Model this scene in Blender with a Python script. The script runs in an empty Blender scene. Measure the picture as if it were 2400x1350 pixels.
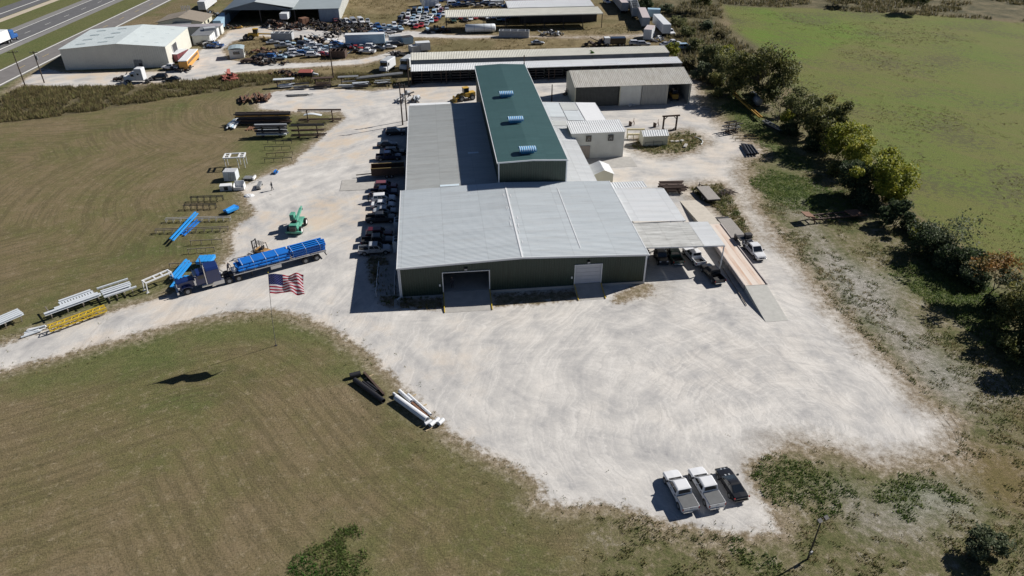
import bpy, bmesh, math, random
import numpy as np
from mathutils import Vector, Matrix
R = math.radians
random.seed(7); rng = np.random.default_rng(7)
SC = bpy.context.scene; COL = SC.collection

# ---------------------------------------------------------------- camera
CAM_H, CAM_F, CAM_PITCH, CAM_YAW = 56.0, 1665.0, 32.85, 6.3
cd = bpy.data.cameras.new('camera'); cam = bpy.data.objects.new('camera', cd); COL.objects.link(cam)
cam.location = (0, 0, CAM_H); cam.rotation_euler = (R(90-CAM_PITCH), 0, R(-CAM_YAW))
cd.sensor_width = 36; cd.lens = 36*CAM_F/2400; cd.clip_start = 1; cd.clip_end = 9000
SC.camera = cam
# ---------------------------------------------------------------- sky, sun, exposure
SUN_AZ, SUN_EL = 67.5, 34.3
w = bpy.data.worlds.new('World'); SC.world = w; w.use_nodes = True
sk = w.node_tree.nodes.new('ShaderNodeTexSky'); sk.sky_type = 'NISHITA'; sk.sun_disc = False
sk.sun_elevation = R(SUN_EL); sk.sun_rotation = R(SUN_AZ); sk.altitude = 200; sk.air_density = 0.5; sk.dust_density = 0.2; sk.ozone_density = 2.0
bg = w.node_tree.nodes['Background']; bg.inputs[1].default_value = 0.05
w.node_tree.links.new(sk.outputs[0], bg.inputs[0])
sl = bpy.data.lights.new('sun', 'SUN'); sl.energy = 5.0; sl.angle = R(0.53); sl.color = (1.0, 0.955, 0.89)
so = bpy.data.objects.new('sun', sl); COL.objects.link(so)
sdir = Vector((math.sin(R(SUN_AZ))*math.cos(R(SUN_EL)), math.cos(R(SUN_AZ))*math.cos(R(SUN_EL)), math.sin(R(SUN_EL))))
so.rotation_euler = sdir.to_track_quat('Z', 'Y').to_euler(); so.location = (60, 120, 90)
vs = SC.view_settings; vs.view_transform = 'Standard'; vs.look = 'None'; vs.gamma = 1; vs.exposure = 0.34; vs.use_curve_mapping = False
SC.cycles.max_bounces = 5; SC.cycles.diffuse_bounces = 2; SC.cycles.glossy_bounces = 2; SC.cycles.transmission_bounces = 2; SC.cycles.transparent_max_bounces = 4
SC.cycles.caustics_reflective = False; SC.cycles.caustics_refractive = False

# ---------------------------------------------------------------- photo pixel -> point on the plane z
_h = np.array([math.sin(R(CAM_YAW)), math.cos(R(CAM_YAW)), 0.]); _rt = np.array([_h[1], -_h[0], 0.])
_fw = _h*math.cos(R(CAM_PITCH)) - np.array([0, 0, math.sin(R(CAM_PITCH))]); _up = _h*math.sin(R(CAM_PITCH)) + np.array([0, 0, math.cos(R(CAM_PITCH))])
def P(px, py, z=0.0):
    d = _fw + (px-1200)/CAM_F*_rt - (py-675)/CAM_F*_up
    t = (z-CAM_H)/d[2]
    return Vector((t*d[0], t*d[1], z))
def PP(pts, z=0.0): return [P(a, b, z) for a, b in pts]
def heading(a, b): return math.atan2(b[1]-a[1], b[0]-a[0])

# ---------------------------------------------------------------- materials
MATS = {}
def nodes_of(m):
    nt = m.node_tree; return nt, nt.nodes, nt.links
def mat(name, col, rough=0.6, metal=0.0, var=0.12, scale=1.5, bump=0.0, coat=0.0, spec=0.5, streak=None, col2=None, emit=0):
    """plain procedural material: base colour broken up by two noises"""
    if name in MATS: return MATS[name]
    m = bpy.data.materials.new(name); m.use_nodes = True; nt, N, L = nodes_of(m); b = N['Principled BSDF']
    tc = N.new('ShaderNodeTexCoord'); geo = N.new('ShaderNodeNewGeometry')
    n1 = N.new('ShaderNodeTexNoise'); n1.inputs['Scale'].default_value = scale; n1.inputs['Detail'].default_value = 6; n1.inputs['Roughness'].default_value = 0.65
    if streak:
        mp = N.new('ShaderNodeMapping'); mp.inputs['Scale'].default_value = streak; L.new(geo.outputs['Position'], mp.inputs[0]); L.new(mp.outputs[0], n1.inputs['Vector'])
    else: L.new(geo.outputs['Position'], n1.inputs['Vector'])
    rp = N.new('ShaderNodeValToRGB'); rp.color_ramp.elements[0].position = 0.3; rp.color_ramp.elements[1].position = 0.72
    c = Vector(col[:3]); c2 = Vector(col2[:3]) if col2 else c*(1+var)
    a = c*(1-var) if not col2 else c
    rp.color_ramp.elements[0].color = (*a, 1); rp.color_ramp.elements[1].color = (*c2, 1)
    L.new(n1.outputs[0], rp.inputs[0]); L.new(rp.outputs[0], b.inputs['Base Color'])
    b.inputs['Roughness'].default_value = rough; b.inputs['Metallic'].default_value = metal; b.inputs['Coat Weight'].default_value = coat; b.inputs['Coat Roughness'].default_value = 0.08
    b.inputs['Specular IOR Level'].default_value = spec
    if bump:
        n2 = N.new('ShaderNodeTexNoise'); n2.inputs['Scale'].default_value = scale*6; n2.inputs['Detail'].default_value = 4; L.new(geo.outputs['Position'], n2.inputs['Vector'])
        bp = N.new('ShaderNodeBump'); bp.inputs['Strength'].default_value = bump; bp.inputs['Distance'].default_value = 0.05; L.new(n2.outputs[0], bp.inputs['Height']); L.new(bp.outputs[0], b.inputs['Normal'])
    if emit: b.inputs['Emission Color'].default_value = (*col[:3], 1); b.inputs['Emission Strength'].default_value = emit
    MATS[name] = m; return m

# ---------------------------------------------------------------- mesh building
class MB:
    def __init__(s): s.v = []; s.f = []; s.m = []; s.cur = 0
    def add(s, verts, faces):
        o = len(s.v); s.v += [tuple(p) for p in verts]; s.f += [tuple(i+o for i in f) for f in faces]; s.m += [s.cur]*len(faces); return s
    def box(s, x0, x1, y0, y1, z0, z1):
        return s.add([(x0,y0,z0),(x1,y0,z0),(x1,y1,z0),(x0,y1,z0),(x0,y0,z1),(x1,y0,z1),(x1,y1,z1),(x0,y1,z1)],
                     [(0,3,2,1),(4,5,6,7),(0,1,5,4),(1,2,6,5),(2,3,7,6),(3,0,4,7)])
    def cbox(s, c, size, rz=0.0, ry=0.0, rx=0.0):
        M = Matrix.Translation(c) @ Matrix.Rotation(rz,4,'Z') @ Matrix.Rotation(ry,4,'Y') @ Matrix.Rotation(rx,4,'X')
        x, y, z = [k/2 for k in size]
        vs_ = [M @ Vector(p) for p in [(-x,-y,-z),(x,-y,-z),(x,y,-z),(-x,y,-z),(-x,-y,z),(x,-y,z),(x,y,z),(-x,y,z)]]
        return s.add(vs_, [(0,3,2,1),(4,5,6,7),(0,1,5,4),(1,2,6,5),(2,3,7,6),(3,0,4,7)])
    def bar(s, a, b, wd, ht=None, upv=(0,0,1)):
        """rectangular bar from a to b"""
        a = Vector(a); b = Vector(b); ht = ht or wd; d = (b-a)
        if d.length < 1e-6: return s
        d.normalize(); u = Vector(upv)
        if abs(d.dot(u)) > 0.98: u = Vector((1,0,0))
        r = d.cross(u).normalized()*wd/2; u2 = r.cross(d).normalized()*ht/2
        vs_ = [a-r-u2,a+r-u2,a+r+u2,a-r+u2,b-r-u2,b+r-u2,b+r+u2,b-r+u2]
        return s.add(vs_, [(0,1,2,3),(7,6,5,4),(0,4,5,1),(1,5,6,2),(2,6,7,3),(3,7,4,0)])
    def tube(s, a, b, r0, r1=None, n=10, cap=True):
        a = Vector(a); b = Vector(b); r1 = r0 if r1 is None else r1; d = (b-a).normalized()
        u = Vector((0,0,1)) if abs(d.z) < 0.95 else Vector((1,0,0)); e = d.cross(u).normalized(); g = e.cross(d).normalized()
        vs_ = []
        for k in range(n):
            t = 2*math.pi*k/n; q = e*math.cos(t)+g*math.sin(t); vs_ += [a+q*r0, b+q*r1]
        fs = [(2*k, 2*((k+1)%n), 2*((k+1)%n)+1, 2*k+1) for k in range(n)]
        if cap: fs += [tuple(2*k for k in reversed(range(n))), tuple(2*k+1 for k in range(n))]
        return s.add(vs_, fs)
    def path(s, pts, r, n=6):
        for a, b in zip(pts[:-1], pts[1:]): s.tube(a, b, r, r, n)
        return s
    def prism(s, poly, axis, t0, t1):
        """extrude a 2-d polygon along axis 0/1/2"""
        def mk(p, t): q = [0,0,0]; oth = [i for i in range(3) if i != axis]; q[oth[0]] = p[0]; q[oth[1]] = p[1]; q[axis] = t; return q
        n = len(poly); vs_ = [mk(p,t0) for p in poly]+[mk(p,t1) for p in poly]
        return s.add(vs_, [tuple(range(n)), tuple(range(2*n-1,n-1,-1))]+[(i,(i+1)%n+0,(i+1)%n+n,i+n) for i in range(n)])
    def loft(s, rings, closed=True, caps=True):
        n = len(rings[0]); vs_ = [p for r in rings for p in r]; fs = []
        for i in range(len(rings)-1):
            for k in range(n if closed else n-1):
                a = i*n+k; b = i*n+(k+1)%n; fs.append((a,b,b+n,a+n))
        if caps: fs += [tuple(reversed(range(n))), tuple(range((len(rings)-1)*n, len(rings)*n))]
        return s.add(vs_, fs)
    def ribbed(s, o, u, v, pitch=0.3, ht=0.05, nrm=None, wid=0.45, thick=0.03):
        """corrugated sheet: origin o, across-ribs vector u, along-ribs vector v"""
        o = Vector(o); u = Vector(u); v = Vector(v); n = Vector(nrm) if nrm else u.cross(v).normalized()
        Lu = u.length; k = max(1, round(Lu/pitch)); prof = []
        for i in range(k):
            t = i/k; p = 1.0/k
            prof += [(t, 0), (t+p*(1-wid), 0), (t+p*(1-wid*0.75), ht), (t+p*(1-wid*0.25), ht)]
        prof.append((1, 0))
        vs_ = []
        for t, hh in prof: q = o+u*t+n*hh; vs_ += [q, q+v]
        m_ = len(prof); s.add(vs_, [(2*i,2*i+2,2*i+3,2*i+1) for i in range(m_-1)])
        return s
    def mesh(s, name, mats=None, smooth=False):
        me = bpy.data.meshes.new(name); me.from_pydata(s.v, [], s.f); me.validate()
        bm = bmesh.new(); bm.from_mesh(me); bmesh.ops.recalc_face_normals(bm, faces=bm.faces) if not getattr(s,'open',False) else None; bm.to_mesh(me); bm.free()
        if mats:
            for q in (mats if isinstance(mats,(list,tuple)) else [mats]): me.materials.append(q)
        if len(set(s.m)) > 1 and len(me.polygons) == len(s.m): me.polygons.foreach_set('material_index', s.m)
        if smooth: me.polygons.foreach_set('use_smooth', [True]*len(me.polygons))
        return me
def obj(name, mb, material, parent=None, smooth=False, loc=None, rz=None):
    me = mb.mesh(name, material, smooth) if isinstance(mb, MB) else mb
    o = bpy.data.objects.new(name, me); COL.objects.link(o)
    if parent is not None: o.parent = parent
    if loc is not None: o.location = loc
    if rz is not None: o.rotation_euler = (0,0,rz)
    return o
LABELS = {}
def tag(o, label, cat, group=None, kind=None):
    if label: o['label'] = label
    if cat: o['category'] = cat
    if group: o['group'] = group
    if kind: o['kind'] = kind
    return o
def thing(name, label, cat, loc=(0,0,0), rz=0.0, group=None):
    o = bpy.data.objects.new(name, None); COL.objects.link(o); o.location = loc; o.rotation_euler = (0,0,rz); o.empty_display_size = 0.5
    return tag(o, label, cat, group)
def struct(o): o['kind'] = 'structure'; return o
def bevel(o, w_=0.03, seg=2, ang=40):
    md = o.modifiers.new('bevel','BEVEL'); md.width = w_; md.segments = seg; md.limit_method = 'ANGLE'; md.angle_limit = R(ang); return o
def set_mat(o, m, slot=0):
    o.material_slots[slot].link = 'OBJECT'; o.material_slots[slot].material = m
def clone(root, label=None, loc=None, rz=None, group=None, cat=None):
    r = root.copy(); COL.objects.link(r)
    if loc is not None: r.location = loc
    if rz is not None: r.rotation_euler = (0,0,rz)
    if label: r['label'] = label
    if group: r['group'] = group
    if cat: r['category'] = cat
    for ch in root.children:
        c = ch.copy(); COL.objects.link(c); c.parent = r
        for g in ch.children:
            d = g.copy(); COL.objects.link(d); d.parent = c
    return r

# common materials
M_white = mat('white_paint', (0.74,0.75,0.76), 0.4, var=0.05)
M_trim = mat('white_trim', (0.70,0.72,0.74), 0.45, var=0.04)
M_conc = mat('concrete', (0.40,0.385,0.36), 0.85, var=0.14, scale=0.9, bump=0.2)
M_black = mat('black_rubber', (0.018,0.018,0.02), 0.75, var=0.2)
M_dark = mat('dark_steel', (0.035,0.033,0.035), 0.55, var=0.3, scale=3)
M_rust = mat('rusty_steel', (0.13,0.055,0.03), 0.8, scale=2.5, col2=(0.22,0.12,0.075), bump=0.2)
M_rustd = mat('dark_rusty_steel', (0.045,0.028,0.022), 0.75, scale=3, col2=(0.10,0.062,0.045))
M_grey = mat('grey_steel', (0.26,0.27,0.28), 0.5, metal=0.3, var=0.2, scale=2)
M_blue = mat('bright_blue_paint', (0.010,0.17,0.60), 0.42, var=0.10, coat=0.15)
M_bluel = mat('light_blue_paint', (0.03,0.30,0.75), 0.42, var=0.08, coat=0.15)
M_yel = mat('yellow_paint', (0.62,0.43,0.03), 0.45, var=0.12)
M_glass = mat('tinted_glass', (0.012,0.016,0.022), 0.06, var=0.05, spec=0.8)
M_chrome = mat('chrome', (0.62,0.63,0.65), 0.15, metal=1.0, var=0.04)
M_wood = mat('weathered_wood', (0.20,0.175,0.145), 0.85, scale=2, var=0.25, streak=(0.6,6,6))
M_pole = mat('creosote_wood', (0.07,0.05,0.038), 0.85, var=0.25)
# ================================================================ GROUND
def sdf(pts, X, Y):
    """signed distance (metres, + inside) to the polygon"""
    p = np.array([(q[0], q[1]) for q in pts]); n = len(p); best = np.full(X.shape, 1e9); ins = np.zeros(X.shape, bool)
    for i in range(n):
        a = p[i]; b = p[(i+1) % n]; ab = b-a; t = np.clip(((X-a[0])*ab[0]+(Y-a[1])*ab[1])/max(ab@ab, 1e-9), 0, 1)
        best = np.minimum(best, (X-a[0]-t*ab[0])**2+(Y-a[1]-t*ab[1])**2)
        if a[1] != b[1]: ins ^= ((a[1] > Y) != (b[1] > Y)) & (X < (b[0]-a[0])*(Y-a[1])/(b[1]-a[1])+a[0])
    return np.where(ins, 1, -1)*np.sqrt(best)
def axis_pts(segs, far):
    out = [segs[0][0]]
    for a, b, st in segs:
        n = max(1, round((b-a)/st)); out += list(np.linspace(a, b, n+1)[1:])
    lo = []; hi = []; s = 6.0; q = out[0]
    while q > -far: s *= 1.7; q -= s; lo.append(q)
    s = 6.0; q = out[-1]
    while q < far: s *= 1.7; q += s; hi.append(q)
    return np.array(lo[::-1]+out+hi)
gx = axis_pts([(-180,-60,2.2),(-60,70,0.9),(70,250,2.2)], 5000)
gy = axis_pts([(24,120,0.8),(120,205,1.2),(205,330,2.2)], 6000)
GX, GY = np.meshgrid(gx, gy)
yard = PP([(-120,895),(0,866),(130,835),(290,790),(420,755),(540,733),(640,726),(700,735),(760,760),(830,800),(880,838),(930,890),(985,945),(1040,995),(1085,1030),(1130,1060),(1180,1075),(1230,1100),(1270,1140),(1262,1172),(1300,1182),(1400,1178),(1480,1195),(1560,1220),(1640,1240),(1740,1252),(1825,1245),(1800,1200),(1762,1140),(1748,1090),(1790,1062),(1850,1040),(1950,1050),(2060,1090),(2150,1085),(2240,1050),(2240,990),(2160,930),(2100,870),(2030,800),(1960,730),(1900,650),(1850,590),(1800,520),(1765,460),(1742,405),(1745,375),(1775,370),(1785,350),(1740,322),(1690,290),(1650,245),(1640,215),(1635,190),(1600,170),(1300,175),(1000,188),(955,205),(870,213),(740,205),(640,215),(605,240),(610,256),(700,262),(800,262),(808,277),(790,292),(765,308),(745,330),(700,368),(690,385),(650,398),(600,420),(562,440),(585,470),(602,500),(560,522),(543,550),(548,590),(520,622),(490,645),(440,672),(400,690),(300,720),(200,747),(100,776),(0,812),(-120,840)])
isl1 = PP([(1480,345),(1500,325),(1560,312),(1610,308),(1640,318),(1648,335),(1625,352),(1580,360),(1530,362)])
strip = PP([(1615,440),(1690,430),(1720,470),(1745,520),(1765,560),(1735,545),(1700,510),(1665,480),(1640,465)])
wallw = PP([(1500,660),(1530,668),(1530,690),(1440,712),(1440,690)])
walll = PP([(860,600),(905,600),(930,695),(1040,700),(1040,722),(940,724),(900,712),(870,660)])
wallm = PP([(1158,690),(1350,682),(1356,702),(1250,712),(1158,718)])
road2 = PP([(20,215),(60,198),(150,204),(270,200),(400,192),(470,188),(530,172),(640,162),(760,155),(850,150),(945,128),(930,118),(850,138),(760,146),(660,148),(600,150),(535,140),(520,118),(545,98),(600,84),(700,90),(760,100),(860,100),(960,105),(960,92),(900,85),(760,72),(700,60),(600,62),(540,70),(520,90),(490,110),(470,118),(440,150),(400,168),(152,170),(100,160),(60,185)])
dirt = PP([(860,78),(960,88),(1100,92),(1240,88),(1420,92),(1540,88),(1540,75),(1400,84),(1200,82),(1050,80),(960,70)])
pasture = PP([(1690,10),(1900,18),(2140,30),(2480,62),(2700,800),(2480,760),(2400,640),(2300,600),(2140,490),(2060,380),(1960,270),(1850,180),(1790,120),(1720,70)])
tall = PP([(-120,262),(0,228),(60,205),(150,204),(270,203),(400,194),(480,184),(560,176),(680,176),(900,172),(940,180),(940,196),(820,196),(680,200),(640,196),(560,208),(430,225),(300,248),(120,275),(0,288),(-120,300)])
dry = PP([(500,185),(940,205),(1650,200),(1640,150),(1600,100),(1560,-30),(800,-30),(480,55),(470,100),(540,160)])
brush = PP([(1580,120),(1640,190),(1700,220),(1800,180),(1760,110),(1690,60),(1690,10),(2440,52),(2440,-60),(1440,-60),(1540,60)])
weedz = PP([(1640,200),(1700,290),(1790,350),(1750,390),(1765,460),(1850,590),(1960,730),(2100,870),(2240,990),(2250,1050),(2060,1090),(1850,1040),(1750,1090),(1830,1245),(1640,1250),(1480,1200),(1400,1200),(1340,1420),(2700,1420),(2500,760),(2300,620),(2050,470),(1850,260),(1760,200)])
greyd = PP([(1880,460),(1930,500),(1960,560),(2080,660),(2200,800),(2300,900),(2260,960),(2150,900),(2050,790),(1960,690),(1890,590),(1840,500)])
greyd2 = PP([(1830,1130),(1960,1120),(2050,1180),(2180,1150),(2230,1180),(2150,1260),(2000,1260),(1920,1190)])
lush = [PP(q) for q in ([(640,1360),(700,1280),(790,1225),(850,1240),(860,1290),(900,1360)],[(1790,1120),(1850,1075),(1900,1090),(1930,1110),(2000,1140),(2010,1165),(1900,1175),(1820,1190),(1790,1160)],
  [(2060,1140),(2120,1110),(2200,1130),(2240,1160),(2140,1210),(2080,1180)],[(1750,1330),(1760,1290),(1800,1300),(1830,1360)],[(740,860),(800,830),(880,880),(900,920),(820,920),(760,890)],
  [(1750,430),(1830,400),(1960,450),(2050,520),(2000,520),(1900,500),(1820,470)],[(2080,640),(2200,600),(2330,680),(2380,800),(2300,800),(2200,720)],[(1690,250),(1740,290),(1850,390),(1900,400),(1800,300),(1730,220)],
  [(430,470),(600,440),(640,400),(700,330),(780,310),(640,300),(560,330),(520,420)],[(0,800),(120,765),(330,705),(330,690),(100,745),(0,770)],[(0,900),(300,810),(540,750),(700,755),(800,820),(700,800),(540,790),(300,850),(0,940)],
  [(1760,20),(1960,40),(2050,80),(1960,110),(1840,150),(1760,90)],[(-200,260),(0,212),(410,0),(420,-40),(-200,-40)])]
A = {}
g_y = sdf(yard, GX, GY)
for q in (isl1, strip, wallw, walll, wallm): g_y = np.minimum(g_y, -sdf(q, GX, GY))
A['d_gravel'] = np.maximum(g_y, np.maximum(sdf(road2, GX, GY), sdf(dirt, GX, GY)-1.0))
A['d_pasture'] = sdf(pasture, GX, GY); A['d_tall'] = sdf(tall, GX, GY); A['d_dry'] = sdf(dry, GX, GY); A['d_brush'] = sdf(brush, GX, GY)
A['d_weed'] = sdf(weedz, GX, GY); A['d_grey'] = np.maximum(sdf(greyd, GX, GY), sdf(greyd2, GX, GY))
A['d_lush'] = np.max([sdf(q, GX, GY) for q in lush], axis=0)
def ground_mat():
    m = bpy.data.materials.new('yard_ground'); m.use_nodes = True; nt, N, L = nodes_of(m); b = N['Principled BSDF']
    b.inputs['Roughness'].default_value = 0.95; b.inputs['Specular IOR Level'].default_value = 0.15
    geo = N.new('ShaderNodeNewGeometry'); pos = geo.outputs['Position']
    def attr(k): a = N.new('ShaderNodeAttribute'); a.attribute_name = k; return a.outputs['Fac']
    def noise(scale, detail=3, rough=0.6, vec=None, dist=0.0):
        n = N.new('ShaderNodeTexNoise'); n.inputs['Scale'].default_value = scale; n.inputs['Detail'].default_value = detail; n.inputs['Roughness'].default_value = rough; n.inputs['Distortion'].default_value = dist
        L.new(vec or pos, n.inputs['Vector']); return n.outputs[0]
    def M(op, a, b_=None, c=None, cl=False):
        n = N.new('ShaderNodeMath'); n.operation = op; n.use_clamp = cl
        for i, q in enumerate((a, b_, c)):
            if q is None: continue
            if isinstance(q, (int, float)): n.inputs[i].default_value = q
            else: L.new(q, n.inputs[i])
        return n.outputs[0]
    def step(x, lo, hi):
        n = N.new('ShaderNodeMapRange'); n.interpolation_type = 'SMOOTHSTEP'; L.new(x, n.inputs[0]); n.inputs[1].default_value = lo; n.inputs[2].default_value = hi; return n.outputs[0]
    def ramp(x, stops):
        n = N.new('ShaderNodeValToRGB'); e = n.color_ramp.elements
        while len(e) < len(stops): e.new(0.5)
        for i, (p_, c) in enumerate(stops): e[i].position = p_; e[i].color = (*c, 1)
        L.new(x, n.inputs[0]); return n.outputs[0]
    def mix(f, a, b_):
        n = N.new('ShaderNodeMix'); n.data_type = 'RGBA'; L.new(f, n.inputs[0]) if not isinstance(f, (int, float)) else setattr(n.inputs[0], 'default_value', f)
        for i, q in ((6, a), (7, b_)):
            if isinstance(q, tuple): n.inputs[i].default_value = (*q, 1)
            else: L.new(q, n.inputs[i])
        return n.outputs[2]
    def comb(x, y, z=0.0):
        n = N.new('ShaderNodeCombineXYZ')
        for i, q in enumerate((x, y, z)):
            if isinstance(q, (int, float)): n.inputs[i].default_value = q
            else: L.new(q, n.inputs[i])
        return n.outputs[0]
    sx = N.new('ShaderNodeSeparateXYZ'); L.new(pos, sx.inputs[0]); X, Y = sx.outputs[0], sx.outputs[1]
    nbig = noise(0.035, 2); nmid = noise(0.22, 4, 0.62); nsm = noise(1.3, 4, 0.7); nfine = noise(4.5, 3, 0.75); nvf = noise(11.0, 2, 0.7)
    dg, dp, dt, dd, db, dw, dgr, dl = [attr(k) for k in ('d_gravel','d_pasture','d_tall','d_dry','d_brush','d_weed','d_grey','d_lush')]
    edge = M('ADD', M('MULTIPLY', M('SUBTRACT', nmid, 0.5), 5.0), M('MULTIPLY', M('SUBTRACT', nsm, 0.5), 4.5))
    edge_s = M('ADD', M('MULTIPLY', M('SUBTRACT', nmid, 0.5), 2.2), M('MULTIPLY', M('SUBTRACT', nsm, 0.5), 3.4))
    edge_b = M('ADD', edge, M('MULTIPLY', M('SUBTRACT', nbig, 0.5), 18.0))
    # ---- lawn with mowing lines that follow the drive's edge
    mow = noise(1.0, 3, 0.7, comb(M('MULTIPLY', dg, 1.7), M('MULTIPLY', X, 0.06), M('MULTIPLY', Y, 0.06)))
    lawn = ramp(M('ADD', M('MULTIPLY', nbig, 0.62), M('MULTIPLY', nmid, 0.38)), [(0.36,(0.200,0.155,0.094)),(0.46,(0.170,0.136,0.074)),(0.55,(0.140,0.126,0.056)),(0.64,(0.104,0.116,0.042))])
    straw = mix(step(noise(0.8, 5, 0.9), 0.52, 0.66), lawn, (0.30,0.25,0.17))
    lawn = mix(0.62, lawn, straw)
    lawn = mix(M('MULTIPLY', step(noise(0.55, 5, 0.9), 0.52, 0.66), 0.55), lawn, (0.070,0.064,0.030))
    lawn = mix(M('MULTIPLY', step(mow, 0.47, 0.58), 0.34), lawn, (0.075,0.064,0.034))
    green = ramp(nsm, [(0.3,(0.065,0.082,0.028)),(0.5,(0.100,0.120,0.040)),(0.7,(0.150,0.155,0.062))])
    lm = step(M('ADD', dl, edge_b), -4.0, 5.0); lawn = mix(M('MULTIPLY', lm, 0.75), lawn, green)
    # green verge along the gravel edge
    lawn = mix(M('MULTIPLY', step(M('ADD', dg, M('MULTIPLY', edge, 1.3)), -7.0, -0.5), 0.42), lawn, green)
    # ---- pasture
    pst = noise(0.35, 3, 0.65, comb(M('MULTIPLY', M('ADD', X, M('MULTIPLY', Y, 0.62)), 1.0), M('MULTIPLY', M('SUBTRACT', Y, M('MULTIPLY', X, 0.62)), 0.13)))
    pas = ramp(M('ADD', M('MULTIPLY', pst, 0.5), M('MULTIPLY', nbig, 0.5)), [(0.33,(0.148,0.140,0.052)),(0.46,(0.134,0.142,0.040)),(0.57,(0.120,0.148,0.033)),(0.70,(0.106,0.152,0.028))])
    clump = step(M('ADD', M('MULTIPLY', noise(0.85, 3, 0.75), 0.7), M('MULTIPLY', noise(0.05, 1), 0.42)), 0.585, 0.66)
    pas = mix(M('MULTIPLY', clump, 0.6), mix(M('MULTIPLY', lm, 0.85), pas, ramp(pst, [(0.35,(0.122,0.150,0.030)),(0.6,(0.105,0.170,0.022))])), (0.078,0.068,0.042))
    # ---- dry grass of the salvage yard, tall weeds, brush
    dryc = ramp(M('ADD', M('MULTIPLY', nmid, 0.6), M('MULTIPLY', nsm, 0.4)), [(0.32,(0.085,0.066,0.036)),(0.46,(0.165,0.128,0.066)),(0.58,(0.225,0.180,0.098)),(0.72,(0.33,0.285,0.20))])
    dryc = mix(M('MULTIPLY', step(nbig, 0.5, 0.62), 0.5), dryc, (0.105,0.10,0.042))
    tallc = ramp(nsm, [(0.3,(0.07,0.062,0.034)),(0.5,(0.115,0.098,0.056)),(0.7,(0.17,0.14,0.085))])
    brc = ramp(nmid, [(0.3,(0.05,0.05,0.024)),(0.5,(0.10,0.088,0.046)),(0.7,(0.18,0.15,0.088))])
    # ---- weedy ground on the right
    wd = ramp(M('ADD', M('MULTIPLY', nmid, 0.5), M('MULTIPLY', nsm, 0.5)), [(0.34,(0.072,0.085,0.030)),(0.45,(0.112,0.112,0.048)),(0.54,(0.170,0.148,0.085)),(0.64,(0.29,0.262,0.205))])
    wd = mix(M('MULTIPLY', lm, 0.8), wd, ramp(nsm, [(0.3,(0.045,0.075,0.018)),(0.5,(0.075,0.112,0.026)),(0.7,(0.12,0.145,0.045))]))
    wd = mix(M('MULTIPLY', step(nbig, 0.54, 0.64), 0.5), wd, (0.165,0.112,0.045))
    col = mix(step(M('ADD', dw, edge), -2, 2), lawn, wd)
    col = mix(step(M('ADD', dp, edge), -2, 2), col, pas)
    col = mix(step(M('ADD', dd, edge), -2, 2), col, dryc)
    col = mix(step(M('ADD', db, edge_b), -3, 3), col, brc)
    col = mix(step(M('ADD', dt, edge_s), -1, 1), col, tallc)
    greyc = ramp(nsm, [(0.3,(0.20,0.185,0.165)),(0.5,(0.34,0.325,0.31)),(0.7,(0.47,0.455,0.43))])
    col = mix(M('MULTIPLY', step(M('ADD', dgr, edge_b), -4, 5), 0.72), col, greyc)
    # ---- gravel: bare earth rim, then crushed limestone with wheel streaks along the drive and turning circles
    earth = ramp(nsm, [(0.3,(0.155,0.115,0.078)),(0.5,(0.27,0.215,0.155)),(0.7,(0.40,0.35,0.28))])
    col = mix(M('MULTIPLY', step(M('ADD', dg, edge), -3.4, 0.2), 0.85), col, earth)
    st1 = noise(1.0, 4, 0.75, comb(M('MULTIPLY', dg, 0.55), M('MULTIPLY', X, 0.07), M('MULTIPLY', Y, 0.07)))
    def ring(c, k, along):
        dx = M('SUBTRACT', X, c[0]); dy = M('SUBTRACT', Y, c[1]); r = M('ADD', M('SQRT', M('ADD', M('MULTIPLY', dx, dx), M('MULTIPLY', dy, dy))), M('ADD', M('MULTIPLY', nmid, 3.0), M('MULTIPLY', nbig, 11.0))); an = M('ARCTAN2', dy, dx)
        return noise(1.0, 4, 0.75, comb(M('MULTIPLY', r, k), M('MULTIPLY', an, along), 3.1)), r
    c1 = P(1900, 985); c2 = P(1560, 830); c3 = P(1380, 1010); c4 = P(1330, 1330)
    r1, rr1 = ring(c1, 0.6, 1.6); r2, rr2 = ring(c2, 0.45, 2.0)
    stre = M('ADD', M('MULTIPLY', st1, 0.36), M('ADD', M('MULTIPLY', r1, 0.34), M('MULTIPLY', r2, 0.30)))
    gcol = ramp(M('ADD', M('MULTIPLY', stre, 0.6), M('MULTIPLY', nmid, 0.4)), [(0.36,(0.30,0.297,0.30)),(0.43,(0.415,0.406,0.398)),(0.51,(0.525,0.508,0.484)),(0.61,(0.655,0.632,0.598))])
    tan = step(M('ADD', M('MULTIPLY', nbig, 0.55), M('MULTIPLY', nmid, 0.45)), 0.47, 0.62)
    lefty = step(X, 12.0, -8.0)
    gcol = mix(M('MULTIPLY', tan, M('ADD', 0.10, M('ADD', M('MULTIPLY', lefty, 0.42), M('MULTIPLY', step(Y, 96.0, 116.0), 0.28)))), gcol, (0.56,0.455,0.345))
    # paired tyre lines on the turning circle
    tr = M('PINGPONG', M('ADD', rr1, M('MULTIPLY', nmid, 1.6)), 1.7); tl = M('MULTIPLY', step(tr, 0.16, 0.05), step(r2, 0.45, 0.62))
    gcol = mix(M('MULTIPLY', tl, 0.3), gcol, (0.68,0.66,0.63))
    f1, _ = ring(c1, 2.6, 1.4); f3, _ = ring(c3, 2.2, 2.2); f4, _ = ring(c4, 1.8, 2.6)
    near_y = step(Y, 100.0, 80.0)
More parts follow.
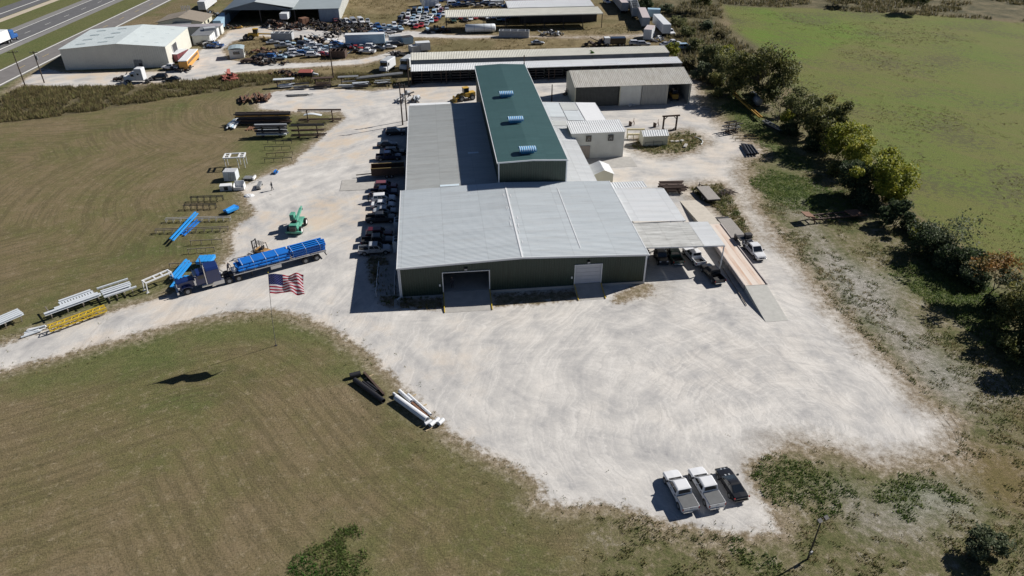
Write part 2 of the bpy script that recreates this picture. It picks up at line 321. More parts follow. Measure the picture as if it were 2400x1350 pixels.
    for f_, w0 in ((f1, 0.32), (f3, M('MULTIPLY', step(X, 14.0, 34.0), 0.36)), (f4, 0.12)):
        brk = M('MULTIPLY', near_y, step(nmid, 0.30, 0.52)); gcol = mix(M('MULTIPLY', M('MULTIPLY', step(f_, 0.53, 0.62), brk), w0), gcol, (0.72,0.695,0.66)); gcol = mix(M('MULTIPLY', M('MULTIPLY', step(f_, 0.45, 0.36), brk), w0), gcol, (0.32,0.315,0.315))
    gcol = mix(M('MULTIPLY', step(nfine, 0.62, 0.76), 0.42), gcol, (0.30,0.285,0.27))
    gcol = mix(M('MULTIPLY', step(nsm, 0.66, 0.76), 0.35), gcol, (0.24,0.215,0.19))
    soft = step(X, 22.0, 45.0); gm = M('ADD', M('MULTIPLY', step(M('ADD', dg, edge_s), -0.55, 0.75), M('SUBTRACT', 1.0, soft)), M('MULTIPLY', step(M('ADD', dg, M('MULTIPLY', edge, 1.3)), -1.2, 4.2), soft)); col = mix(gm, col, gcol)
    # fine value break-up everywhere
    fine = M('ADD', M('MULTIPLY', nfine, 0.6), M('MULTIPLY', nvf, 0.4)); veg = M('SUBTRACT', 1.0, gm)
    k = M('ADD', 1.0, M('MULTIPLY', M('SUBTRACT', fine, 0.5), M('ADD', 0.6, M('MULTIPLY', veg, 2.4))))
    hs = N.new('ShaderNodeVectorMath'); hs.operation = 'SCALE'; L.new(col, hs.inputs[0]); L.new(k, hs.inputs['Scale'])
    L.new(hs.outputs[0], b.inputs['Base Color'])
    bp = N.new('ShaderNodeBump'); L.new(M('ADD', 0.10, M('MULTIPLY', veg, 0.45)), bp.inputs['Strength']); bp.inputs['Distance'].default_value = 0.16
    hh = noise(5.5, 4, 0.8)
    L.new(hh, bp.inputs['Height']); L.new(bp.outputs[0], b.inputs['Normal'])
    return m
M_ground = ground_mat()
def build_ground():
    ny, nx = GX.shape; idx = np.arange(nx*ny).reshape(ny, nx)
    quads = np.stack([idx[:-1,:-1], idx[:-1,1:], idx[1:,1:], idx[1:,:-1]], -1).reshape(-1, 4)
    fx = GX.ravel()[quads].mean(1); fy = GY.ravel()[quads].mean(1)
    fa = {k: v.ravel()[quads].mean(1) for k, v in A.items()}
    cls = np.zeros(len(quads), int)                       # 0 ground 1 gravel 2 pasture 3 lawn
    cls[(fx < 40) & (fy < 190) & (fx > -150)] = 3; cls[fa['d_pasture'] > 0] = 2; cls[fa['d_gravel'] > -0.5] = 1
    for ci, nm in ((0,'ground'),(1,'gravel_yard'),(2,'pasture'),(3,'lawn')):
        q = quads[cls == ci]; used, inv = np.unique(q, return_inverse=True); inv = inv.reshape(q.shape)
        me = bpy.data.meshes.new(nm); vv = np.stack([GX.ravel()[used], GY.ravel()[used], np.zeros(len(used))], -1)
        me.from_pydata(vv.tolist(), [], inv.tolist())
        for k, v in A.items(): a = me.attributes.new(k, 'FLOAT', 'POINT'); a.data.foreach_set('value', np.clip(v.ravel()[used], -60, 60).astype(np.float32))
        me.materials.append(M_ground); o = obj(nm, me, None); struct(o)
build_ground()

# ================================================================ HIGHWAY
M_asph = mat('asphalt', (0.115,0.115,0.12), 0.85, var=0.16, scale=0.5, bump=0.1)
M_asph2 = mat('worn_asphalt', (0.175,0.165,0.16), 0.88, var=0.16, scale=0.4, bump=0.1)
M_shld = mat('shoulder_asphalt', (0.20,0.195,0.19), 0.9, var=0.12, scale=0.5)
M_line = mat('road_paint', (0.72,0.72,0.68), 0.7, var=0.1)
M_sand = mat('sandy_shoulder', (0.46,0.40,0.31), 0.95, var=0.12, scale=0.4)
def sheet(name, pts, m, z, parent=None, kind=None):
    mb = MB(); mb.open = True; mb.add([(p.x, p.y, z) for p in pts], [tuple(range(len(pts)))])
    me = mb.mesh(name, m); o = obj(name, me, None, parent)
    if me.polygons[0].normal.z < 0: me.flip_normals()
    return o
ROAD_AZ = R(6.2); ROAD_U = Vector((math.sin(ROAD_AZ), math.cos(ROAD_AZ), 0)); ROAD_S = Vector((math.cos(ROAD_AZ), -math.sin(ROAD_AZ), 0))
def lane(name, L0, R0, m, z, parent=None):
    """strip parallel to the highway between two edges given by photo points"""
    l_ = sum(p.dot(ROAD_S) for p in PP(L0))/2; r_ = sum(p.dot(ROAD_S) for p in PP(R0))/2
    a = ROAD_S*l_; b = ROAD_S*r_
    return sheet(name, [a-ROAD_U*300, a+ROAD_U*3000, b+ROAD_U*3000, b-ROAD_U*300], m, z, parent)
def road(name, L0, R0, m, z): return struct(lane(name, L0, R0, m, z))
fr = road('frontage_road', [(0,172),(335,0)], [(0,206),(400,0)], M_asph2, 0.02)
mr = road('highway', [(0,75),(200,0)], [(0,127),(292,0)], M_shld, 0.02)
orr = road('opposite_highway', [(0,18),(55,0)], [(0,44),(116,0)], M_asph, 0.02)
struct(lane('median_shoulder', [(0,45),(118,0)], [(0,52),(140,0)], M_sand, 0.012))
lane('driving_lanes', [(0,84),(218,0)], [(0,118),(276,0)], M_asph, 0.05, mr)
lane('edge_line', [(0,115.4),(270,0)], [(0,117),(273,0)], M_line, 0.08, mr)
lane('edge_line', [(0,85),(220,0)], [(0,86),(222,0)], M_line, 0.08, mr)
lane('edge_line', [(0,203),(391,0)], [(0,205),(395,0)], M_line, 0.05, fr)
lane('edge_line', [(0,173.5),(338,0)], [(0,175),(341,0)], M_line, 0.05, fr)
lane('edge_line', [(0,32),(92,0)], [(0,33.2),(95,0)], M_line, 0.05, orr)
def dashes(L0, m, z, par, off, n=13, w_=0.09):
    l_ = sum(p.dot(ROAD_S) for p in PP(L0))/2
    for i in range(n):
        c = ROAD_S*l_+ROAD_U*(175+i*12.2+off); sheet('lane_dash', [c-ROAD_S*w_, c+ROAD_U*3.4-ROAD_S*w_, c+ROAD_U*3.4+ROAD_S*w_, c+ROAD_S*w_], m, z, par)
dashes([(0,101.5),(248,0)], M_line, 0.08, mr, 4)
dashes([(0,188),(366,0)], mat('yellow_road_paint', (0.55,0.40,0.12), 0.7), 0.05, fr, 0)

# ================================================================ TYRE TRACKS pressed into the yard
def broken(name, col):
    m = bpy.data.materials.new(name); m.use_nodes = True; nt, N, L = nodes_of(m); b = N['Principled BSDF']; b.inputs['Roughness'].default_value = .95; b.inputs['Base Color'].default_value = (*col, 1); b.inputs['Specular IOR Level'].default_value = .1
    g = N.new('ShaderNodeNewGeometry'); n = N.new('ShaderNodeTexNoise'); n.inputs['Scale'].default_value = 1.1; n.inputs['Detail'].default_value = 4; n.inputs['Roughness'].default_value = .8; L.new(g.outputs['Position'], n.inputs['Vector'])
    r_ = N.new('ShaderNodeMapRange'); r_.inputs[1].default_value = .44; r_.inputs[2].default_value = .62; r_.inputs[4].default_value = .5; L.new(n.outputs[0], r_.inputs[0]); L.new(r_.outputs[0], b.inputs['Alpha']); return m
M_rut = broken('dark_tyre_rut', (0.10,0.088,0.068))
def track(pts, m, wd=.22, gap=1.7, z=.006):
    p = [P(a_, b_) for a_, b_ in pts]; q = []
    for i in range(len(p)-1):
        a0 = p[max(0,i-1)]; a1 = p[i]; a2 = p[i+1]; a3 = p[min(len(p)-1,i+2)]
        for k in range(8):
            t_ = k/8; q.append(.5*((2*a1)+(a2-a0)*t_+(2*a0-5*a1+4*a2-a3)*t_*t_+(3*a1-a0-3*a2+a3)*t_**3))
    q.append(p[-1])
    for s_ in (-gap/2, gap/2):
        mb = MB(); mb.open = True; L0 = []
        for i, c in enumerate(q):
            d = (q[min(i+1,len(q)-1)]-q[max(i-1,0)]).normalized(); n = Vector((-d.y,d.x,0)); w_ = wd*min(1,.2+i/6,.2+(len(q)-1-i)/6); L0 += [(c+n*(s_-w_/2)).to_tuple()[:2]+(z,), (c+n*(s_+w_/2)).to_tuple()[:2]+(z,)]
        mb.add(L0, [(2*i,2*i+2,2*i+3,2*i+1) for i in range(len(q)-1)]); struct(obj('tyre_track', mb, m))
for pts in ([(2187,957),(2213,990),(2227,1010),(2236,1035)],[(2223,960),(2250,997),(2255,1030)],[(2240,963),(2270,1000),(2283,1037)]): track(pts, M_rut, .16, .7, .016)
# ================================================================ BUILDINGS
ORD = ['first','second','third','fourth','fifth','sixth','seventh','eighth','ninth','tenth','eleventh','twelfth','thirteenth','fourteenth','fifteenth','sixteenth','seventeenth','eighteenth','nineteenth','twentieth']
def sheetmat(name, col, rough=0.45, metal=0.0, streak=(0.35,4.0,0.35), var=0.10, col2=None, stain=0.25, sheet=0.95, lap=6.1, axis='x'):
    """sheet-metal roof: per-sheet tint, lap lines, fastener rows, run-off stains (ribs are geometry)"""
    m = mat(name, col, rough, metal, var, 1.0, streak=streak, col2=col2); nt, N, L = nodes_of(m); b = N['Principled BSDF']; src = b.inputs['Base Color'].links[0].from_socket
    geo = N.new('ShaderNodeNewGeometry'); sx = N.new('ShaderNodeSeparateXYZ'); L.new(geo.outputs['Position'], sx.inputs[0]); A_, B_ = (sx.outputs[0], sx.outputs[1]) if axis == 'x' else (sx.outputs[1], sx.outputs[0])
    def M(op, a, v=None):
        n = N.new('ShaderNodeMath'); n.operation = op; L.new(a, n.inputs[0])
        if v is not None:
            if isinstance(v, (int, float)): n.inputs[1].default_value = v
            else: L.new(v, n.inputs[1])
        return n.outputs[0]
    cx = N.new('ShaderNodeCombineXYZ'); L.new(M('FLOOR', M('DIVIDE', B_, sheet)), cx.inputs[0]); L.new(M('FLOOR', M('DIVIDE', A_, lap)), cx.inputs[1]); wn = N.new('ShaderNodeTexWhiteNoise'); wn.noise_dimensions = '2D'; L.new(cx.outputs[0], wn.inputs[0])
    tint = M('ADD', M('MULTIPLY', wn.outputs[0], 0.09), 0.945)
    la = M('LESS_THAN', M('FRACT', M('DIVIDE', A_, lap)), 0.018); tint = M('MULTIPLY', tint, M('SUBTRACT', one(N), M('MULTIPLY', la, 0.10)))
    fa = M('LESS_THAN', M('FRACT', M('DIVIDE', A_, 1.52)), 0.045); fb = M('LESS_THAN', M('FRACT', M('DIVIDE', B_, 0.3)), 0.22); tint = M('MULTIPLY', tint, M('SUBTRACT', one(N), M('MULTIPLY', M('MULTIPLY', fa, fb), 0.16)))
    cv = N.new('ShaderNodeCombineXYZ'); L.new(M('MULTIPLY', A_, 0.16), cv.inputs[0]); L.new(M('MULTIPLY', B_, 0.9), cv.inputs[1]); ns = N.new('ShaderNodeTexNoise'); ns.inputs['Scale'].default_value = 1.0; ns.inputs['Detail'].default_value = 6; ns.inputs['Roughness'].default_value = .75; L.new(cv.outputs[0], ns.inputs['Vector'])
    mr_ = N.new('ShaderNodeMapRange'); mr_.inputs[1].default_value = .5; mr_.inputs[2].default_value = .72; L.new(ns.outputs[0], mr_.inputs[0])
    sc = N.new('ShaderNodeVectorMath'); sc.operation = 'SCALE'; L.new(src, sc.inputs[0]); L.new(tint, sc.inputs['Scale'])
    mx = N.new('ShaderNodeMix'); mx.data_type = 'RGBA'; L.new(M('MULTIPLY', mr_.outputs[0], stain), mx.inputs[0]); L.new(sc.outputs[0], mx.inputs[6]); mx.inputs[7].default_value = (0.30*col[0]/0.45,0.27*col[0]/0.45,0.23*col[0]/0.45,1); L.new(mx.outputs[2], b.inputs['Base Color']); return m
def one(N): n = N.new('ShaderNodeValue'); n.outputs[0].default_value = 1.0; return n.outputs[0]
M_roof = sheetmat('galvanised_roof', (0.53,0.575,0.60), 0.40, 0.0, (0.25,3.0,1), col2=(0.63,0.67,0.69), stain=0.22)
M_roofw = sheetmat('aged_roof', (0.46,0.48,0.475), 0.5, 0.0, (0.3,3,1), col2=(0.55,0.565,0.55), stain=0.35)
M_roofl = sheetmat('light_roof', (0.72,0.745,0.755), 0.40, 0.0, (0.25,2.5,1), col2=(0.80,0.81,0.815), stain=0.18)
M_roofd = sheetmat('stained_translucent_roof', (0.42,0.42,0.40), 0.6, 0.0, (0.35,2.2,1), col2=(0.78,0.785,0.76))
M_greenr = sheetmat('green_roof', (0.052,0.112,0.112), 0.38, 0.0, (0.3,1.5,1), col2=(0.066,0.132,0.134), stain=0.10)
M_greenw = mat('dark_green_siding', (0.018,0.040,0.031), 0.42, 0.0, 0.22, 0.7, streak=(3.0,3.0,0.25))
M_cream = mat('cream_siding', (0.60,0.58,0.47), 0.55, var=0.06, scale=0.4)
M_creamw = mat('warehouse_siding', (0.66,0.65,0.58), 0.5, var=0.06, scale=0.3)
M_mint = mat('pale_mint_roof', (0.69,0.755,0.755), 0.45, var=0.05, scale=0.2)
M_sidew = mat('off_white_siding', (0.62,0.63,0.60), 0.5, var=0.10, scale=0.5)
M_sideg = mat('grey_siding', (0.30,0.32,0.33), 0.55, var=0.18, scale=0.6)
M_beige = mat('beige_old_roof', (0.56,0.55,0.48), 0.6, col2=(0.68,0.67,0.60), scale=0.35)
M_tanroof = mat('tan_shingle_roof', (0.24,0.205,0.165), 0.9, var=0.15, scale=2.0, bump=0.3)
M_shade = mat('interior_shade', (0.05,0.05,0.055), 0.8)  # near-black colour stands in for the shade inside bays and openings
M_sky = mat('skylight_panel', (0.62,0.72,0.78), 0.3, var=0.04)

def gable_hall(name, label, x0, x1, y0, y1, ze, zr, xr, roofm, wallm, pitch=0.3, axis='y', front=True, openings=(), rib=0.05, roof2=None, over=0.25, back=True):
    """hall with the ridge along y at x = xr; openings = (x0, x1, ztop) in the front wall"""
    cx, cy = (x0+x1)/2, y0
    t = thing(name, label, 'building', (cx, cy, 0)); X = lambda v: v-cx; Yv = lambda v: v-cy
    zat = lambda x: ze+(zr-ze)*((x-x0)/(xr-x0) if x < xr else (x1-x)/(x1-xr))
    # walls
    fw_ = MB(); xs = sorted([x0]+[q for o_ in openings for q in o_[:2]]+[x1])
    edges = sorted(set(xs+[xr]))
    def wallpiece(mb, a, b, za, y, nrm):
        k = max(1, round((b-a)/pitch))
        for i in range(k):
            p = a+(b-a)*i/k; q = a+(b-a)*(i+1)/k; r = p+(q-p)*0.62; zz = za
            top = lambda x: zat(x)-0.02
            d = -0.06 if nrm < 0 else 0.06
            mb.add([(X(p),Yv(y),zz),(X(r),Yv(y),zz),(X(r),Yv(y),top(r)),(X(p),Yv(y),top(p))], [(0,1,2,3)])
            mb.add([(X(r),Yv(y),zz),(X(r)+0.02,Yv(y)+d,zz),(X(q)-0.02,Yv(y)+d,zz),(X(q),Yv(y),zz),(X(r),Yv(y),top(r)),(X(r)+0.02,Yv(y)+d,top(r)),(X(q)-0.02,Yv(y)+d,top(q)),(X(q),Yv(y),top(q))], [(0,1,5,4),(1,2,6,5),(2,3,7,6)])
    for a, b in zip(edges[:-1], edges[1:]):
        zo = 0.0
        for o_ in openings:
            if o_[0]-1e-6 <= a and b <= o_[1]+1e-6: zo = o_[2]
        wallpiece(fw_, a, b, zo, y0, -1)
    if front: obj('front_wall', fw_, wallm, t)
    if back:
        bw = MB(); wallpiece(bw, x0, xr, 0, y1, 1); wallpiece(bw, xr, x1, 0, y1, 1); obj('back_wall', bw, wallm, t)
    for xx, sgn in ((x0,-1),(x1,1)):
        mb = MB(); mb.ribbed((X(xx),Yv(y0),0),(0,y1-y0,0),(0,0,ze-0.02),pitch,0.035,(sgn,0,0)); obj('side_wall', mb, wallm, t)
    # roof slopes, ribs running ridge to eave
    def slope(nm, xa, za, xb, zb, m):
        mb = MB(); mb.ribbed((X(xa),Yv(y0-over),za+0.04),(0,y1-y0+2*over,0),(xb-xa,0,zb-za),pitch,rib,(0,0,1)); mb.add([(X(xa),Yv(y0-over),za+0.02),(X(xb),Yv(y0-over),zb+0.02),(X(xb),Yv(y1+over),zb+0.02),(X(xa),Yv(y1+over),za+0.02)],[(0,1,2,3)]); return obj(nm, mb, m, t)
    s1 = slope('roof_slope', x0-over, ze-over*(zr-ze)/max(xr-x0,1e-6), xr, zr, roofm); s2 = slope('roof_slope', xr, zr, x1+over, ze-over*(zr-ze)/max(x1-xr,1e-6), roof2 or roofm)
    return t, X, Yv, zat, s1, s2

# ---------------- front workshop
t, X, Yv, zat, s1, s2 = gable_hall('steel_workshop', 'wide dark green metal workshop with grey low gable roof and two front doors', -6.3, 28.8, 85.4, 110.4, 4.9, 5.55, 10.9, M_roof, M_greenw, 0.36,
    openings=((-0.35,6.15,3.75),(18.55,22.35,3.75)))
FW = t
mb = MB(); mb.bar((X(-6.56),Yv(85.1),4.93),(X(10.9),Yv(85.1),5.6),0.10,0.26); mb.bar((X(10.9),Yv(85.1),5.6),(X(29.06),Yv(85.1),4.93),0.10,0.26); obj('rake_trim', mb, M_trim, t)
for xx in (-6.63, 29.13): mb = MB(); mb.box(X(xx)-0.06,X(xx)+0.06,Yv(85.1),Yv(110.7),4.78,4.97); obj('gutter', mb, M_trim, t)
for xx in (-6.34, 28.84): mb = MB(); mb.box(X(xx)-0.12,X(xx)+0.12,Yv(85.4)-0.09,Yv(85.4)+0.09,0,4.8); obj('corner_trim', mb, M_trim, t)
mb = MB(); mb.box(X(10.9)-0.11,X(10.9)+0.11,Yv(85.15),Yv(110.6),5.6,5.665); obj('ridge_cap', mb, M_white, t)
mb = MB(); mb.box(X(19.6)-0.05,X(19.6)+0.05,Yv(87.5),Yv(108),5.29,5.345); obj('roof_seam', mb, M_white, t)
mb = MB(); mb.tube((X(-6.5),Yv(85.2),4.75),(X(-6.5),Yv(85.2),0.25),0.08); mb.tube((X(-6.5),Yv(85.2),0.25),(X(-7.0),Yv(84.8),0.12),0.08); obj('downspout', mb, M_trim, t)
for k in range(16):       # sealant patches near the ridge
    mb = MB(); yy = random.uniform(88,106); side = random.choice((-1,1)); xx = 10.9+side*random.uniform(0.35,0.8); z_ = 5.55-abs(xx-10.9)*0.0375+0.10
    mb.box(X(xx)-0.045,X(xx)+0.045,Yv(yy),Yv(yy)+random.uniform(0.3,1.4),z_,z_+0.012); obj('sealant_patch', mb, M_white, t)
mb = MB()
for a, b in ((-6.2,-0.5),(6.3,18.4),(22.5,28.7)): obj('foundation_edge', MB().box(X(a),X(b),Yv(85.22),Yv(85.34),0,0.42 if a > 0 else 0.2), M_conc, t)
# open doorway: frame, dark bay behind it
fl = 0.55
mb = MB(); mb.box(X(-0.47),X(-0.35),Yv(85.25),Yv(85.55),0,3.85); mb.box(X(6.15),X(6.27),Yv(85.25),Yv(85.55),0,3.85); mb.box(X(-0.35),X(6.15),Yv(85.25),Yv(85.55),3.75,3.85); obj('door_frame', mb, M_trim, t)
mb = MB(); mb.box(X(18.43),X(18.55),Yv(85.25),Yv(85.55),0,3.85); mb.box(X(22.35),X(22.47),Yv(85.25),Yv(85.55),0,3.85); mb.box(X(18.55),X(22.35),Yv(85.25),Yv(85.55),3.75,3.85); obj('door_frame', mb, M_trim, t)
mb = MB(); mb.box(X(-6.2),X(28.7),Yv(85.5),Yv(110.3),0.0,fl); obj('floor_slab', mb, M_conc, t)
M_roll = mat('roll_door', (0.50,0.51,0.55), 0.5, var=0.05)
rd = obj('roll_up_door', MB().box(X(18.55),X(22.35),Yv(85.50),Yv(85.56),fl,3.75), M_roll, t)
for k in range(5): z_ = fl+k*0.64; obj('door_panel', MB().box(X(18.57),X(22.33),Yv(85.46),Yv(85.497),z_+0.015,z_+0.625), M_roll, rd)
for a, b, y2 in ((-0.45,6.25,80.9),(18.45,22.45,81.9)):
    mb = MB(); mb.add([(X(a),Yv(85.38),0),(X(b),Yv(85.38),0),(X(b),Yv(85.38),fl),(X(a),Yv(85.38),fl),(X(a),Yv(y2),0.02),(X(b),Yv(y2),0.02)],[(3,2,5,4),(0,3,4),(1,5,2),(0,4,5,1),(0,1,2,3)])
    rp_ = obj('ramp', mb, M_conc, t)
    for xx in (a+0.05, b-0.05): mb = MB(); mb.bar((X(xx),Yv(85.2),fl+0.06),(X(xx),Yv(y2),0.10),0.10,0.10); obj('ramp_kerb', mb, M_yel, rp_)
for xx in (2.9, 20.4): mb = MB(); mb.cbox((X(xx),Yv(85.25),4.28),(0.45,0.3,0.28)); l_ = obj('wall_light', mb, M_dark, t); obj('lens', MB().cbox((X(xx),Yv(85.09),4.2),(0.36,0.03,0.12)), M_white, l_)
for xx in (-0.85, 18.1): obj('notice_plate', MB().cbox((X(xx),Yv(85.3),1.75),(0.22,0.06,0.34)), M_white, t)
mb = MB(); mb.box(X(-7.4),X(-6.6),Yv(82.6),Yv(85.2),0,0.06); obj('splash_slab', mb, M_conc, t)

# ---------------- left wing
def shed_roof(name, label, x0, x1, y0, y1, za, zb, roofm, wallm, slope='x', pitch=0.3, walls='lrfb', rib=0.05, over=0.2, cat='building'):
    """box with a single-pitch roof; slope along x (za at x0, zb at x1) or along y"""
    cx, cy = (x0+x1)/2, y0; t = thing(name, label, cat, (cx, cy, 0)); X = lambda v: v-cx; Yv = lambda v: v-cy
    z = (lambda x, y: za+(zb-za)*(x-x0)/(x1-x0)) if slope == 'x' else (lambda x, y: za+(zb-za)*(y-y0)/(y1-y0))
    mb = MB(); a = (x0-over, y0-over); b = (x1+over, y1+over)
    if slope == 'x': mb.ribbed((X(a[0]),Yv(a[1]),z(*a)+0.03),(0,b[1]-a[1],0),(b[0]-a[0],0,z(b[0],0)-z(a[0],0)),pitch,rib,(0,0,1))
    else: mb.ribbed((X(a[0]),Yv(a[1]),z(*a)+0.03),(b[0]-a[0],0,0),(0,b[1]-a[1],z(0,b[1])-z(0,a[1])),pitch,rib,(0,0,1))
    mb.add([(X(a[0]),Yv(a[1]),z(a[0],a[1])+0.015),(X(b[0]),Yv(a[1]),z(b[0],a[1])+0.015),(X(b[0]),Yv(b[1]),z(b[0],b[1])+0.015),(X(a[0]),Yv(b[1]),z(a[0],b[1])+0.015)],[(0,1,2,3)])
    obj('roof', mb, roofm, t)
    def wl(nm, p, q, nrm):
        L_ = math.hypot(q[0]-p[0], q[1]-p[1]); k = max(1, round(L_/0.35)); mb = MB(); o_ = 0.035
        for i in range(k):
            A_ = [p[j]+(q[j]-p[j])*i/k for j in (0,1)]; B_ = [p[j]+(q[j]-p[j])*(i+1)/k for j in (0,1)]; C_ = [A_[j]+(B_[j]-A_[j])*0.6 for j in (0,1)]
            zt = lambda s_: z(*s_)-0.01
            mb.add([(X(A_[0]),Yv(A_[1]),0),(X(C_[0]),Yv(C_[1]),0),(X(C_[0]),Yv(C_[1]),zt(C_)),(X(A_[0]),Yv(A_[1]),zt(A_))],[(0,1,2,3)])
            c2 = [C_[j]+nrm[j]*o_ for j in (0,1)]; b2 = [B_[j]+nrm[j]*o_ for j in (0,1)]
            mb.add([(X(C_[0]),Yv(C_[1]),0),(X(c2[0]),Yv(c2[1]),0),(X(b2[0]),Yv(b2[1]),0),(X(B_[0]),Yv(B_[1]),0),(X(C_[0]),Yv(C_[1]),zt(C_)),(X(c2[0]),Yv(c2[1]),zt(C_)),(X(b2[0]),Yv(b2[1]),zt(B_)),(X(B_[0]),Yv(B_[1]),zt(B_))],[(0,1,5,4),(1,2,6,5),(2,3,7,6)])
        obj(nm, mb, wallm, t)
    if 'f' in walls: wl('front_wall',(x0,y0),(x1,y0),(0,-1))
    if 'b' in walls: wl('back_wall',(x0,y1),(x1,y1),(0,1))
    if 'l' in walls: wl('side_wall',(x0,y0),(x0,y1),(-1,0))
    if 'r' in walls: wl('side_wall',(x1,y0),(x1,y1),(1,0))
    return t, X, Yv, z
t, X, Yv, z = shed_roof('workshop_wing', 'long grey metal roofed wing beside the tall green hall', -5.6, 9.9, 110.9, 155.5, 4.45, 4.75, M_roofw, M_greenw, walls='lb')
mb = MB(); mb.box(X(-5.92),X(-5.78),Yv(110.9),Yv(155.7),4.32,4.5); obj('gutter', mb, M_trim, t)
for xa, xb, yy in ((0.0,3.3,112.1),(5.6,7.6,126.0)): mb = MB(); z_ = z(xa,0)+0.1; mb.add([(X(xa),Yv(yy),z(xa,0)+0.1),(X(xb),Yv(yy),z(xb,0)+0.1),(X(xb),Yv(yy+0.8),z(xb,0)+0.1),(X(xa),Yv(yy+0.8),z(xa,0)+0.1)],[(0,1,2,3)]); mb.open=True; obj('skylight', mb, M_sky, t)
mb = MB(); mb.box(X(-5.6),X(3.5),Yv(155.75),Yv(157.2),4.5,4.56); obj('rear_awning', mb, M_roofl, t)

# ---------------- tall green hall
t, X, Yv, zat, s1, s2 = gable_hall('high_bay_hall', 'tall dark green hall with teal roof and three blue vents', 10.0, 21.5, 110.75, 168.6, 9.2, 9.46, 15.75, M_greenr, M_greenw, rib=0.035, pitch=0.4, over=0.15)
mb = MB(); mb.bar((X(9.8),Yv(110.5),9.2),(X(15.75),Yv(110.5),9.44),0.10,0.22); mb.bar((X(15.75),Yv(110.5),9.44),(X(21.7),Yv(110.5),9.2),0.10,0.22); obj('rake_trim', mb, M_trim, t)
mb = MB(); mb.box(X(9.68),X(9.84),Yv(110.5),Yv(168.8),9.02,9.2); obj('gutter', mb, M_trim, t)
mb = MB(); mb.box(X(21.66),X(21.78),Yv(110.5),Yv(168.8),9.06,9.2); obj('eave_trim', mb, M_trim, t)
for xx in (9.98, 21.52): mb = MB(); mb.box(X(xx)-0.1,X(xx)+0.1,Yv(110.62),Yv(110.82),4.6,9.05); obj('corner_trim', mb, M_trim, t)
M_vent = mat('blue_vent_sheet', (0.06,0.27,0.54), 0.4, var=0.1); M_ventw = mat('white_vent_rib', (0.62,0.78,0.90), 0.35, var=0.05)
for yv_, vpx in ((121.2,(1236,352)), (134.6,(1208,281)), (148.8,(1186,221))):
    vp_ = P(*vpx, 9.9)
    vt = thing('roof_vent', {121.2:'blue hooded roof vent with white ribs, nearest of three on the teal roof',134.6:'blue hooded roof vent with white ribs, middle one of three on the teal roof',148.8:'blue hooded roof vent with white ribs, farthest of three on the teal roof'}[yv_], 'roof vent', (vp_.x, vp_.y, 9.44), 0, 'vents on the green roof')
    obj('base_box', MB().box(-1.1,1.1,-0.55,0.55,-0.05,0.6), mat('vent_box',(0.05,0.22,0.44),0.4), vt)
    pr = [(-0.95,0.50),(-1.0,0.66),(-0.85,0.86),(-0.5,0.98),(0,1.02),(0.5,0.98),(0.85,0.86),(1.0,0.66),(0.95,0.50)]
    hood = MB(); inner = [(p[0]*0.94,p[1]-0.05) for p in pr]; hood.prism([(a_, b_) for a_, b_ in pr]+inner[::-1], 0, -1.45, 1.45); hd = obj('hood', hood, M_vent, vt)
    for k in range(8):
        xx = -1.3+k*0.371; rb = MB(); o2 = [(p[0]*1.03,p[1]+0.05) for p in pr[1:-1]]; rb.prism(o2+[(p[0]*0.99,p[1]) for p in pr[1:-1]][::-1], 0, xx-0.07, xx+0.07); obj('rib', rb, M_ventw, hd)

# ---------------- right lean-to strip, patchwork roof, annex
t, X, Yv, z = shed_roof('lean_to', 'pale metal lean-to roof along the right side of the tall green hall', 21.65, 27.3, 110.9, 139.0, 4.9, 4.3, M_roofl, M_sidew, walls='rb', over=0.05)
t, X, Yv, z = shed_roof('rear_extension', 'low building with patchwork pale roof sheets behind the white annex', 21.65, 36.0, 139.4, 155.0, 4.6, 3.9, M_roofl, M_sidew, walls='lrfb', over=0.1)
for xa, xb, ya, yb, m_ in ((23,27.5,145,154.5,M_roof),(27.7,31.2,149.5,154.6,M_roofw),(27.7,31.2,143,149.2,M_roof),(31.5,35.9,141,154.8,M_white),(22,31,139.6,142.6,M_roofw)):
    mb = MB(); mb.open=True; mb.add([(X(xa),Yv(ya),z(xa,0)+0.13),(X(xb),Yv(ya),z(xb,0)+0.13),(X(xb),Yv(yb),z(xb,0)+0.13),(X(xa),Yv(yb),z(xa,0)+0.13)],[(0,1,2,3)]); obj('roof_sheet', mb, m_, t)
t, X, Yv, z = shed_roof('annex_building', 'white two-storey metal annex with two square windows', 26.6, 37.3, 132.7, 138.3, 5.35, 5.75, M_roofl, M_sidew, slope='y', walls='lrfb', pitch=0.45, over=0.2)
for xx in (30.0, 34.5):
    wn = obj('window', MB().cbox((X(xx),Yv(132.62),4.2),(0.95,0.1,1.15)), M_glass, t); fr_ = MB()
    for q in (-0.5,0.5): fr_.cbox((X(xx)+q,Yv(132.57),4.2),(0.08,0.08,1.25))
    for q in (-0.58,0.58): fr_.cbox((X(xx),Yv(132.57),4.2+q),(1.08,0.08,0.08))
    obj('frame', fr_, M_dark, wn); obj('blade', MB().cbox((X(xx)-0.1,Yv(132.55),4.1),(0.14,0.03,0.6),ry=0.6).cbox((X(xx)+0.15,Yv(132.55),4.05),(0.12,0.03,0.5),ry=-0.7), M_grey, wn)
dr = obj('sliding_door', MB().box(X(28.3),X(30.4),Yv(132.5),Yv(132.6),0,2.7), mat('brown_grey_sheet',(0.30,0.26,0.23),0.7,var=0.2,streak=(6,6,0.3)), t)
mb = MB(); mb.box(X(28),X(39.0),Yv(127.5),Yv(132.5),0,0.03); obj('concrete_apron', mb, M_conc, t)

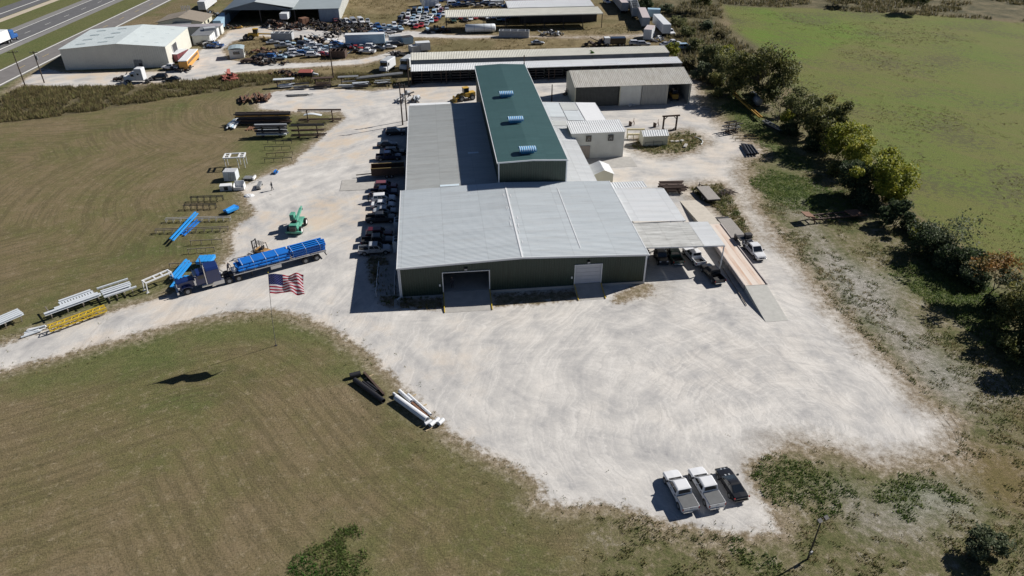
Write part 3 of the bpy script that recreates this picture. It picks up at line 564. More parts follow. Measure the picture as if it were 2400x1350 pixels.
def small_shed(name, label, x0, x1, y0, y1, ze, zr, axis, roofm, wallm, pitch=0.4):
    """little gable shed; ridge along axis"""
    cx, cy = (x0+x1)/2, (y0+y1)/2; hx, hy = (x1-x0)/2, (y1-y0)/2; t = thing(name, label, 'shed', (cx, cy, 0)); w_ = MB(); ov = 0.15
    if axis == 'y':
        w_.prism([(-hx,0),(hx,0),(hx,ze),(0,zr),(-hx,ze)], 1, -hy, hy); obj('wall', w_, wallm, t)
        for s_ in (-1,1): mb = MB(); mb.ribbed((0,-hy-ov,zr+0.04),(0,2*hy+2*ov,0),(s_*(hx+ov),0,-(zr-ze)*(hx+ov)/hx),pitch,0.05,(0,0,1)); obj('roof_slope', mb, roofm, t)
    else:
        w_.prism([(-hy,0),(hy,0),(hy,ze),(0,zr),(-hy,ze)], 0, -hx, hx); obj('wall', w_, wallm, t)
        for s_ in (-1,1): mb = MB(); mb.ribbed((-hx-ov,0,zr+0.04),(2*hx+2*ov,0,0),(0,s_*(hy+ov),-(zr-ze)*(hy+ov)/hy),pitch,0.05,(0,0,1)); obj('roof_slope', mb, roofm, t)
    return t, hx, hy
t, hx, hy = small_shed('storage_shed', 'small cream gable shed beside the lean-to roof', 28.3, 31.9, 118.6, 122.8, 2.7, 3.5, 'y', M_roofl, M_cream)
p0 = P(1506,343); p1 = P(1563,340)
t, hx, hy = small_shed('pump_shed', 'small off-white shed with ribbed gable roof on the grass island', p0.x, p1.x, p0.y, p0.y+3.0, 2.2, 2.9, 'x', M_roofl, M_cream, 0.5)
mb = MB(); mb.path([(-2.2,-hy-0.15,0.9),(1.6,-hy-0.15,0.9)],0.03); mb.path([(-2.2,-hy-0.15,0.9),(-2.2,-hy-0.15,0.2)],0.03); mb.path([(-0.4,-hy-0.15,1.3),(-0.4,-hy-0.15,0.1)],0.03); mb.path([(1.6,-hy-0.15,0.9),(1.6,-hy-0.15,0.2)],0.03); obj('pipe_rail', mb, M_dark, t)

# ---------------- barn behind
bx0, bx1, by0 = 33.2, 61.3, 163.6
t = thing('metal_barn', 'open-fronted metal barn with weathered ribbed roof and grey sliding doors', 'building', (47, by0, 0)); X = lambda v: v-47
mb = MB(); mb.ribbed((X(bx0-0.3),-0.3,4.95),(bx1-bx0+0.6,0,0),(0,8.0,1.75),0.45,0.06,(0,0,1)); obj('roof_slope', mb, mat('weathered_barn_roof',(0.40,0.375,0.325),0.6,streak=(1.2,0.15,1),col2=(0.60,0.59,0.55)), t)
mb = MB(); mb.ribbed((X(bx0-0.3),7.7,6.7),(bx1-bx0+0.6,0,0),(0,4.6,-1.5),0.45,0.06,(0,0,1)); obj('roof_slope', mb, M_roofw, t)
for xx in (bx0, bx1): mb = MB(); mb.prism([(0,0),(12,0),(12,5.2),(7.7,6.6),(0,4.85)], 0, X(xx)-0.06, X(xx)+0.06); obj('side_wall', mb, M_cream if xx == bx0 else M_sideg, t)
obj('back_wall', MB().box(X(bx0),X(bx1),11.9,12.0,0,5.1), M_sideg, t)
mb = MB(); mb.ribbed((X(33.3),0.6,0),(10.6,0,0),(0,0,4.7),0.35,0.04,(0,-1,0)); obj('door_panel', mb, mat('dark_grey_sheet',(0.055,0.06,0.06),0.6,var=0.2), t)
mb = MB(); mb.ribbed((X(44.0),0.1,0.1),(5.2,0,0),(0,0,4.7),0.35,0.04,(0,-1,0)); obj('door_panel', mb, M_sidew, t)
mb = MB(); mb.ribbed((X(49.3),-0.05,0.1),(6.2,0,0),(0,0,4.7),0.35,0.04,(0,-1,0)); obj('door_panel', mb, mat('weathered_grey_sheet',(0.36,0.36,0.34),0.6,var=0.22,streak=(3,3,0.3)), t)
for xx in (44.0,55.6,61.1): obj('post', MB().box(X(xx)-0.1,X(xx)+0.1,0.0,0.2,0,4.9), M_cream, t)

# ---------------- long open sheds behind
def long_shed(name, label, x0, x1, yf, yb, zf, zb, roofm, wall=None, posts=9):
    t = thing(name, label, 'shed', ((x0+x1)/2, yf, 0)); c = (x0+x1)/2
    mb = MB(); mb.ribbed((x0-c,-0.3,zf),(x1-x0,0,0),(0,yb-yf+0.3,zb-zf),0.45,0.06,(0,0,1)); obj('roof', mb, roofm, t)
    obj('fascia', MB().box(x0-c,x1-c,-0.36,-0.28,zf-0.12,zf+0.02), M_grey, t)
    obj('back_wall', MB().box(x0-c,x1-c,yb-yf-0.1,yb-yf,0,zb-0.03), M_sideg, t)
    if wall:
        mb = MB(); mb.ribbed((x0-c,0,0),(x1-x0,0,0),(0,0,zf-0.03),0.4,0.04,(0,-1,0)); obj('front_wall', mb, wall, t)
    else:
        for i in range(posts): xx = x0-c+(x1-x0)*i/(posts-1); obj('post', MB().box(xx-0.1,xx+0.1,-0.15,0.05,0,zf-0.1), M_rustd, t)
    for xx in (x0, x1): obj('side_wall', MB().prism([(0,0),(yb-yf-0.12,0),(yb-yf-0.12,zb-0.05),(0,zf-0.05)], 0, xx-c-0.05, xx-c+0.05), M_sideg, t)
    return t
long_shed('open_storage_shed', 'long open-front storage shed directly behind the tall green hall', -5.7, 66.3, 186.0, 190.6, 3.6, 4.0, M_roofl)
long_shed('closed_storage_shed', 'long closed shed with pale roof and grey wall, second row back', -5.8, 65.5, 195.2, 200.2, 4.0, 4.6, M_beige, mat('blue_grey_wall',(0.22,0.25,0.29),0.6,var=0.25,scale=0.5))
# racks of steel inside the open shed, bars coloured dark as if in deep shade
for i in range(14):
    xx = -3+i*5.0; t = thing('steel_rack', 'dark rack of steel bars inside the long open shed, '+ORD[i]+' bay from the left', 'rack', (xx, 188.2, 0), 0, 'racks inside the open shed')
    for q in (-1.22,1.22): obj('upright', MB().box(-0.1,0.1,q-0.07,q+0.07,0,2.9), M_rustd, t)
    for q in range(4): obj('shelf_bars', MB().box(-2.2,2.2,-1.25,1.25,0.4+q*0.7,0.55+q*0.7+random.random()*0.15), M_shade, t)

# ---------------- canopies of the salvage yard
def canopy(name, label, x0, x1, yf, yb, zf, zb, m, nx=7):
    t = thing(name, label, 'canopy', ((x0+x1)/2, yf, 0)); c = (x0+x1)/2
    mb = MB(); mb.ribbed((x0-c,0,zf),(x1-x0,0,0),(0,yb-yf,zb-zf),0.6,0.08,(0,0,1)); mb.box(x0-c,x1-c,-0.05,0.05,zf-0.25,zf-0.01); obj('roof', mb, m, t)
    for i in range(nx):
        for yy, zz in ((0.3,zf),(yb-yf-0.3,zb)): xx = x0-c+0.3+(x1-x0-0.6)*i/(nx-1); obj('post', MB().box(xx-0.1,xx+0.1,yy-0.1,yy+0.1,0,zz-0.05), M_dark, t)
    return t
canopy('salvage_canopy', 'long pale roofed open canopy over scrapped cars', 5.0, 57.4, 243.0, 252.0, 4.6, 5.0, M_beige, 9)
t = canopy('second_canopy', 'pale roofed canopy behind the long salvage canopy', 26.5, 56.5, 253.0, 262.0, 5.0, 5.6, M_roofl, 6)
obj('back_wall', MB().box(-15,15,8.8,8.9,0,5.5), M_sideg, t)
t = canopy('rear_canopy', 'farthest pale roof at the top edge behind the canopies', 27.5, 55.5, 263.5, 280.0, 5.8, 6.4, M_roofl, 6)
for xa, xb in ((30.5,57.3),): obj('back_wall', MB().box(xa,xb,252.3,252.4,0,4.7), M_shade, tag(thing('canopy_shade_sheet','dark sheet standing in for the shade under the salvage canopy','wall',(0,0,0)),None,None))  # dark sheet across the canopy's open back, standing in for its shade

# ---------------- big grey shop at the top
sx0, sx1, syf = -69.0, -31.0, 262.0
t = thing('salvage_shop', 'big blue-grey open-front salvage shop at the top edge', 'building', (-50, syf, 0)); X = lambda v: v+50
M_shopr = mat('slate_roof_sheet', (0.13,0.165,0.20), 0.55, var=0.12, scale=0.3); M_shopr2 = mat('pale_roof_sheet', (0.44,0.48,0.49), 0.5, var=0.08, scale=0.3); M_shopg = mat('blue_grey_gable', (0.10,0.13,0.165), 0.6, var=0.12)
obj('gable_wall', MB().prism([(X(-69),4.6),(X(-46),4.2),(X(-58.5),7.0)], 1, -0.1, 0.0), M_shopg, t)
obj('roof_slope', MB().prism([(X(-69.4),4.5),(X(-58.5),7.05),(X(-58.5),7.17),(X(-69.4),4.62)], 1, -0.4, 45), M_shopr, t)
obj('roof_slope', MB().prism([(X(-58.5),7.05),(X(-46.0),4.9),(X(-46.0),5.02),(X(-58.5),7.17)], 1, -0.4, 45), M_shopr2, t)
obj('roof_slope', MB().add([(X(-47.5),-0.4,4.45),(X(-30.7),-0.4,4.45),(X(-30.7),45,6.2),(X(-47.5),45,6.2),(X(-47.5),-0.4,4.33),(X(-30.7),-0.4,4.33),(X(-30.7),45,6.08),(X(-47.5),45,6.08)],[(0,1,2,3),(7,6,5,4),(0,4,5,1),(1,5,6,2)]), mat('grey_shop_roof',(0.30,0.345,0.36),0.5,var=0.08,scale=0.3), t)
mb = MB(); mb.ribbed((X(-37.8),0,0),(6.8,0,0),(0,0,4.35),0.5,0.05,(0,-1,0)); obj('front_panel', mb, mat('pale_blue_panel',(0.36,0.43,0.50),0.5,var=0.1), t)
mb = MB(); mb.ribbed((X(-31),0,0),(0,45,0),(0,0,4.3),0.5,0.05,(1,0,0)); obj('side_wall', mb, M_sidew, t)
obj('side_wall', MB().box(X(-69)-0.1,X(-69),0,45,0,4.4), M_shopg, t); obj('back_wall', MB().box(X(-69),X(-31),44.8,45,0,4.4), M_shade, t)
for xx in (-69,-57.5,-46,-37.9): obj('post', MB().box(X(xx)-0.15,X(xx)+0.15,0.05,0.35,0,4.4), M_dark, t)

# ---------------- warehouse on the left
t, X, Yv, zat, s1, s2 = gable_hall('cream_warehouse', 'large cream warehouse with pale mint roof near the highway', -101.0, -73.2, 210.3, 233.0, 5.6, 6.7, -85.8, M_mint, M_creamw, pitch=0.6, rib=0.04, over=0.2)
for i in range(4):
    for xx in (-96.5,-90.5,-82.5,-77.2):
        yy = 213.5+i*5.2; zz = zat(xx)+0.12; mb = MB(); mb.open=True; mb.add([(X(xx)-1.3,Yv(yy),zz),(X(xx)+1.3,Yv(yy),zz+(0.15 if xx < -86 else -0.17)),(X(xx)+1.3,Yv(yy+0.5),zz+(0.15 if xx < -86 else -0.17)),(X(xx)-1.3,Yv(yy+0.5),zz)],[(0,1,2,3)]); obj('skylight', mb, mat('grey_skylight',(0.30,0.38,0.40),0.4), t)
obj('opening_shade', MB().box(X(-73.2)+0.03,X(-73.2)+0.09,Yv(215.5),Yv(219.5),0,4.6), M_shade, t)  # dark panel painted on the wall as the shade of an open doorway
obj('door_jamb', MB().box(X(-73.2)+0.04,X(-73.2)+0.16,Yv(215.3),Yv(215.5),0,4.7).box(X(-73.2)+0.04,X(-73.2)+0.16,Yv(219.5),Yv(219.7),0,4.7), M_white, t)
obj('wall_stain', MB().box(X(-82.5),X(-80.3),Yv(210.3)-0.06,Yv(210.3)-0.045,0.1,2.3), mat('stained_sheet',(0.34,0.36,0.36),0.6,var=0.35,scale=1.2), t)
obj('side_entrance', MB().box(X(-81.4),X(-80.5),Yv(210.3)-0.08,Yv(210.3)-0.065,0,1.3), M_shade, t)
# row of white bay sheds behind it
t = thing('bay_shed', 'row of white-doored storage bays behind the cream warehouse', 'shed', (-69.5, 234.5, 0))
obj('wall', MB().box(-3.5,1.6,0,12,0,2.7), M_sidew, t); obj('roof', MB().box(-3.7,1.9,-0.2,12.2,2.72,2.85), M_grey, t)
for k in range(5): obj('bay_door', MB().box(1.62,1.7,0.6+k*2.3,2.5+k*2.3,0.1,2.4), M_white, t)
t = thing('flat_shed', 'long low grey-roofed shed behind the cream warehouse', 'shed', (-84, 247.5, 0)); obj('wall', MB().box(-14,16.5,0,3.5,0,2.5), M_sidew, t); obj('roof', MB().box(-14.2,16.7,-0.3,3.8,2.52,2.66), mat('mauve_grey_roof',(0.33,0.31,0.33),0.6,var=0.2,scale=0.4), t)
# ---------------- office house
t = thing('office_house', 'cream office house with tan gable roof near the frontage road', 'building', (-82.0, 254.5, 0), R(-3))
obj('wall', MB().prism([(-7,0),(7,0),(7,2.7),(0,4.1),(-7,2.7)], 1, 0, 11), M_cream, t)
for s_ in (-1,1): obj('roof_slope', MB().add([(0,-0.5,4.25),(0,11.5,4.25),(s_*7.6,11.5,2.75),(s_*7.6,-0.5,2.75),(0,-0.5,4.1),(0,11.5,4.1),(s_*7.6,11.5,2.6),(s_*7.6,-0.5,2.6)],[(0,1,2,3),(7,6,5,4),(0,3,7,4),(3,2,6,7),(2,1,5,6)]), M_tanroof, t)
obj('front_door', MB().box(7.02,7.1,2.5,3.5,0,2.1), M_dark, t)
obj('window', MB().box(7.02,7.08,6,7.4,1.0,2.0), M_glass, t)
obj('awning', MB().add([(-2,-1.6,2.5),(4,-1.6,2.5),(4,-0.02,2.75),(-2,-0.02,2.75),(-2,-1.6,2.42),(4,-1.6,2.42),(4,-0.02,2.67),(-2,-0.02,2.67)],[(0,1,2,3),(7,6,5,4),(0,4,5,1),(1,5,6,2),(3,7,4,0)]), M_sideg, t)
sg = thing('roof_antenna', 'white rooftop sign frame on the tan office roof', 'sign', (-80.5, 259.5, 4.2), R(15))
obj('mast', MB().tube((0,0,0),(0,0,2.2),0.05), M_grey, sg)
for k in range(6): obj('slat', MB().box(-1.5+k*0.5,-1.5+k*0.5+0.22,-0.03,0.03,1.2,2.6), M_white, sg)
# ---------------- salvage yard booth
pb = P(540,138)
t = thing('yard_booth', 'small white booth with curved grey roof at the salvage yard entrance', 'booth', (pb.x+2, pb.y, 0), R(8))
obj('wall', MB().box(-2.0,2.0,0,4.2,0,2.6), M_sidew, t)
rb = MB(); pr = [(-2.2,2.55),(-1.2,2.85),(0,2.95),(1.2,2.85),(2.2,2.55)]; rb.prism(pr+[(p[0],p[1]+0.1) for p in pr[::-1]], 1, -0.2, 4.4); obj('roof', rb, mat('booth_roof',(0.34,0.42,0.45),0.5,var=0.1,streak=(2.5,0.2,1)), t)
obj('window', MB().box(-0.9,0.9,-0.06,-0.01,1.2,2.0), M_glass, t)
for yy in (0.7, 2.4): obj('window', MB().box(2.01,2.06,yy,yy+1.0,1.0,2.1), M_glass, t)
# ================================================================ VEHICLES (local +x is forward, origin on the ground under the middle)
def paint(name, col, rough=0.28): return mat('paint_'+name, col, rough, 0.0, 0.04, 0.8, coat=0.6)
PW = paint('white', (0.72,0.73,0.75)); PK = paint('black', (0.012,0.012,0.014)); PS = paint('silver', (0.36,0.38,0.41)); PM = paint('maroon', (0.085,0.012,0.02)); PB = paint('navy', (0.012,0.022,0.06))
PG = paint('charcoal', (0.035,0.037,0.042)); PR_ = paint('red', (0.36,0.03,0.03)); PBL = paint('mid_blue', (0.03,0.10,0.28)); PSK = paint('pale_blue', (0.40,0.55,0.68)); PT = paint('tan', (0.42,0.36,0.27)); PGR = paint('dark_green', (0.03,0.07,0.05)); PMA = paint('faded_maroon', (0.20,0.07,0.08))
M_lampw = mat('headlamp', (0.75,0.76,0.78), 0.15, var=0.03); M_lampr = mat('tail_lamp', (0.35,0.015,0.015), 0.25, var=0.05); M_under = mat('underbody', (0.012,0.012,0.013), 0.9); M_cover = mat('tonneau_vinyl', (0.10,0.105,0.11), 0.65, var=0.15); M_liner = mat('bed_liner', (0.025,0.025,0.027), 0.8, var=0.3)
def panel(mb, q, u0, u1, v0, v1, off=0.015, th=0.02):
    """thin plate inset in the quad q = (bottom-left, bottom-right, top-right, top-left)"""
    a, b, c, d = [Vector(p) for p in q]; n = (b-a).cross(d-a).normalized()
    pt = lambda u, v: (a*(1-u)+b*u)*(1-v)+(d*(1-u)+c*u)*v
    o_ = [pt(u0,v0), pt(u1,v0), pt(u1,v1), pt(u0,v1)]
    mb.add([p+n*off for p in o_]+[p-n*th for p in o_], [(0,1,2,3),(7,6,5,4),(0,4,5,1),(1,5,6,2),(2,6,7,3),(3,7,4,0)])
SPEC = dict(
 pickup=dict(W=0.98, st=[(-1.06,.98,.46,1.14),(1.25,.98,.46,1.16),(1.5,.97,.46,1.14),(2.30,.95,.46,1.08),(2.64,.91,.5,.99),(2.80,.80,.56,.84)], cab=((-1.05,1.34,.93,1.14),(-0.90,0.52,.80,1.86)), wh=(-1.78,1.86,.40), bed=(-2.82,-1.08), doors=2),
 suv=dict(W=0.96, st=[(-2.42,.86,.5,.98),(-2.3,.94,.46,1.05),(1.0,.96,.44,1.07),(1.25,.95,.44,1.05),(2.1,.91,.46,.97),(2.35,.82,.52,.82)], cab=((-2.32,1.08,.90,1.05),(-2.0,0.25,.72,1.72)), wh=(-1.42,1.48,.37), bed=None, doors=3),
 sedan=dict(W=0.90, st=[(-2.35,.78,.45,.82),(-2.2,.87,.4,.92),(-1.5,.9,.38,.94),(0.95,.9,.38,.90),(1.2,.89,.38,.87),(2.0,.85,.4,.78),(2.32,.74,.46,.62)], cab=((-1.75,1.1,.84,.90),(-1.0,0.15,.64,1.42)), wh=(-1.38,1.42,.33), bed=None, doors=2),
 coupe=dict(W=0.93, st=[(-2.36,.70,.45,.84),(-2.22,.86,.4,.96),(-1.6,.93,.38,.98),(-.4,.90,.38,.95),(0.7,.91,.38,.92),(1.3,.92,.38,.90),(1.95,.88,.4,.82),(2.25,.78,.44,.70),(2.38,.62,.48,.58)], cab=((-1.75,0.95,.82,.93),(-0.75,-0.05,.62,1.37)), wh=(-1.32,1.42,.35), bed=None, doors=1),
 van=dict(W=0.98, st=[(-2.6,.92,.5,1.1),(-2.5,.97,.46,1.15),(1.6,.98,.44,1.15),(1.8,.97,.44,1.12),(2.3,.92,.46,.98),(2.5,.82,.52,.82)], cab=((-2.52,1.75,.95,1.14),(-2.4,0.95,.82,2.05)), wh=(-1.6,1.65,.36), bed=None, doors=2),
 jeep=dict(W=0.92, st=[(-1.95,.80,.6,1.06),(-1.9,.84,.55,1.1),(0.55,.86,.55,1.12),(0.75,.84,.55,1.10),(1.75,.72,.6,1.06),(1.85,.68,.64,1.0)], cab=((-1.85,0.62,.80,1.12),(-1.7,0.25,.74,1.78)), wh=(-1.2,1.3,.43), bed=None, doors=2))
_VC = {}
def vehicle_proto(kind, cover=False):
    key = (kind, cover)
    if key in _VC: return _VC[key]
    s = SPEC[kind]; parts = []
    b = MB(); rings = []
    for x, w_, zb, zt in s['st']:
        rings.append([(x,-w_*.88,zb),(x,-w_,zb+.16),(x,-w_,zb+(zt-zb)*.6),(x,-w_*.97,zt-.05),(x,-w_*.88,zt),(x,0,zt+.03),(x,w_*.88,zt),(x,w_*.97,zt-.05),(x,w_,zb+(zt-zb)*.6),(x,w_,zb+.16),(x,w_*.88,zb)])
    b.loft(rings)
    (xr, xf, hb, z0), (xr2, xf2, ht, z1) = s['cab']
    B = [(xr,-hb,z0),(xf,-hb,z0),(xf,hb,z0),(xr,hb,z0)]; T = [(xr2,-ht,z1),(xf2,-ht,z1),(xf2,ht,z1),(xr2,ht,z1)]
    mid = [tuple(B[i][j]*0.5+T[i][j]*0.5 for j in range(3)) for i in range(4)]
    TC = [(xr2+.16,-ht+.12,z1+.05),(xf2-.16,-ht+.12,z1+.05),(xf2-.16,ht-.12,z1+.05),(xr2+.16,ht-.12,z1+.05)]; b.add(B+T+TC, [(8,9,10,11),(4,5,9,8),(5,6,10,9),(6,7,11,10),(7,4,8,11),(0,1,5,4),(1,2,6,5),(2,3,7,6),(3,0,4,7),(3,2,1,0)])
    if s['bed']:
        x0, x1 = s['bed']; W = s['W']
        b.box(x0+0.07,x1,-W,-W+0.11,.48,1.15); b.box(x0+0.07,x1,W-0.11,W,.48,1.15); b.box(x0,x0+0.07,-W+0.03,W-0.03,.52,1.14); b.box(x0+0.07,x1,-W+0.11,W-0.11,.55,.68)
    parts.append(('body', b, 'paint', True))
    g = MB(); panel(g, (B[1],B[2],T[2],T[1]), .08,.92,.10,.93); parts.append(('windshield', g, 'glass', False))
    g = MB(); panel(g, (B[3],B[0],T[0],T[3]), .10,.90,.30 if kind in ('pickup','suv','van') else .12,.92); parts.append(('rear_window', g, 'glass', False))
    nd = s['doors']
    for q in ((B[0],B[1],T[1],T[0]), (B[2],B[3],T[3],T[2])):
        for i in range(nd):
            g = MB(); u0 = .09+i*.82/nd; u1 = .09+(i+1)*.82/nd-.035; panel(g, q, u0, u1, .16, .86); parts.append(('side_window', g, 'glass', False))
    xF = s['st'][-1][0]; xR = s['bed'][0] if s['bed'] else s['st'][0][0]; W = s['W']; zf = s['st'][-1][2]; zt = s['st'][-1][3]
    parts.append(('underbody', MB().box(xR+.25,xF-.25,-W+.12,W-.12,.24,.5), 'under', False))
    parts.append(('front_bumper', MB().box(xF-.12,xF+.07,-W*.84,W*.84,.42,.62), 'chrome' if kind == 'pickup' else 'paint', True))
    parts.append(('rear_bumper', MB().box(xR-.09,xR+.06,-W*.88,W*.88,.44,.62), 'chrome' if kind == 'pickup' else 'paint', True))
    parts.append(('grille', MB().box(xF-.1,xF+.02,-W*.45,W*.45,zf+.08,zt-.03), 'under', False))
    for sg in (-1, 1):
        parts.append(('headlight', MB().cbox((xF-.07,sg*W*.66,zt-.10),(.2,.28,.16)), 'lampw', False))
        parts.append(('taillight', MB().cbox((xR+.03,sg*(W-.06),.92 if kind != 'sedan' else .76),(.1,.13,.30 if kind == 'pickup' else .18)), 'lampr', False))
        parts.append(('mirror', MB().cbox((xf-.28,sg*(W+.12),z0+.14),(.14,.24,.2)), 'black', False))
    if s['bed']:
        x0, x1 = s['bed']
        if cover: parts.append(('tonneau_cover', MB().box(x0+.06,x1-.02,-W+.06,W-.06,1.151,1.19), 'cover', False))
        else: parts.append(('bed_liner', MB().box(x0+.09,x1-.03,-W+.13,W-.13,.682,.70), 'liner', False))
        parts.append(('number_plate', MB().box(x0-.105,x0-.092,-.16,.16,.46,.6), 'white', False))
    if kind == 'coupe':
        for sg in (-1,1): parts.append(('racing_stripe', MB().add([(0.95,sg*.22-.09,.955),(2.2,sg*.22-.09,.80),(2.2,sg*.22+.09,.80),(0.95,sg*.22+.09,.955),(0.95,sg*.22-.09,.93),(2.2,sg*.22-.09,.77),(2.2,sg*.22+.09,.77),(0.95,sg*.22+.09,.93)],[(0,1,2,3),(7,6,5,4),(0,4,5,1),(2,6,7,3)]), 'stripe', False))
    for sg in (-1,1):
        for xw in s['wh'][:2]:
            ar = MB(); rr_ = s['wh'][2]*1.22; k_ = [(xw+rr_*math.cos(math.pi*q/10), s['wh'][2]+rr_*math.sin(math.pi*q/10)) for q in range(11)]; ar.prism(k_, 1, *sorted((sg*(W-.10), sg*(W+.006)))); parts.append(('wheel_arch', ar, 'under', False))
        for q in range(nd if nd < 3 else 2):
            xd = xr+.25+(xf-xr-.3)*(q+1)/max(1,(nd if nd < 3 else 2)); parts.append(('door_handle', MB().cbox((xd-.95,sg*(W+.012),z0-.14),(.18,.03,.05)), 'under', False)); parts.append(('door_seam', MB().cbox((xd-1.06,sg*(W-.005),z0-.32),(.02,.03,.55)), 'under', False))
    if kind == 'pickup': parts.append(('tailgate_seam', MB().cbox((s['bed'][0]-.003,0,1.0),(.01,.34,.06)), 'under', False)); parts.append(('wiper_cowl', MB().box(xf-.02,xf+.12,-.75,.75,z0+.035,z0+.05), 'under', False))
    R_ = dict(paint=PW, glass=M_glass, under=M_under, chrome=M_chrome, lampw=M_lampw, lampr=M_lampr, black=PK, cover=M_cover, liner=M_liner, white=M_white, stripe=PS)
    out = []
    for nm, mb, role, bev in parts: out.append((nm, mb.mesh(kind+'_'+nm, R_[role], role == 'paint' and nm == 'body' and False), role, bev))
    xr_, xf_, rr = s['wh']; tw = MB().tube((0,-.13,0),(0,.13,0),rr,n=18).mesh(kind+'_tyre', M_black); rim = MB().tube((0,-.138,0),(0,.138,0),rr*.6,n=12).mesh(kind+'_rim', M_grey)
    _VC[key] = (out, tw, rim, [(x, sg*(W-.12), rr) for x in (xr_, xf_) for sg in (-1,1)]); return _VC[key]
def vehicle(kind, name, label, cat, loc, rz, paintm, cover=False, group=None, lod=0, z=0.0, tilt=None):
    t = thing(name, label, cat, (loc[0], loc[1], z), rz, group); parts, tw, rim, wh = vehicle_proto(kind, cover)
    t.scale = (.9,.9,.9)
    if tilt: t.rotation_euler = (tilt[0], tilt[1], rz)
    keep = None if not lod else ({'body','windshield','rear_window','side_window'} if lod == 1 else {'body','windshield'})
    for nm, me, role, bev in parts:
        if keep and nm not in keep: continue
        o = obj(nm, me, None, t)
        if role == 'paint': set_mat(o, paintm)
        if bev and lod < 1: bevel(o, .05 if nm == 'body' else .025, 2, 28)
        elif bev and nm == 'body': bevel(o, .06, 1, 28)
    for x, y, r_ in wh:
        w_ = obj('wheel', tw, None, t, loc=(x, y, r_))
        if lod < 1: obj('rim', rim, None, w_)
    return t
def face(px, py, z=0): p = P(px, py, z); return (p.x, p.y)

# ---- three vehicles in the foreground
def at_rear(px, py, rz, half, z=.45): p = P(px, py, z); return (p.x+math.cos(rz)*half, p.y+math.sin(rz)*half)
h1 = R(97)
vehicle('pickup','pickup_truck','white pickup with grey bed cover, left of the three foreground vehicles','pickup', at_rear(1619,1199,h1,2.56), h1, PW, True, 'vehicles parked in the foreground')
vehicle('pickup','pickup_truck','white pickup with grey bed cover, between the other white pickup and black coupe','pickup', at_rear(1681,1191,h1,2.56), h1, PW, True, 'vehicles parked in the foreground')
vehicle('coupe','sports_car','black coupe with pale bonnet stripes parked beside two white pickups','car', at_rear(1738,1173,h1,2.12), h1, PK, group='vehicles parked in the foreground')
# ---- row nosed in to the left wall
ROW = 'vehicles parked along the left wall'
def by_roof(px, py, zr, xoff, rz): p = P(px, py, zr); return (p.x-0.5-math.cos(rz)*xoff, p.y-math.sin(rz)*xoff)
for kind, px, py, zr, xo, pm, lb, ct in (
 ('pickup',881,568,1.85,-.12,PS,'silver pickup at the near end of the row along the left wall','pickup'),
 ('pickup',887,548,1.85,-.12,PG,'dark grey pickup between the silver pickup and a maroon estate car','pickup'),
 ('suv',882,533,1.72,-.9,PM,'maroon estate car between two dark pickups by the left wall','car'),
 ('pickup',895,496,1.85,-.12,PG,'charcoal pickup with pale scrap in its open bed by the left wall','pickup'),
 ('sedan',903,483,1.43,-.42,PS,'small silver sedan between charcoal pickup and white sedan','car'),
 ('sedan',898,468,1.45,-.42,PW,'white sedan parked between a silver sedan and a white estate car','car'),
 ('suv',893,452.5,1.7,-.9,PW,'white estate car with two people standing behind it','car'),
 ('pickup',902.5,436,1.85,-.12,PB,'navy pickup with pale roof beside the white estate car','pickup'),
 ('suv',898,423,1.75,-.9,PMA,'dull maroon estate car beside the concrete pad','car'),
 ('pickup',913,353,1.85,-.12,PB,'navy pickup nearest the dark dump trailer','pickup'),
 ('suv',920,344,1.7,-.9,PK,'black estate car beside a navy pickup, upper part of the row','car'),
 ('sedan',908,328,1.45,-.42,PG,'dark grey sedan, second from the far end of the row','car'),
 ('suv',922,300,1.5,-.9,PK,'black car at the far end of the row along the left wall','car')):
    rz = R(random.uniform(-2,3)); vehicle(kind, 'pickup_truck' if kind == 'pickup' else 'parked_car', lb, ct, by_roof(px, py, zr, xo if kind != 'pickup' else -.2, rz), rz, pm, group=ROW)
# ---- carport and weighbridge side
for kind, x, y, rz, pm, lb, ct in (
 ('jeep',33.2,91.4,-92,PG,'dark open off-road car facing out under the carport','car'),
 ('pickup',35.3,91.9,92,PGR,'dark green pickup under the carport between off-road car and white pickup','pickup'),
 ('suv',30.6,93.6,-90,PS,'silver car tucked against the workshop under the carport','car'),
 ('pickup',38.3,91.2,98,PW,'white pickup with open bed at the carport edge','pickup'),
 ('pickup',39.4,86.0,98,PK,'black pickup parked in the sun just outside the carport','pickup'),
 ('pickup',48.3,91.9,-86,PW,'white pickup hitched to the gooseneck trailer on the gravel drive','pickup')):
    vehicle(kind, 'pickup_truck' if kind == 'pickup' else 'parked_car', lb, ct, (x, y), R(rz), pm)

# ---- carport canopies
M_ct = [M_roofl, M_roofd]
t = thing('side_canopy', 'broad pale metal canopy roof joined to the right side of the workshop', 'canopy', (29.1, 96.0, 0))
mb = MB(); mb.ribbed((0,0,4.72),(0,12.0,0),(9.0,0,-0.42),0.32,0.05,(0,0,1)); mb.box(0,9.0,-0.02,0.02,4.2,4.35); obj('roof', mb, M_roofl, t)
for yy in (0.4,6,11.6): obj('post', MB().box(8.7,8.85,yy-.08,yy+.08,0,4.28), M_trim, t)
t = thing('rear_canopy', 'narrow ribbed pale canopy at the back corner of the workshop', 'canopy', (28.2, 108.3, 0)); mb = MB(); mb.ribbed((0.9,0,4.5),(6.2,0,0),(0,3.0,-0.15),0.45,0.07,(0,0,1)); obj('roof', mb, M_roofl, t)
for xx in (1.2,6.9): obj('post', MB().box(xx-.07,xx+.07,2.8,2.94,0,4.32), M_trim, t)
t = thing('carport', 'flat carport with stained pale roof sheltering four vehicles', 'carport', (29.0, 88.2, 0))
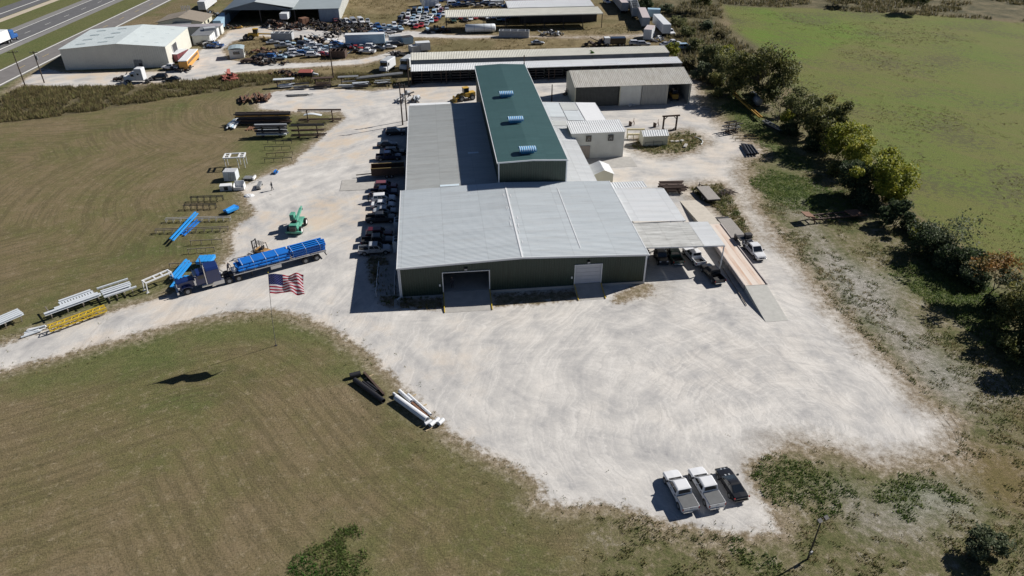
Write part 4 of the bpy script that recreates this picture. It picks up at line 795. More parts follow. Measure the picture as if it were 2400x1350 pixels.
for xa, xb, m_ in ((0.15,4.3,M_roofd),(4.35,9.3,M_roofd),(9.35,12.55,M_roofl)):
    mb = MB(); za = 4.5-0.03*xa; zb_ = 4.5-0.03*xb; mb.ribbed((xa,-0.2,za),(0,7.6,0),(xb-xa,0,zb_-za),0.32,0.05,(0,0,1)); mb.add([(xa,-0.2,za-.02),(xb,-0.2,zb_-.02),(xb,7.4,zb_-.02),(xa,7.4,za-.02)],[(0,1,2,3)]); obj('roof_panel', mb, m_, t)
obj('front_beam', MB().bar((0.2,-0.15,4.38),(12.6,-0.15,4.0),.12,.16), M_trim, t); obj('rear_beam', MB().bar((0.2,7.3,4.36),(12.6,7.3,3.98),.12,.16), M_dark, t)
for xx, yy in ((12.45,-0.1),(12.45,7.2),(6.2,7.2),(0.5,7.2)): obj('post', MB().tube((xx,yy,0),(xx,yy,4.1),.10,n=10), M_trim, t)
for xx in (1.6,3.2,4.9,9.0): obj('purlin', MB().bar((xx,-0.1,4.36-.03*xx),(xx,7.3,4.36-.03*xx),.10,.12), M_trim, t)

# ---- weighbridge
M_deck = mat('rust_streaked_deck', (0.66,0.60,0.54), 0.7, scale=0.9, col2=(0.62,0.50,0.42), streak=(1.3,0.13,1))
M_deckr = mat('rust_lane', (0.68,0.60,0.53), 0.75, scale=0.9, col2=(0.46,0.27,0.17), streak=(2.2,0.22,1))
t = thing('weighbridge', 'long truck weighbridge with rust-streaked deck and concrete end ramps', 'weighbridge', (44.3, 91.0, 0), R(0))
obj('deck', MB().box(-1.6,1.6,-9.3,9.5,0.75,0.95), M_deck, t)
for s_ in (-.75,.75): obj('wheel_lane', MB().box(s_-.3,s_+.3,-9.2,4.5 if s_ < 0 else 9.0,.951,.958), M_deckr, t)
for s_ in (-1,1): obj('side_beam', MB().box(s_*1.68-.07,s_*1.68+.07,-9.3,9.5,0.35,1.08), mat('faded_kerb',(0.40,0.36,0.35),0.6,var=0.2), t)
obj('pier_wall', MB().box(-1.4,1.4,-9.2,9.4,0,0.74), M_under, t)
obj('ramp', MB().add([(-1.6,-9.35,0),(1.6,-9.35,0),(1.6,-9.35,.93),(-1.6,-9.35,.93),(-1.6,-17,0.02),(1.6,-17,0.02)],[(3,2,5,4),(0,3,4),(1,5,2),(0,4,5,1),(0,1,2,3)]), mat('grey_ramp_concrete',(0.46,0.455,0.425),0.85,var=0.1), t)
obj('ramp', MB().add([(-1.7,9.55,0),(1.7,9.55,0),(1.7,9.55,.93),(-1.7,9.55,.93),(-1.75,20.5,0.02),(1.75,20.5,0.02)],[(3,2,5,4),(0,3,4),(1,5,2),(0,4,5,1),(0,1,2,3)]), mat('warm_concrete',(0.50,0.46,0.40),0.85,var=0.1), t)
t = thing('side_rail', 'low pipe rail lying along the weighbridge foot', 'rail', (41.6, 84, 0)); obj('pipe', MB().tube((0,-6,.12),(0.3,6,.12),.07), M_wood, t)

# ---- trailers
def wheelset(t, x, ys, r_=.42, wd=.28):
    for y in ys:
        w_ = obj('wheel', MB().tube((0,-wd/2,0),(0,wd/2,0),r_,n=16), M_black, t, loc=(x,y,r_)); obj('rim', MB().tube((0,-wd/2-.01,0),(0,wd/2+.01,0),r_*.55,n=10), M_grey, w_)
M_plank = mat('grey_deck_plank', (0.30,0.28,0.26), 0.85, scale=2, var=0.25, streak=(0.4,5,5))
t = thing('gooseneck_trailer', 'gooseneck flatbed trailer hitched to the white pickup', 'trailer', (47.3, 98.3, 0), R(-89))
for k in range(8): obj('deck_plank', MB().box(-4.0,2.6,-1.15+k*.29,-1.15+k*.29+.275,.88,.95), M_plank, t)
obj('deck_frame', MB().box(-4.05,2.65,-1.2,1.2,.68,.87), M_dark, t)
obj('gooseneck', MB().box(2.66,3.4,-1.0,-.8,.7,1.7).box(2.66,3.4,.8,1.0,.7,1.7).box(3.2,5.0,-1.0,1.0,1.62,1.74).cbox((5.0,0,1.5),(.2,.2,.7)), M_dark, t)
obj('dovetail_ramp', MB().box(-5.0,-4.06,-1.15,1.15,.55,.75), M_dark, t); wheelset(t,-1.6,(-1.05,1.05),.36); wheelset(t,-2.5,(-1.05,1.05),.36)
tb = thing('trailer_toolbox','black toolbox on the gooseneck above the pickup bed','toolbox',(48.0,94.2,1.76),R(-86)); obj('box', MB().box(-.4,.4,-.5,.5,0,.55), M_dark, tb); obj('lid', MB().box(-.43,.43,-.53,.53,.552,.6), M_dark, tb)
t = thing('flat_trailer', 'parked flat deck trailer with grey planks beside the weighbridge ramp', 'trailer', (48.0, 112.4, 0), R(-88))
for k in range(8): obj('deck_plank', MB().box(-2.7,2.9,-1.15+k*.29,-1.15+k*.29+.275,.93,1.0), M_plank, t)
obj('deck_frame', MB().box(-2.75,2.95,-1.2,1.2,.7,.92), M_dark, t); obj('drawbar', MB().bar((-2.7,-.9,.75),(-4.4,0,.6),.12).bar((-2.7,.9,.75),(-4.4,0,.6),.12), M_dark, t); wheelset(t,.4,(-1.1,1.1),.38); wheelset(t,1.3,(-1.1,1.1),.38)
obj('jack', MB().tube((-4.2,0,0),(-4.2,0,1.1),.06), M_dark, t)
c = P(1957,513)
t = thing('bare_trailer', 'bare rusty gooseneck trailer frame resting in the weeds', 'trailer', (c.x, c.y, 0), R(4))
for s_ in (-.8,.8): obj('frame_rail', MB().box(-5.0,5.4,s_-.1,s_+.1,.55,.8), M_rustd, t)
for k in range(7): obj('cross_member', MB().box(-4.5+k*1.5,-4.5+k*1.5+.12,-.7,.7,.6,.75), M_rustd, t)
obj('deck_plate', MB().box(2.2,4.6,-1.15,1.15,.82,.9), M_rust, t); obj('neck_plate', MB().add([(-6.2,-.9,1.55),(-4.6,-1.0,1.3),(-4.6,1.0,1.3),(-6.2,.9,1.55),(-6.2,-.9,1.4),(-4.6,-1.0,1.15),(-4.6,1.0,1.15),(-6.2,.9,1.4)],[(0,1,2,3),(7,6,5,4),(0,4,5,1),(2,6,7,3),(1,5,6,2),(3,7,4,0)]), M_rust, t)
for s_ in (-.8,.8): obj('neck_leg', MB().bar((-4.7,s_,1.2),(-4.3,s_*1.1,0),.12), M_rust, t); obj('neck_brace', MB().bar((-5.0,s_,1.2),(-3.6,s_,.6),.12), M_rust, t)

# ---- dump trailer and pad by the left wall
p = P(846,418)
t = thing('concrete_pad', 'pale concrete pad between the dump trailer and the parked cars', 'pad', (-15.2, 125.0, 0)); obj('slab', MB().box(-3.2,3.6,-2.6,2.3,0,.06), M_conc, t)
t = thing('dump_trailer', 'dark brown open-top dump trailer backed to the left wall', 'trailer', (-9.6, 128.3, 0), R(2)); 
obj('floor', MB().box(-3.2,3.0,-1.2,1.2,.7,.85), M_rustd, t)
for s_ in (-1.2,1.2): obj('side_panel', MB().box(-3.2,3.0,s_-.06,s_+.06,.7,2.1), M_rustd, t); obj('top_rail', MB().box(-3.25,3.05,s_-.09,s_+.09,2.1,2.2), mat('dull_brass',(0.22,0.16,0.06),0.5), t)
obj('end_panel', MB().box(-3.26,-3.16,-1.14,1.14,.7,2.1), M_rustd, t); obj('end_panel', MB().box(2.96,3.06,-1.14,1.14,.7,2.1), M_rustd, t); wheelset(t,-.4,(-1.1,1.1),.38); wheelset(t,.5,(-1.1,1.1),.38)
obj('tow_bar', MB().bar((-3.2,0,.7),(-6.2,0.2,.5),.16), M_wood, t)

# ================================================================ BLUE SEMI WITH FLATBED
TH = R(-155.3); ax = Vector((math.cos(TH), math.sin(TH), 0)); lf = Vector((-ax.y, ax.x, 0))
near = P(743,610); T0 = near - lf*1.05                      # rear axle centre (left side is the near side)
M_semi = paint('deep_blue', (0.012,0.03,0.13)); M_alu = mat('aluminium', (0.55,0.56,0.58), 0.3, metal=0.85, var=0.06)
t = thing('flatbed_trailer', 'long silver flatbed trailer behind the blue semi', 'trailer', T0, TH)
L_ = 13.9; x0 = -1.6
obj('deck_frame', MB().box(x0,x0+L_,-1.22,1.22,1.18,1.36), M_alu, t)
for k in range(9): obj('deck_plank', MB().box(x0+.05,x0+L_-.05,-1.18+k*.263,-1.18+k*.263+.25,1.362,1.40), M_plank, t)
for s_ in (-.45,.45): obj('main_beam', MB().box(x0+.2,x0+L_-1.0,s_-.07,s_+.07,.78,1.17), M_alu, t)
for s_ in (-1.24,1.24): obj('rub_rail', MB().box(x0,x0+L_,s_-.03,s_+.03,1.22,1.34), M_alu, t)
for x in (0.0, 1.75): wheelset(t, x, (-1.02,1.02), .5, .5)
for s_ in (-.6,.6): obj('landing_leg', MB().box(9.6,9.75,s_-.07,s_+.07,.1,1.17), M_dark, t)
obj('tool_box', MB().box(5.4,7.0,1.0,1.2,.55,1.1), M_alu, t); obj('rear_bumper', MB().box(x0-.02,x0+.1,-1.15,1.15,.5,.62).box(x0,x0+.1,-.7,-.6,.62,1.2).box(x0,x0+.1,.6,.7,.62,1.2), M_dark, t)
# stacked load
PIPES = 'blue steel members on the flatbed'
def pipe(name, label, a, b, r_, m_, group=None, hollow=True, cat='pipe', n=14):
    a = Vector(a); b = Vector(b); o = thing(name, label, cat, a, 0, group); d = b-a; mb = MB(); mb.tube((0,0,0), d, r_, n=n, cap=not hollow)
    if hollow:
        mb.tube((0,0,0), d, r_*.86, n=n, cap=False); dn = d.normalized(); u = dn.cross(Vector((0,0,1))).normalized(); g = u.cross(dn)
        for e in (Vector((0,0,0)), d):
            vs_ = []
            for k in range(n): q = u*math.cos(2*math.pi*k/n)+g*math.sin(2*math.pi*k/n); vs_ += [e+q*r_, e+q*r_*.86]
            mb.add(vs_, [(2*k,2*((k+1)%n),2*((k+1)%n)+1,2*k+1) for k in range(n)])
    ob = obj('tube', mb, m_, o); return o
def beam(name, label, a, b, w_, h_, m_, group=None, cat='beam', kind='I'):
    a = Vector(a); b = Vector(b); o = thing(name, label, cat, a, 0, group); d = b-a; mb = MB(); up = Vector((0,0,1))
    if kind == 'I':
        for dz in (-h_/2+.03, h_/2-.03): mb.bar(up*dz, d+up*dz, w_, .06)
        mb.bar((0,0,0), d, .05, h_-.12)
    elif kind == 'box': mb.bar((0,0,0), d, w_, h_)
    obj('member', mb, m_, o); return o
def tp(x, y, z): q = T0+ax*x+lf*y; return (q.x, q.y, z)
n_ = 0
for row, z in enumerate((1.62, 2.02, 2.40)):
    for k in range(6-row//2*2+ (0 if row < 2 else 1)):
        y = -0.98+k*.39+(.2 if row % 2 else 0)
        if y > 1.05: continue
        xa, xb = (3.7+random.uniform(0,.5), 11.9-random.uniform(0,.4)-(.6 if row == 2 else 0)); pipe('blue_pipe', ['lower','middle','top'][row]+' layer blue pipe on the front half of the flatbed, '+ORD[k]+' across', tp(xa,y,z), tp(xb,y,z), .19, M_blue, PIPES)
for row, z in enumerate((1.60, 2.0, 2.4)):
    for k in range(4):
        y = -0.9+k*.58; beam('blue_beam', ['lower','middle','top'][row]+' layer blue beam on the rear half of the flatbed, '+ORD[k]+' across', tp(-2.0+random.uniform(0,.5),y,z), tp(3.9-random.uniform(0,.5),y,z), .3, .36, M_blue, PIPES)
for x in (-.8, 1.4, 3.4, 5.6, 7.4, 9.2, 10.8):
    o = thing('load_strap', 'grey ratchet strap over the blue load, '+ORD[[-.8,1.4,3.4,5.6,7.4,9.2,10.8].index(x)]+' from the trailer rear', 'strap', tp(x,0,1.36), TH, 'straps over the blue load')
    zt = 1.3; mb = MB(); mb.bar((0,-1.24,0),(0,-1.2,zt*.92),.1,.02); mb.bar((0,-1.2,zt*.92),(0,1.2,zt*.92),.1,.02,(0,0,1)); mb.bar((0,1.2,zt*.92),(0,1.24,0),.1,.02); obj('webbing', mb, mat('pale_strap',(0.45,0.50,0.55),0.7), o)
o = thing('load_tarp', 'bundled silver tarp at the front of the flatbed load', 'tarp', tp(11.9,.35,1.41), TH); bm = bmesh.new(); bmesh.ops.create_icosphere(bm, subdivisions=2, radius=.5)
for v in bm.verts: v.co *= random.uniform(.8,1.15); v.co.z = max(0, v.co.z*.8+.3)
me = bpy.data.meshes.new('tarp'); bm.to_mesh(me); bm.free(); me.materials.append(mat('silver_tarp',(0.55,0.58,0.60),0.35,var=0.2,scale=3)); obj('bundle', me, None, o)
# tractor
front = P(442,690)-lf*1.02
t = thing('semi_tractor', 'deep blue long-nose semi tractor with chrome stacks', 'truck', front, TH); wb = 6.5
obj('chassis_rail', MB().box(-7.6,1.0,-.45,-.33,.75,1.0), M_dark, t); obj('chassis_rail', MB().box(-7.6,1.0,.33,.45,.75,1.0), M_dark, t)
hd = MB(); hd.loft([[(x,-w_,z0),(x,-w_,z1-.12),(x,-w_+.15,z1),(x,w_-.15,z1),(x,w_,z1-.12),(x,w_,z0)] for x,w_,z0,z1 in ((-1.2,.72,1.0,2.1),(.3,.66,.95,2.0),(1.15,.6,.85,1.85))]); bevel(obj('hood', hd, M_semi, t), .06)
for s_ in (-1,1):
    fd = MB(); pr = [(-.8,.9),(-.62,1.15),(-.3,1.28),(.3,1.28),(.62,1.15),(.85,.85),(.75,.82),(.55,1.08),(.28,1.18),(-.28,1.18),(-.55,1.08),(-.7,.85)]; fd.prism(pr, 1, *(sorted((s_*.6, s_*1.18)))); obj('fender', fd, M_semi, t)
    obj('headlight', MB().cbox((1.0,s_*.85,1.1),(.25,.22,.22)), M_lampw, t)
    obj('exhaust_stack', MB().tube((-2.75,s_*1.12,.9),(-2.75,s_*1.12,4.1),.09,n=10), M_chrome, t)
    obj('air_cleaner', MB().tube((-1.25,s_*1.0,1.2),(-1.25,s_*1.0,2.0),.2,n=12), M_chrome, t)
    obj('fuel_tank', MB().tube((-3.5,s_*.95,.72),(-2.0,s_*.95,.72),.3,n=14), M_chrome, t); obj('step', MB().box(-5.1,-3.6,s_*.95-.28,s_*.95+.28,.4,1.0), M_alu, t)
obj('grille', MB().box(1.15,1.22,-.52,.52,.9,1.8), M_chrome, t); obj('bumper', MB().box(1.15,1.4,-1.2,1.2,.4,.8), M_chrome, t)
cb = MB(); cb.loft([[(x,-w_,1.0),(x,-w_,z1-.2),(x,-w_+.2,z1),(x,w_-.2,z1),(x,w_,z1-.2),(x,w_,1.0)] for x,w_,z1 in ((-2.7,1.0,2.75),(-1.75,.98,2.75),(-1.35,.95,2.45),(-1.2,.9,2.05))]); bevel(obj('cab', cb, M_semi, t), .05)
sp = MB(); sp.loft([[(x,-w_,.9),(x,-w_,z1-.3),(x,-w_+.3,z1),(x,w_-.3,z1),(x,w_,z1-.3),(x,w_,.9)] for x,w_,z1 in ((-4.75,1.2,3.3),(-2.95,1.2,3.3),(-2.72,1.05,2.85))]); bevel(obj('sleeper', sp, M_semi, t), .05)
g = MB(); panel(g, ((-1.2,-.85,2.08),(-1.2,.85,2.08),(-1.42,.8,2.5),(-1.42,-.8,2.5)), .04,.96,.05,.95,.06,.02); obj('windshield', g, M_glass, t)
for s_ in (-1,1): obj('side_window', MB().box(-2.55,-1.75,s_*1.0-.015,s_*1.0+.015,1.9,2.45), M_glass, t); obj('mirror', MB().box(-1.4,-1.3,s_*1.28-.1,s_*1.28+.1,1.9,2.5), M_chrome, t)
obj('visor', MB().box(-1.5,-1.25,-.9,.9,2.5,2.56), M_chrome, t); obj('fifth_wheel', MB().box(-7.0,-6.0,-.5,.5,1.02,1.16), M_dark, t)
wheelset(t, 0, (-1.02,1.02), .5, .3); wheelset(t, -5.75, (-.98,.98), .5, .55); wheelset(t, -7.1, (-.98,.98), .5, .55)
obj('air_hose', MB().path([(-4.8,-.2,2.2),(-5.4,-.2,1.5),(-6.4,-.1,1.6)],.03).path([(-4.8,.2,2.2),(-5.5,.2,1.4),(-6.4,.1,1.6)],.03), M_black, t)
# ================================================================ FLAG, POLES
base = P(647,810); top = P(628.5,640,11.0)
t = thing('flagpole', 'tall thin leaning flagpole standing on the lawn', 'flagpole', base)
dv = Vector((top.x-base.x, top.y-base.y, 11.0)); pts = [Vector((dv.x*(k/8)**1.35, dv.y*(k/8)**1.35, 11.0*k/8)) for k in range(9)]
mb = MB()
for k in range(8): mb.tube(pts[k], pts[k+1], .042-.02*k/8, .042-.02*(k+1)/8, 8)
obj('pole', mb, mat('dull_pole',(0.22,0.21,0.19),0.5), t); bm = bmesh.new(); bmesh.ops.create_uvsphere(bm, u_segments=10, v_segments=8, radius=.07); me = bpy.data.meshes.new('finial'); bm.to_mesh(me); bm.free(); me.materials.append(M_yel); obj('finial', me, None, t, loc=dv+Vector((0,0,.08)))
obj('footing', MB().tube((0,0,0),(0,0,.05),.18), M_dark, t)
fl_ = thing('flag', 'large striped flag with starred blue canton flying from the pole', 'flag', base+pts[8]-Vector((0,0,.15)))
NU, NV = 60, 26; FL, FH = 4.3, 2.6
def fpt(u, v):      # u along the fly, v down the hoist
    hz = pts[8]-(pts[8]-pts[6])*min(1, v*FH/2.75)
    x = FL*u*(1-.03*u); wv = .34*u**.7*math.sin(9.5*u+3.0*v)+.17*u*math.sin(19*u-4.0*v)
    return (pts[8]-pts[6])*(-v)*1.0 + Vector((x*.995, -.05*x+wv*1.1, -.34*u*u-.10*math.sin(5*u+1.5*v)*u))
def flag_grid(u0, u1, v0, v1, off):
    nu = max(2, int(NU*(u1-u0))); nv = max(1, int(round(NV*(v1-v0)))); mb = MB(); mb.open = True
    vs_ = [fpt(u0+(u1-u0)*i/nu, v0+(v1-v0)*j/nv)+Vector((0,off,0)) for j in range(nv+1) for i in range(nu+1)]
    mb.add(vs_, [(j*(nu+1)+i, j*(nu+1)+i+1, (j+1)*(nu+1)+i+1, (j+1)*(nu+1)+i) for j in range(nv) for i in range(nu)]); return mb
M_fr = mat('flag_red', (0.34,0.03,0.05), 0.7, var=0.05); M_fw = mat('flag_white', (0.74,0.72,0.74), 0.7, var=0.04); M_fb = mat('flag_blue', (0.03,0.035,0.12), 0.7, var=0.05)
for m_, c_ in ((M_fr,(0.42,0.03,0.06)),(M_fw,(0.78,0.74,0.78)),(M_fb,(0.04,0.045,0.16))):     # thin cloth lets the sun through
    nt, N, L = nodes_of(m_); tr = N.new('ShaderNodeBsdfTranslucent'); tr.inputs[0].default_value = (*c_, 1); mx = N.new('ShaderNodeMixShader'); mx.inputs[0].default_value = .5; L.new(N['Principled BSDF'].outputs[0], mx.inputs[1]); L.new(tr.outputs[0], mx.inputs[2]); L.new(mx.outputs[0], N['Material Output'].inputs[0])
for k in range(13): obj('stripe', flag_grid(.4 if k < 7 else 0, 1, k/13, (k+1)/13, 0), M_fr if k % 2 == 0 else M_fw, fl_, True)
cn = obj('canton', flag_grid(0, .4, 0, 7/13, 0), M_fb, fl_, True)
for r_ in range(9):
    for c_ in range(6 if r_ % 2 == 0 else 5):
        u = .4*((c_*2+1+(r_ % 2))/12); v = 7/13*((r_+1)/10); p_ = fpt(u, v); st = MB(); st.open = True; vs_ = []
        for k in range(10): rr = .085 if k % 2 == 0 else .034; a_ = math.pi/2+k*math.pi/5; vs_.append(p_+Vector((rr*math.cos(a_), -.02, rr*math.sin(a_))))
        st.add(vs_, [tuple(range(10))]); obj('star', st, M_fw, cn)
def utility_pole(label, px, py, h_, arm=2.4, rz=0.0, gear=False):
    p = P(px, py); t = thing('utility_pole', label, 'utility pole', p, rz, 'wooden utility poles'); obj('pole', MB().tube((0,0,0),(0,0,h_),.17,.11,8), M_pole, t)
    if arm: obj('crossarm', MB().cbox((0,0,h_-.45),(arm,.12,.14)), M_pole, t)
    if arm:
        for x in (-arm/2+.1,-arm/4,arm/4,arm/2-.1): obj('insulator', MB().tube((x,0,h_-.38),(x,0,h_-.15),.05,n=6), M_grey, t)
    if gear: obj('transformer', MB().tube((.35,0,h_-2.2),(.35,0,h_-1.2),.25,n=10), M_grey, t)
utility_pole('wooden utility pole beside the frontage road, left of two', 60,203,9.2,2.6,R(6))
utility_pole('wooden utility pole with pale transformer beside the frontage road', 104,194,8.2,2.0,R(6),True)
utility_pole('wooden pole in the weeds before the salvage yard', 782,186,9.0,0)
utility_pole('wooden utility pole with crossarm at the back left wing corner', 944,293,9.5,2.4,R(4))
utility_pole('dark wooden pole with transformer against the left wing roof', 954,283,8.2,1.6,R(4),True)
utility_pole('dark pole beside the long open shed end', 959,203,7.0,0)
utility_pole('thin pole on the concrete before the barn', 1293,238,4.2,0)
utility_pole('thin pole rising through the long shed roof', 1228,188,6.5,0)
p = P(1893,1310)
t = thing('yard_light', 'slim dark yard light pole with twin floodlight heads', 'light pole', p, R(20)); obj('pole', MB().tube((0,0,0),(0,0,5.5),.09,.055,8), M_dark, t)
obj('crossbar', MB().cbox((0,0,5.5),(.9,.06,.06)), M_dark, t)
for x in (-.38,.38): h_ = obj('floodlight', MB().cbox((x,-.1,5.58),(.42,.36,.14),rx=R(25)), M_dark, t)
obj('bracket', MB().cbox((0,-.12,1.0),(.25,.16,.4)), M_grey, t)

# ================================================================ PEOPLE
def person(label, loc, rz, shirt, trousers, cap, lean=0.0, stride=0.0, arms=0.3, h_=1.76):
    """one continuous skinned body; cap or hair, shirt and trousers are colours on that skin"""
    t = thing('person', label, 'person', loc, rz)
    J = dict(pel=(0,0,.95), ch=(lean*.35,0,1.33), neck=(lean*.5,0,1.5), head=(lean*.58,0,1.64), crown=(lean*.60,0,1.75))
    e = [('pel','ch'),('ch','neck'),('neck','head'),('head','crown')]; rad = dict(pel=.155, ch=.175, neck=.075, head=.10, crown=.075)
    for s_, nm in ((-1,'r'),(1,'l')):
        J['sh'+nm] = (lean*.42,s_*.20,1.42); J['el'+nm] = (lean*.42+arms*.35,s_*.27,1.15); J['wr'+nm] = (lean*.42+arms*.8,s_*.22,.95+arms*.25); J['hn'+nm] = (lean*.42+arms*1.05,s_*.20,.88+arms*.3)
        J['hip'+nm] = (0,s_*.10,.88); J['kn'+nm] = (s_*stride*.5+.04,s_*.11,.48); J['an'+nm] = (s_*stride,s_*.11,.09); J['toe'+nm] = (s_*stride+.18,s_*.12,.045)
        e += [('ch','sh'+nm),('sh'+nm,'el'+nm),('el'+nm,'wr'+nm),('wr'+nm,'hn'+nm),('pel','hip'+nm),('hip'+nm,'kn'+nm),('kn'+nm,'an'+nm),('an'+nm,'toe'+nm)]
        rad.update({'sh'+nm:.075,'el'+nm:.052,'wr'+nm:.04,'hn'+nm:.045,'hip'+nm:.10,'kn'+nm:.068,'an'+nm:.05,'toe'+nm:.045})
    k = list(J); me = bpy.data.meshes.new('person_body'); me.from_pydata([Vector(J[q])*(h_/1.76) for q in k], [(k.index(a_), k.index(b_)) for a_, b_ in e], []); me.update()
    o = obj('body', me, None, t); o.modifiers.new('skin','SKIN')
    sv = me.skin_vertices[0].data
    for i, q in enumerate(k): sv[i].radius = (rad[q], rad[q])
    sv[0].use_root = True
    ss = o.modifiers.new('sub','SUBSURF'); ss.levels = 1; ss.render_levels = 1
    m = bpy.data.materials.new('person_cloth'); m.use_nodes = True; nt, N, L = nodes_of(m); tc = N.new('ShaderNodeTexCoord'); sx = N.new('ShaderNodeSeparateXYZ'); L.new(tc.outputs['Object'], sx.inputs[0]); mr_ = N.new('ShaderNodeMapRange'); mr_.inputs[2].default_value = 1.9; L.new(sx.outputs[2], mr_.inputs[0]); rp = N.new('ShaderNodeValToRGB'); rp.color_ramp.interpolation = 'CONSTANT'; el = rp.color_ramp.elements
    for i, (pz, c_) in enumerate(((0,(0.03,0.02,0.015)),(.08,trousers),(.97,shirt),(1.50,(0.38,0.22,0.15)),(1.68,cap))):
        q = el[i] if i < 2 else el.new(.5)
        q.position = pz/1.9; q.color = (*c_, 1)
    L.new(mr_.outputs[0], rp.inputs[0]); L.new(rp.outputs[0], N['Principled BSDF'].inputs['Base Color']); N['Principled BSDF'].inputs['Roughness'].default_value = .85
    me.materials.append(m); return t
person('person in dark clothes walking across the gravel near the blue fitting', P(639,446), R(200), (0.03,0.03,0.035), (0.03,0.035,0.05), (0.03,0.02,0.015), stride=.2)
person('person in dark clothes walking beside the front of the flatbed', P(537,638), R(-30), (0.025,0.025,0.03), (0.03,0.03,0.045), (0.02,0.02,0.02), stride=.28, lean=.3)
person('person in dark clothes bending behind the white estate car', P(864,474), R(10), (0.03,0.03,0.03), (0.02,0.02,0.025), (0.02,0.018,0.015), lean=.5, arms=.5)
person('person standing by the tail of the white sedan', P(874,474), R(-20), (0.05,0.045,0.05), (0.03,0.03,0.04), (0.02,0.018,0.015), lean=.2)
_pp = Vector((.9, 86.5, .55)); person('person in a pale cap standing in the open workshop doorway', _pp, R(-90), (0.035,0.035,0.04), (0.03,0.03,0.04), (0.6,0.58,0.55))

# ================================================================ STEEL STOCK ON THE LAWN AND YARD
def bench(label, a, b, h_, m_, legs=5, n2=True, wid=.5, group=None):
    """low stock stand: two long rails on legs"""
    A_ = P(*a); B_ = P(*b); L_ = (B_-A_).length; t = thing('stock_stand', label, 'stand', A_, heading(A_, B_), group)
    for y in ((0, wid) if n2 else (0,)): obj('rail', MB().box(0,L_,y-.05,y+.05,h_-.1,h_), m_, t)
    for k in range(legs):
        x = .1+(L_-.2)*k/max(1,legs-1)
        for y in ((0, wid) if n2 else (0,)): obj('leg', MB().box(x-.04,x+.04,y-.04,y+.04,0,h_-.1), m_, t)
        if n2: obj('tie', MB().box(x-.03,x+.03,.05,wid-.05,h_-.22,h_-.14), m_, t)
    return t
G1 = 'low stock stands on the left lawn'
for i, (a, b, h_, m_, lg, n2, lb) in enumerate((
 ((627,337),(685,337),.8,M_dark,4,False,'dark low stock stand farthest up the lawn edge'),
 ((620,352),(682,350),.8,M_dark,4,False,'dark low stock stand, second from the upper racks'),
 ((625,368),(688,364),.8,M_rustd,4,False,'dark low stock stand, third from the upper racks'),
 ((620,381),(686,377),.8,M_dark,4,False,'dark low stock stand nearest the white cabinets on the right'),
 ((447,473),(524,471),.9,M_dark,6,True,'dark six-legged stand above the crossed blue bars'),
 ((431,492),(507,490),.9,M_dark,6,True,'dark six-legged stand just above the crossed blue bars'),
 ((388,522),(541,518),.7,mat('bleached_steel',(0.42,0.41,0.39),.7),10,True,'pale long stand under the crossed blue bars, upper one'),
 ((364,548),(536,542),.7,M_wood,10,True,'pale long stand under the crossed blue bars, lower one'),
 ((447,574),(523,570),.8,M_wood,4,False,'thin weathered stand below the crossed blue bars'),
 ((441,594),(505,589),.8,M_wood,4,False,'thin weathered stand above the blue box tubes'),
 ((398,628),(462,624),.8,M_wood,4,False,'thin weathered stand behind the blue semi hood'))):
    bench(lb, a, b, h_, m_, lg, n2, group=G1)
# crossed blue bars
for a, b, z0, lb in (((458,497),(399,560),.78,'long bright blue bar on pale stands, left of the upper pair'),((463,500),(405,564),.78,'long bright blue bar on pale stands, right of the upper pair'),((462,515),(425,549),.15,'blue bar on the ground under the pair, left'),((468,518),(431,552),.15,'blue bar on the ground under the pair, right')):
    A_ = P(*a, z0); B_ = P(*b, z0); beam('blue_bar', lb, A_, B_, .28, .16, M_bluel if z0 > .3 else M_blue, 'blue bars across the stands', kind='box')
for i, (a, b) in enumerate((((437,608),(402,648)),((443,611),(408,652)),((447,616),(416,654)))):
    beam('blue_beam', 'long blue channel leaning by the white frame, '+ORD[i]+' from left', P(*a,.8), P(*b,.8), .3, .22, M_bluel, 'blue channels by the white frame')
for i in range(4):
    a = P(463+i*9,617-i*.5,1.0); b = P(473+i*9.5,601-i*.5,1.0); beam('blue_box_tube', 'short fat blue box tube behind the semi cab, '+ORD[i]+' from left', a, b, .5, .5, M_bluel, 'short blue box tubes', kind='box')
for i in range(3):
    a = P(404+i*9,673-i*4,.5); b = P(420+i*9,652-i*3,.5); beam('blue_plate', 'light blue plate lying in front of the semi, '+ORD[i]+' from left', a, b, .75, .12, M_bluel, 'light blue plates', kind='box')
def pile(name, label, cat, c, n, lx, m_, spread=(1.2,.6,.6), rz=0.0, jit=.25, r_=(.08,.18), group=None):
    """heap of individual bars, each a part"""
    t = thing(name, label, cat, c, rz, group)
    for k in range(n):
        l_ = lx*random.uniform(.6,1.0); y = random.uniform(-spread[0],spread[0]); z = random.uniform(.08,spread[2])*(1-abs(y)/(spread[0]*1.4)); a_ = random.uniform(-jit,jit); w_ = random.uniform(*r_)
        x = random.uniform(-.15,.15)*lx; d = Vector((math.cos(a_), math.sin(a_), random.uniform(-.04,.04)))*l_/2
        q = Vector((x,y,z+w_/2)); obj('bar', MB().bar(q-d, q+d, w_, w_*random.uniform(.4,1)), m_[k % len(m_)] if isinstance(m_, list) else m_, t)
    return t
pile('blue_steel_bundle', 'heap of bright blue steel fittings at the gravel edge', 'steel bundle', P(545,497), 9, 2.4, [M_bluel,M_blue], (.7,.4,.9), R(52), .15, (.3,.55))
pile('blue_fitting', 'small blue steel fitting lying on the gravel by the stands', 'fitting', P(648,406), 5, 1.3, [M_bluel,M_blue,M_dark], (.35,.3,.6), R(70), .6, (.15,.3))
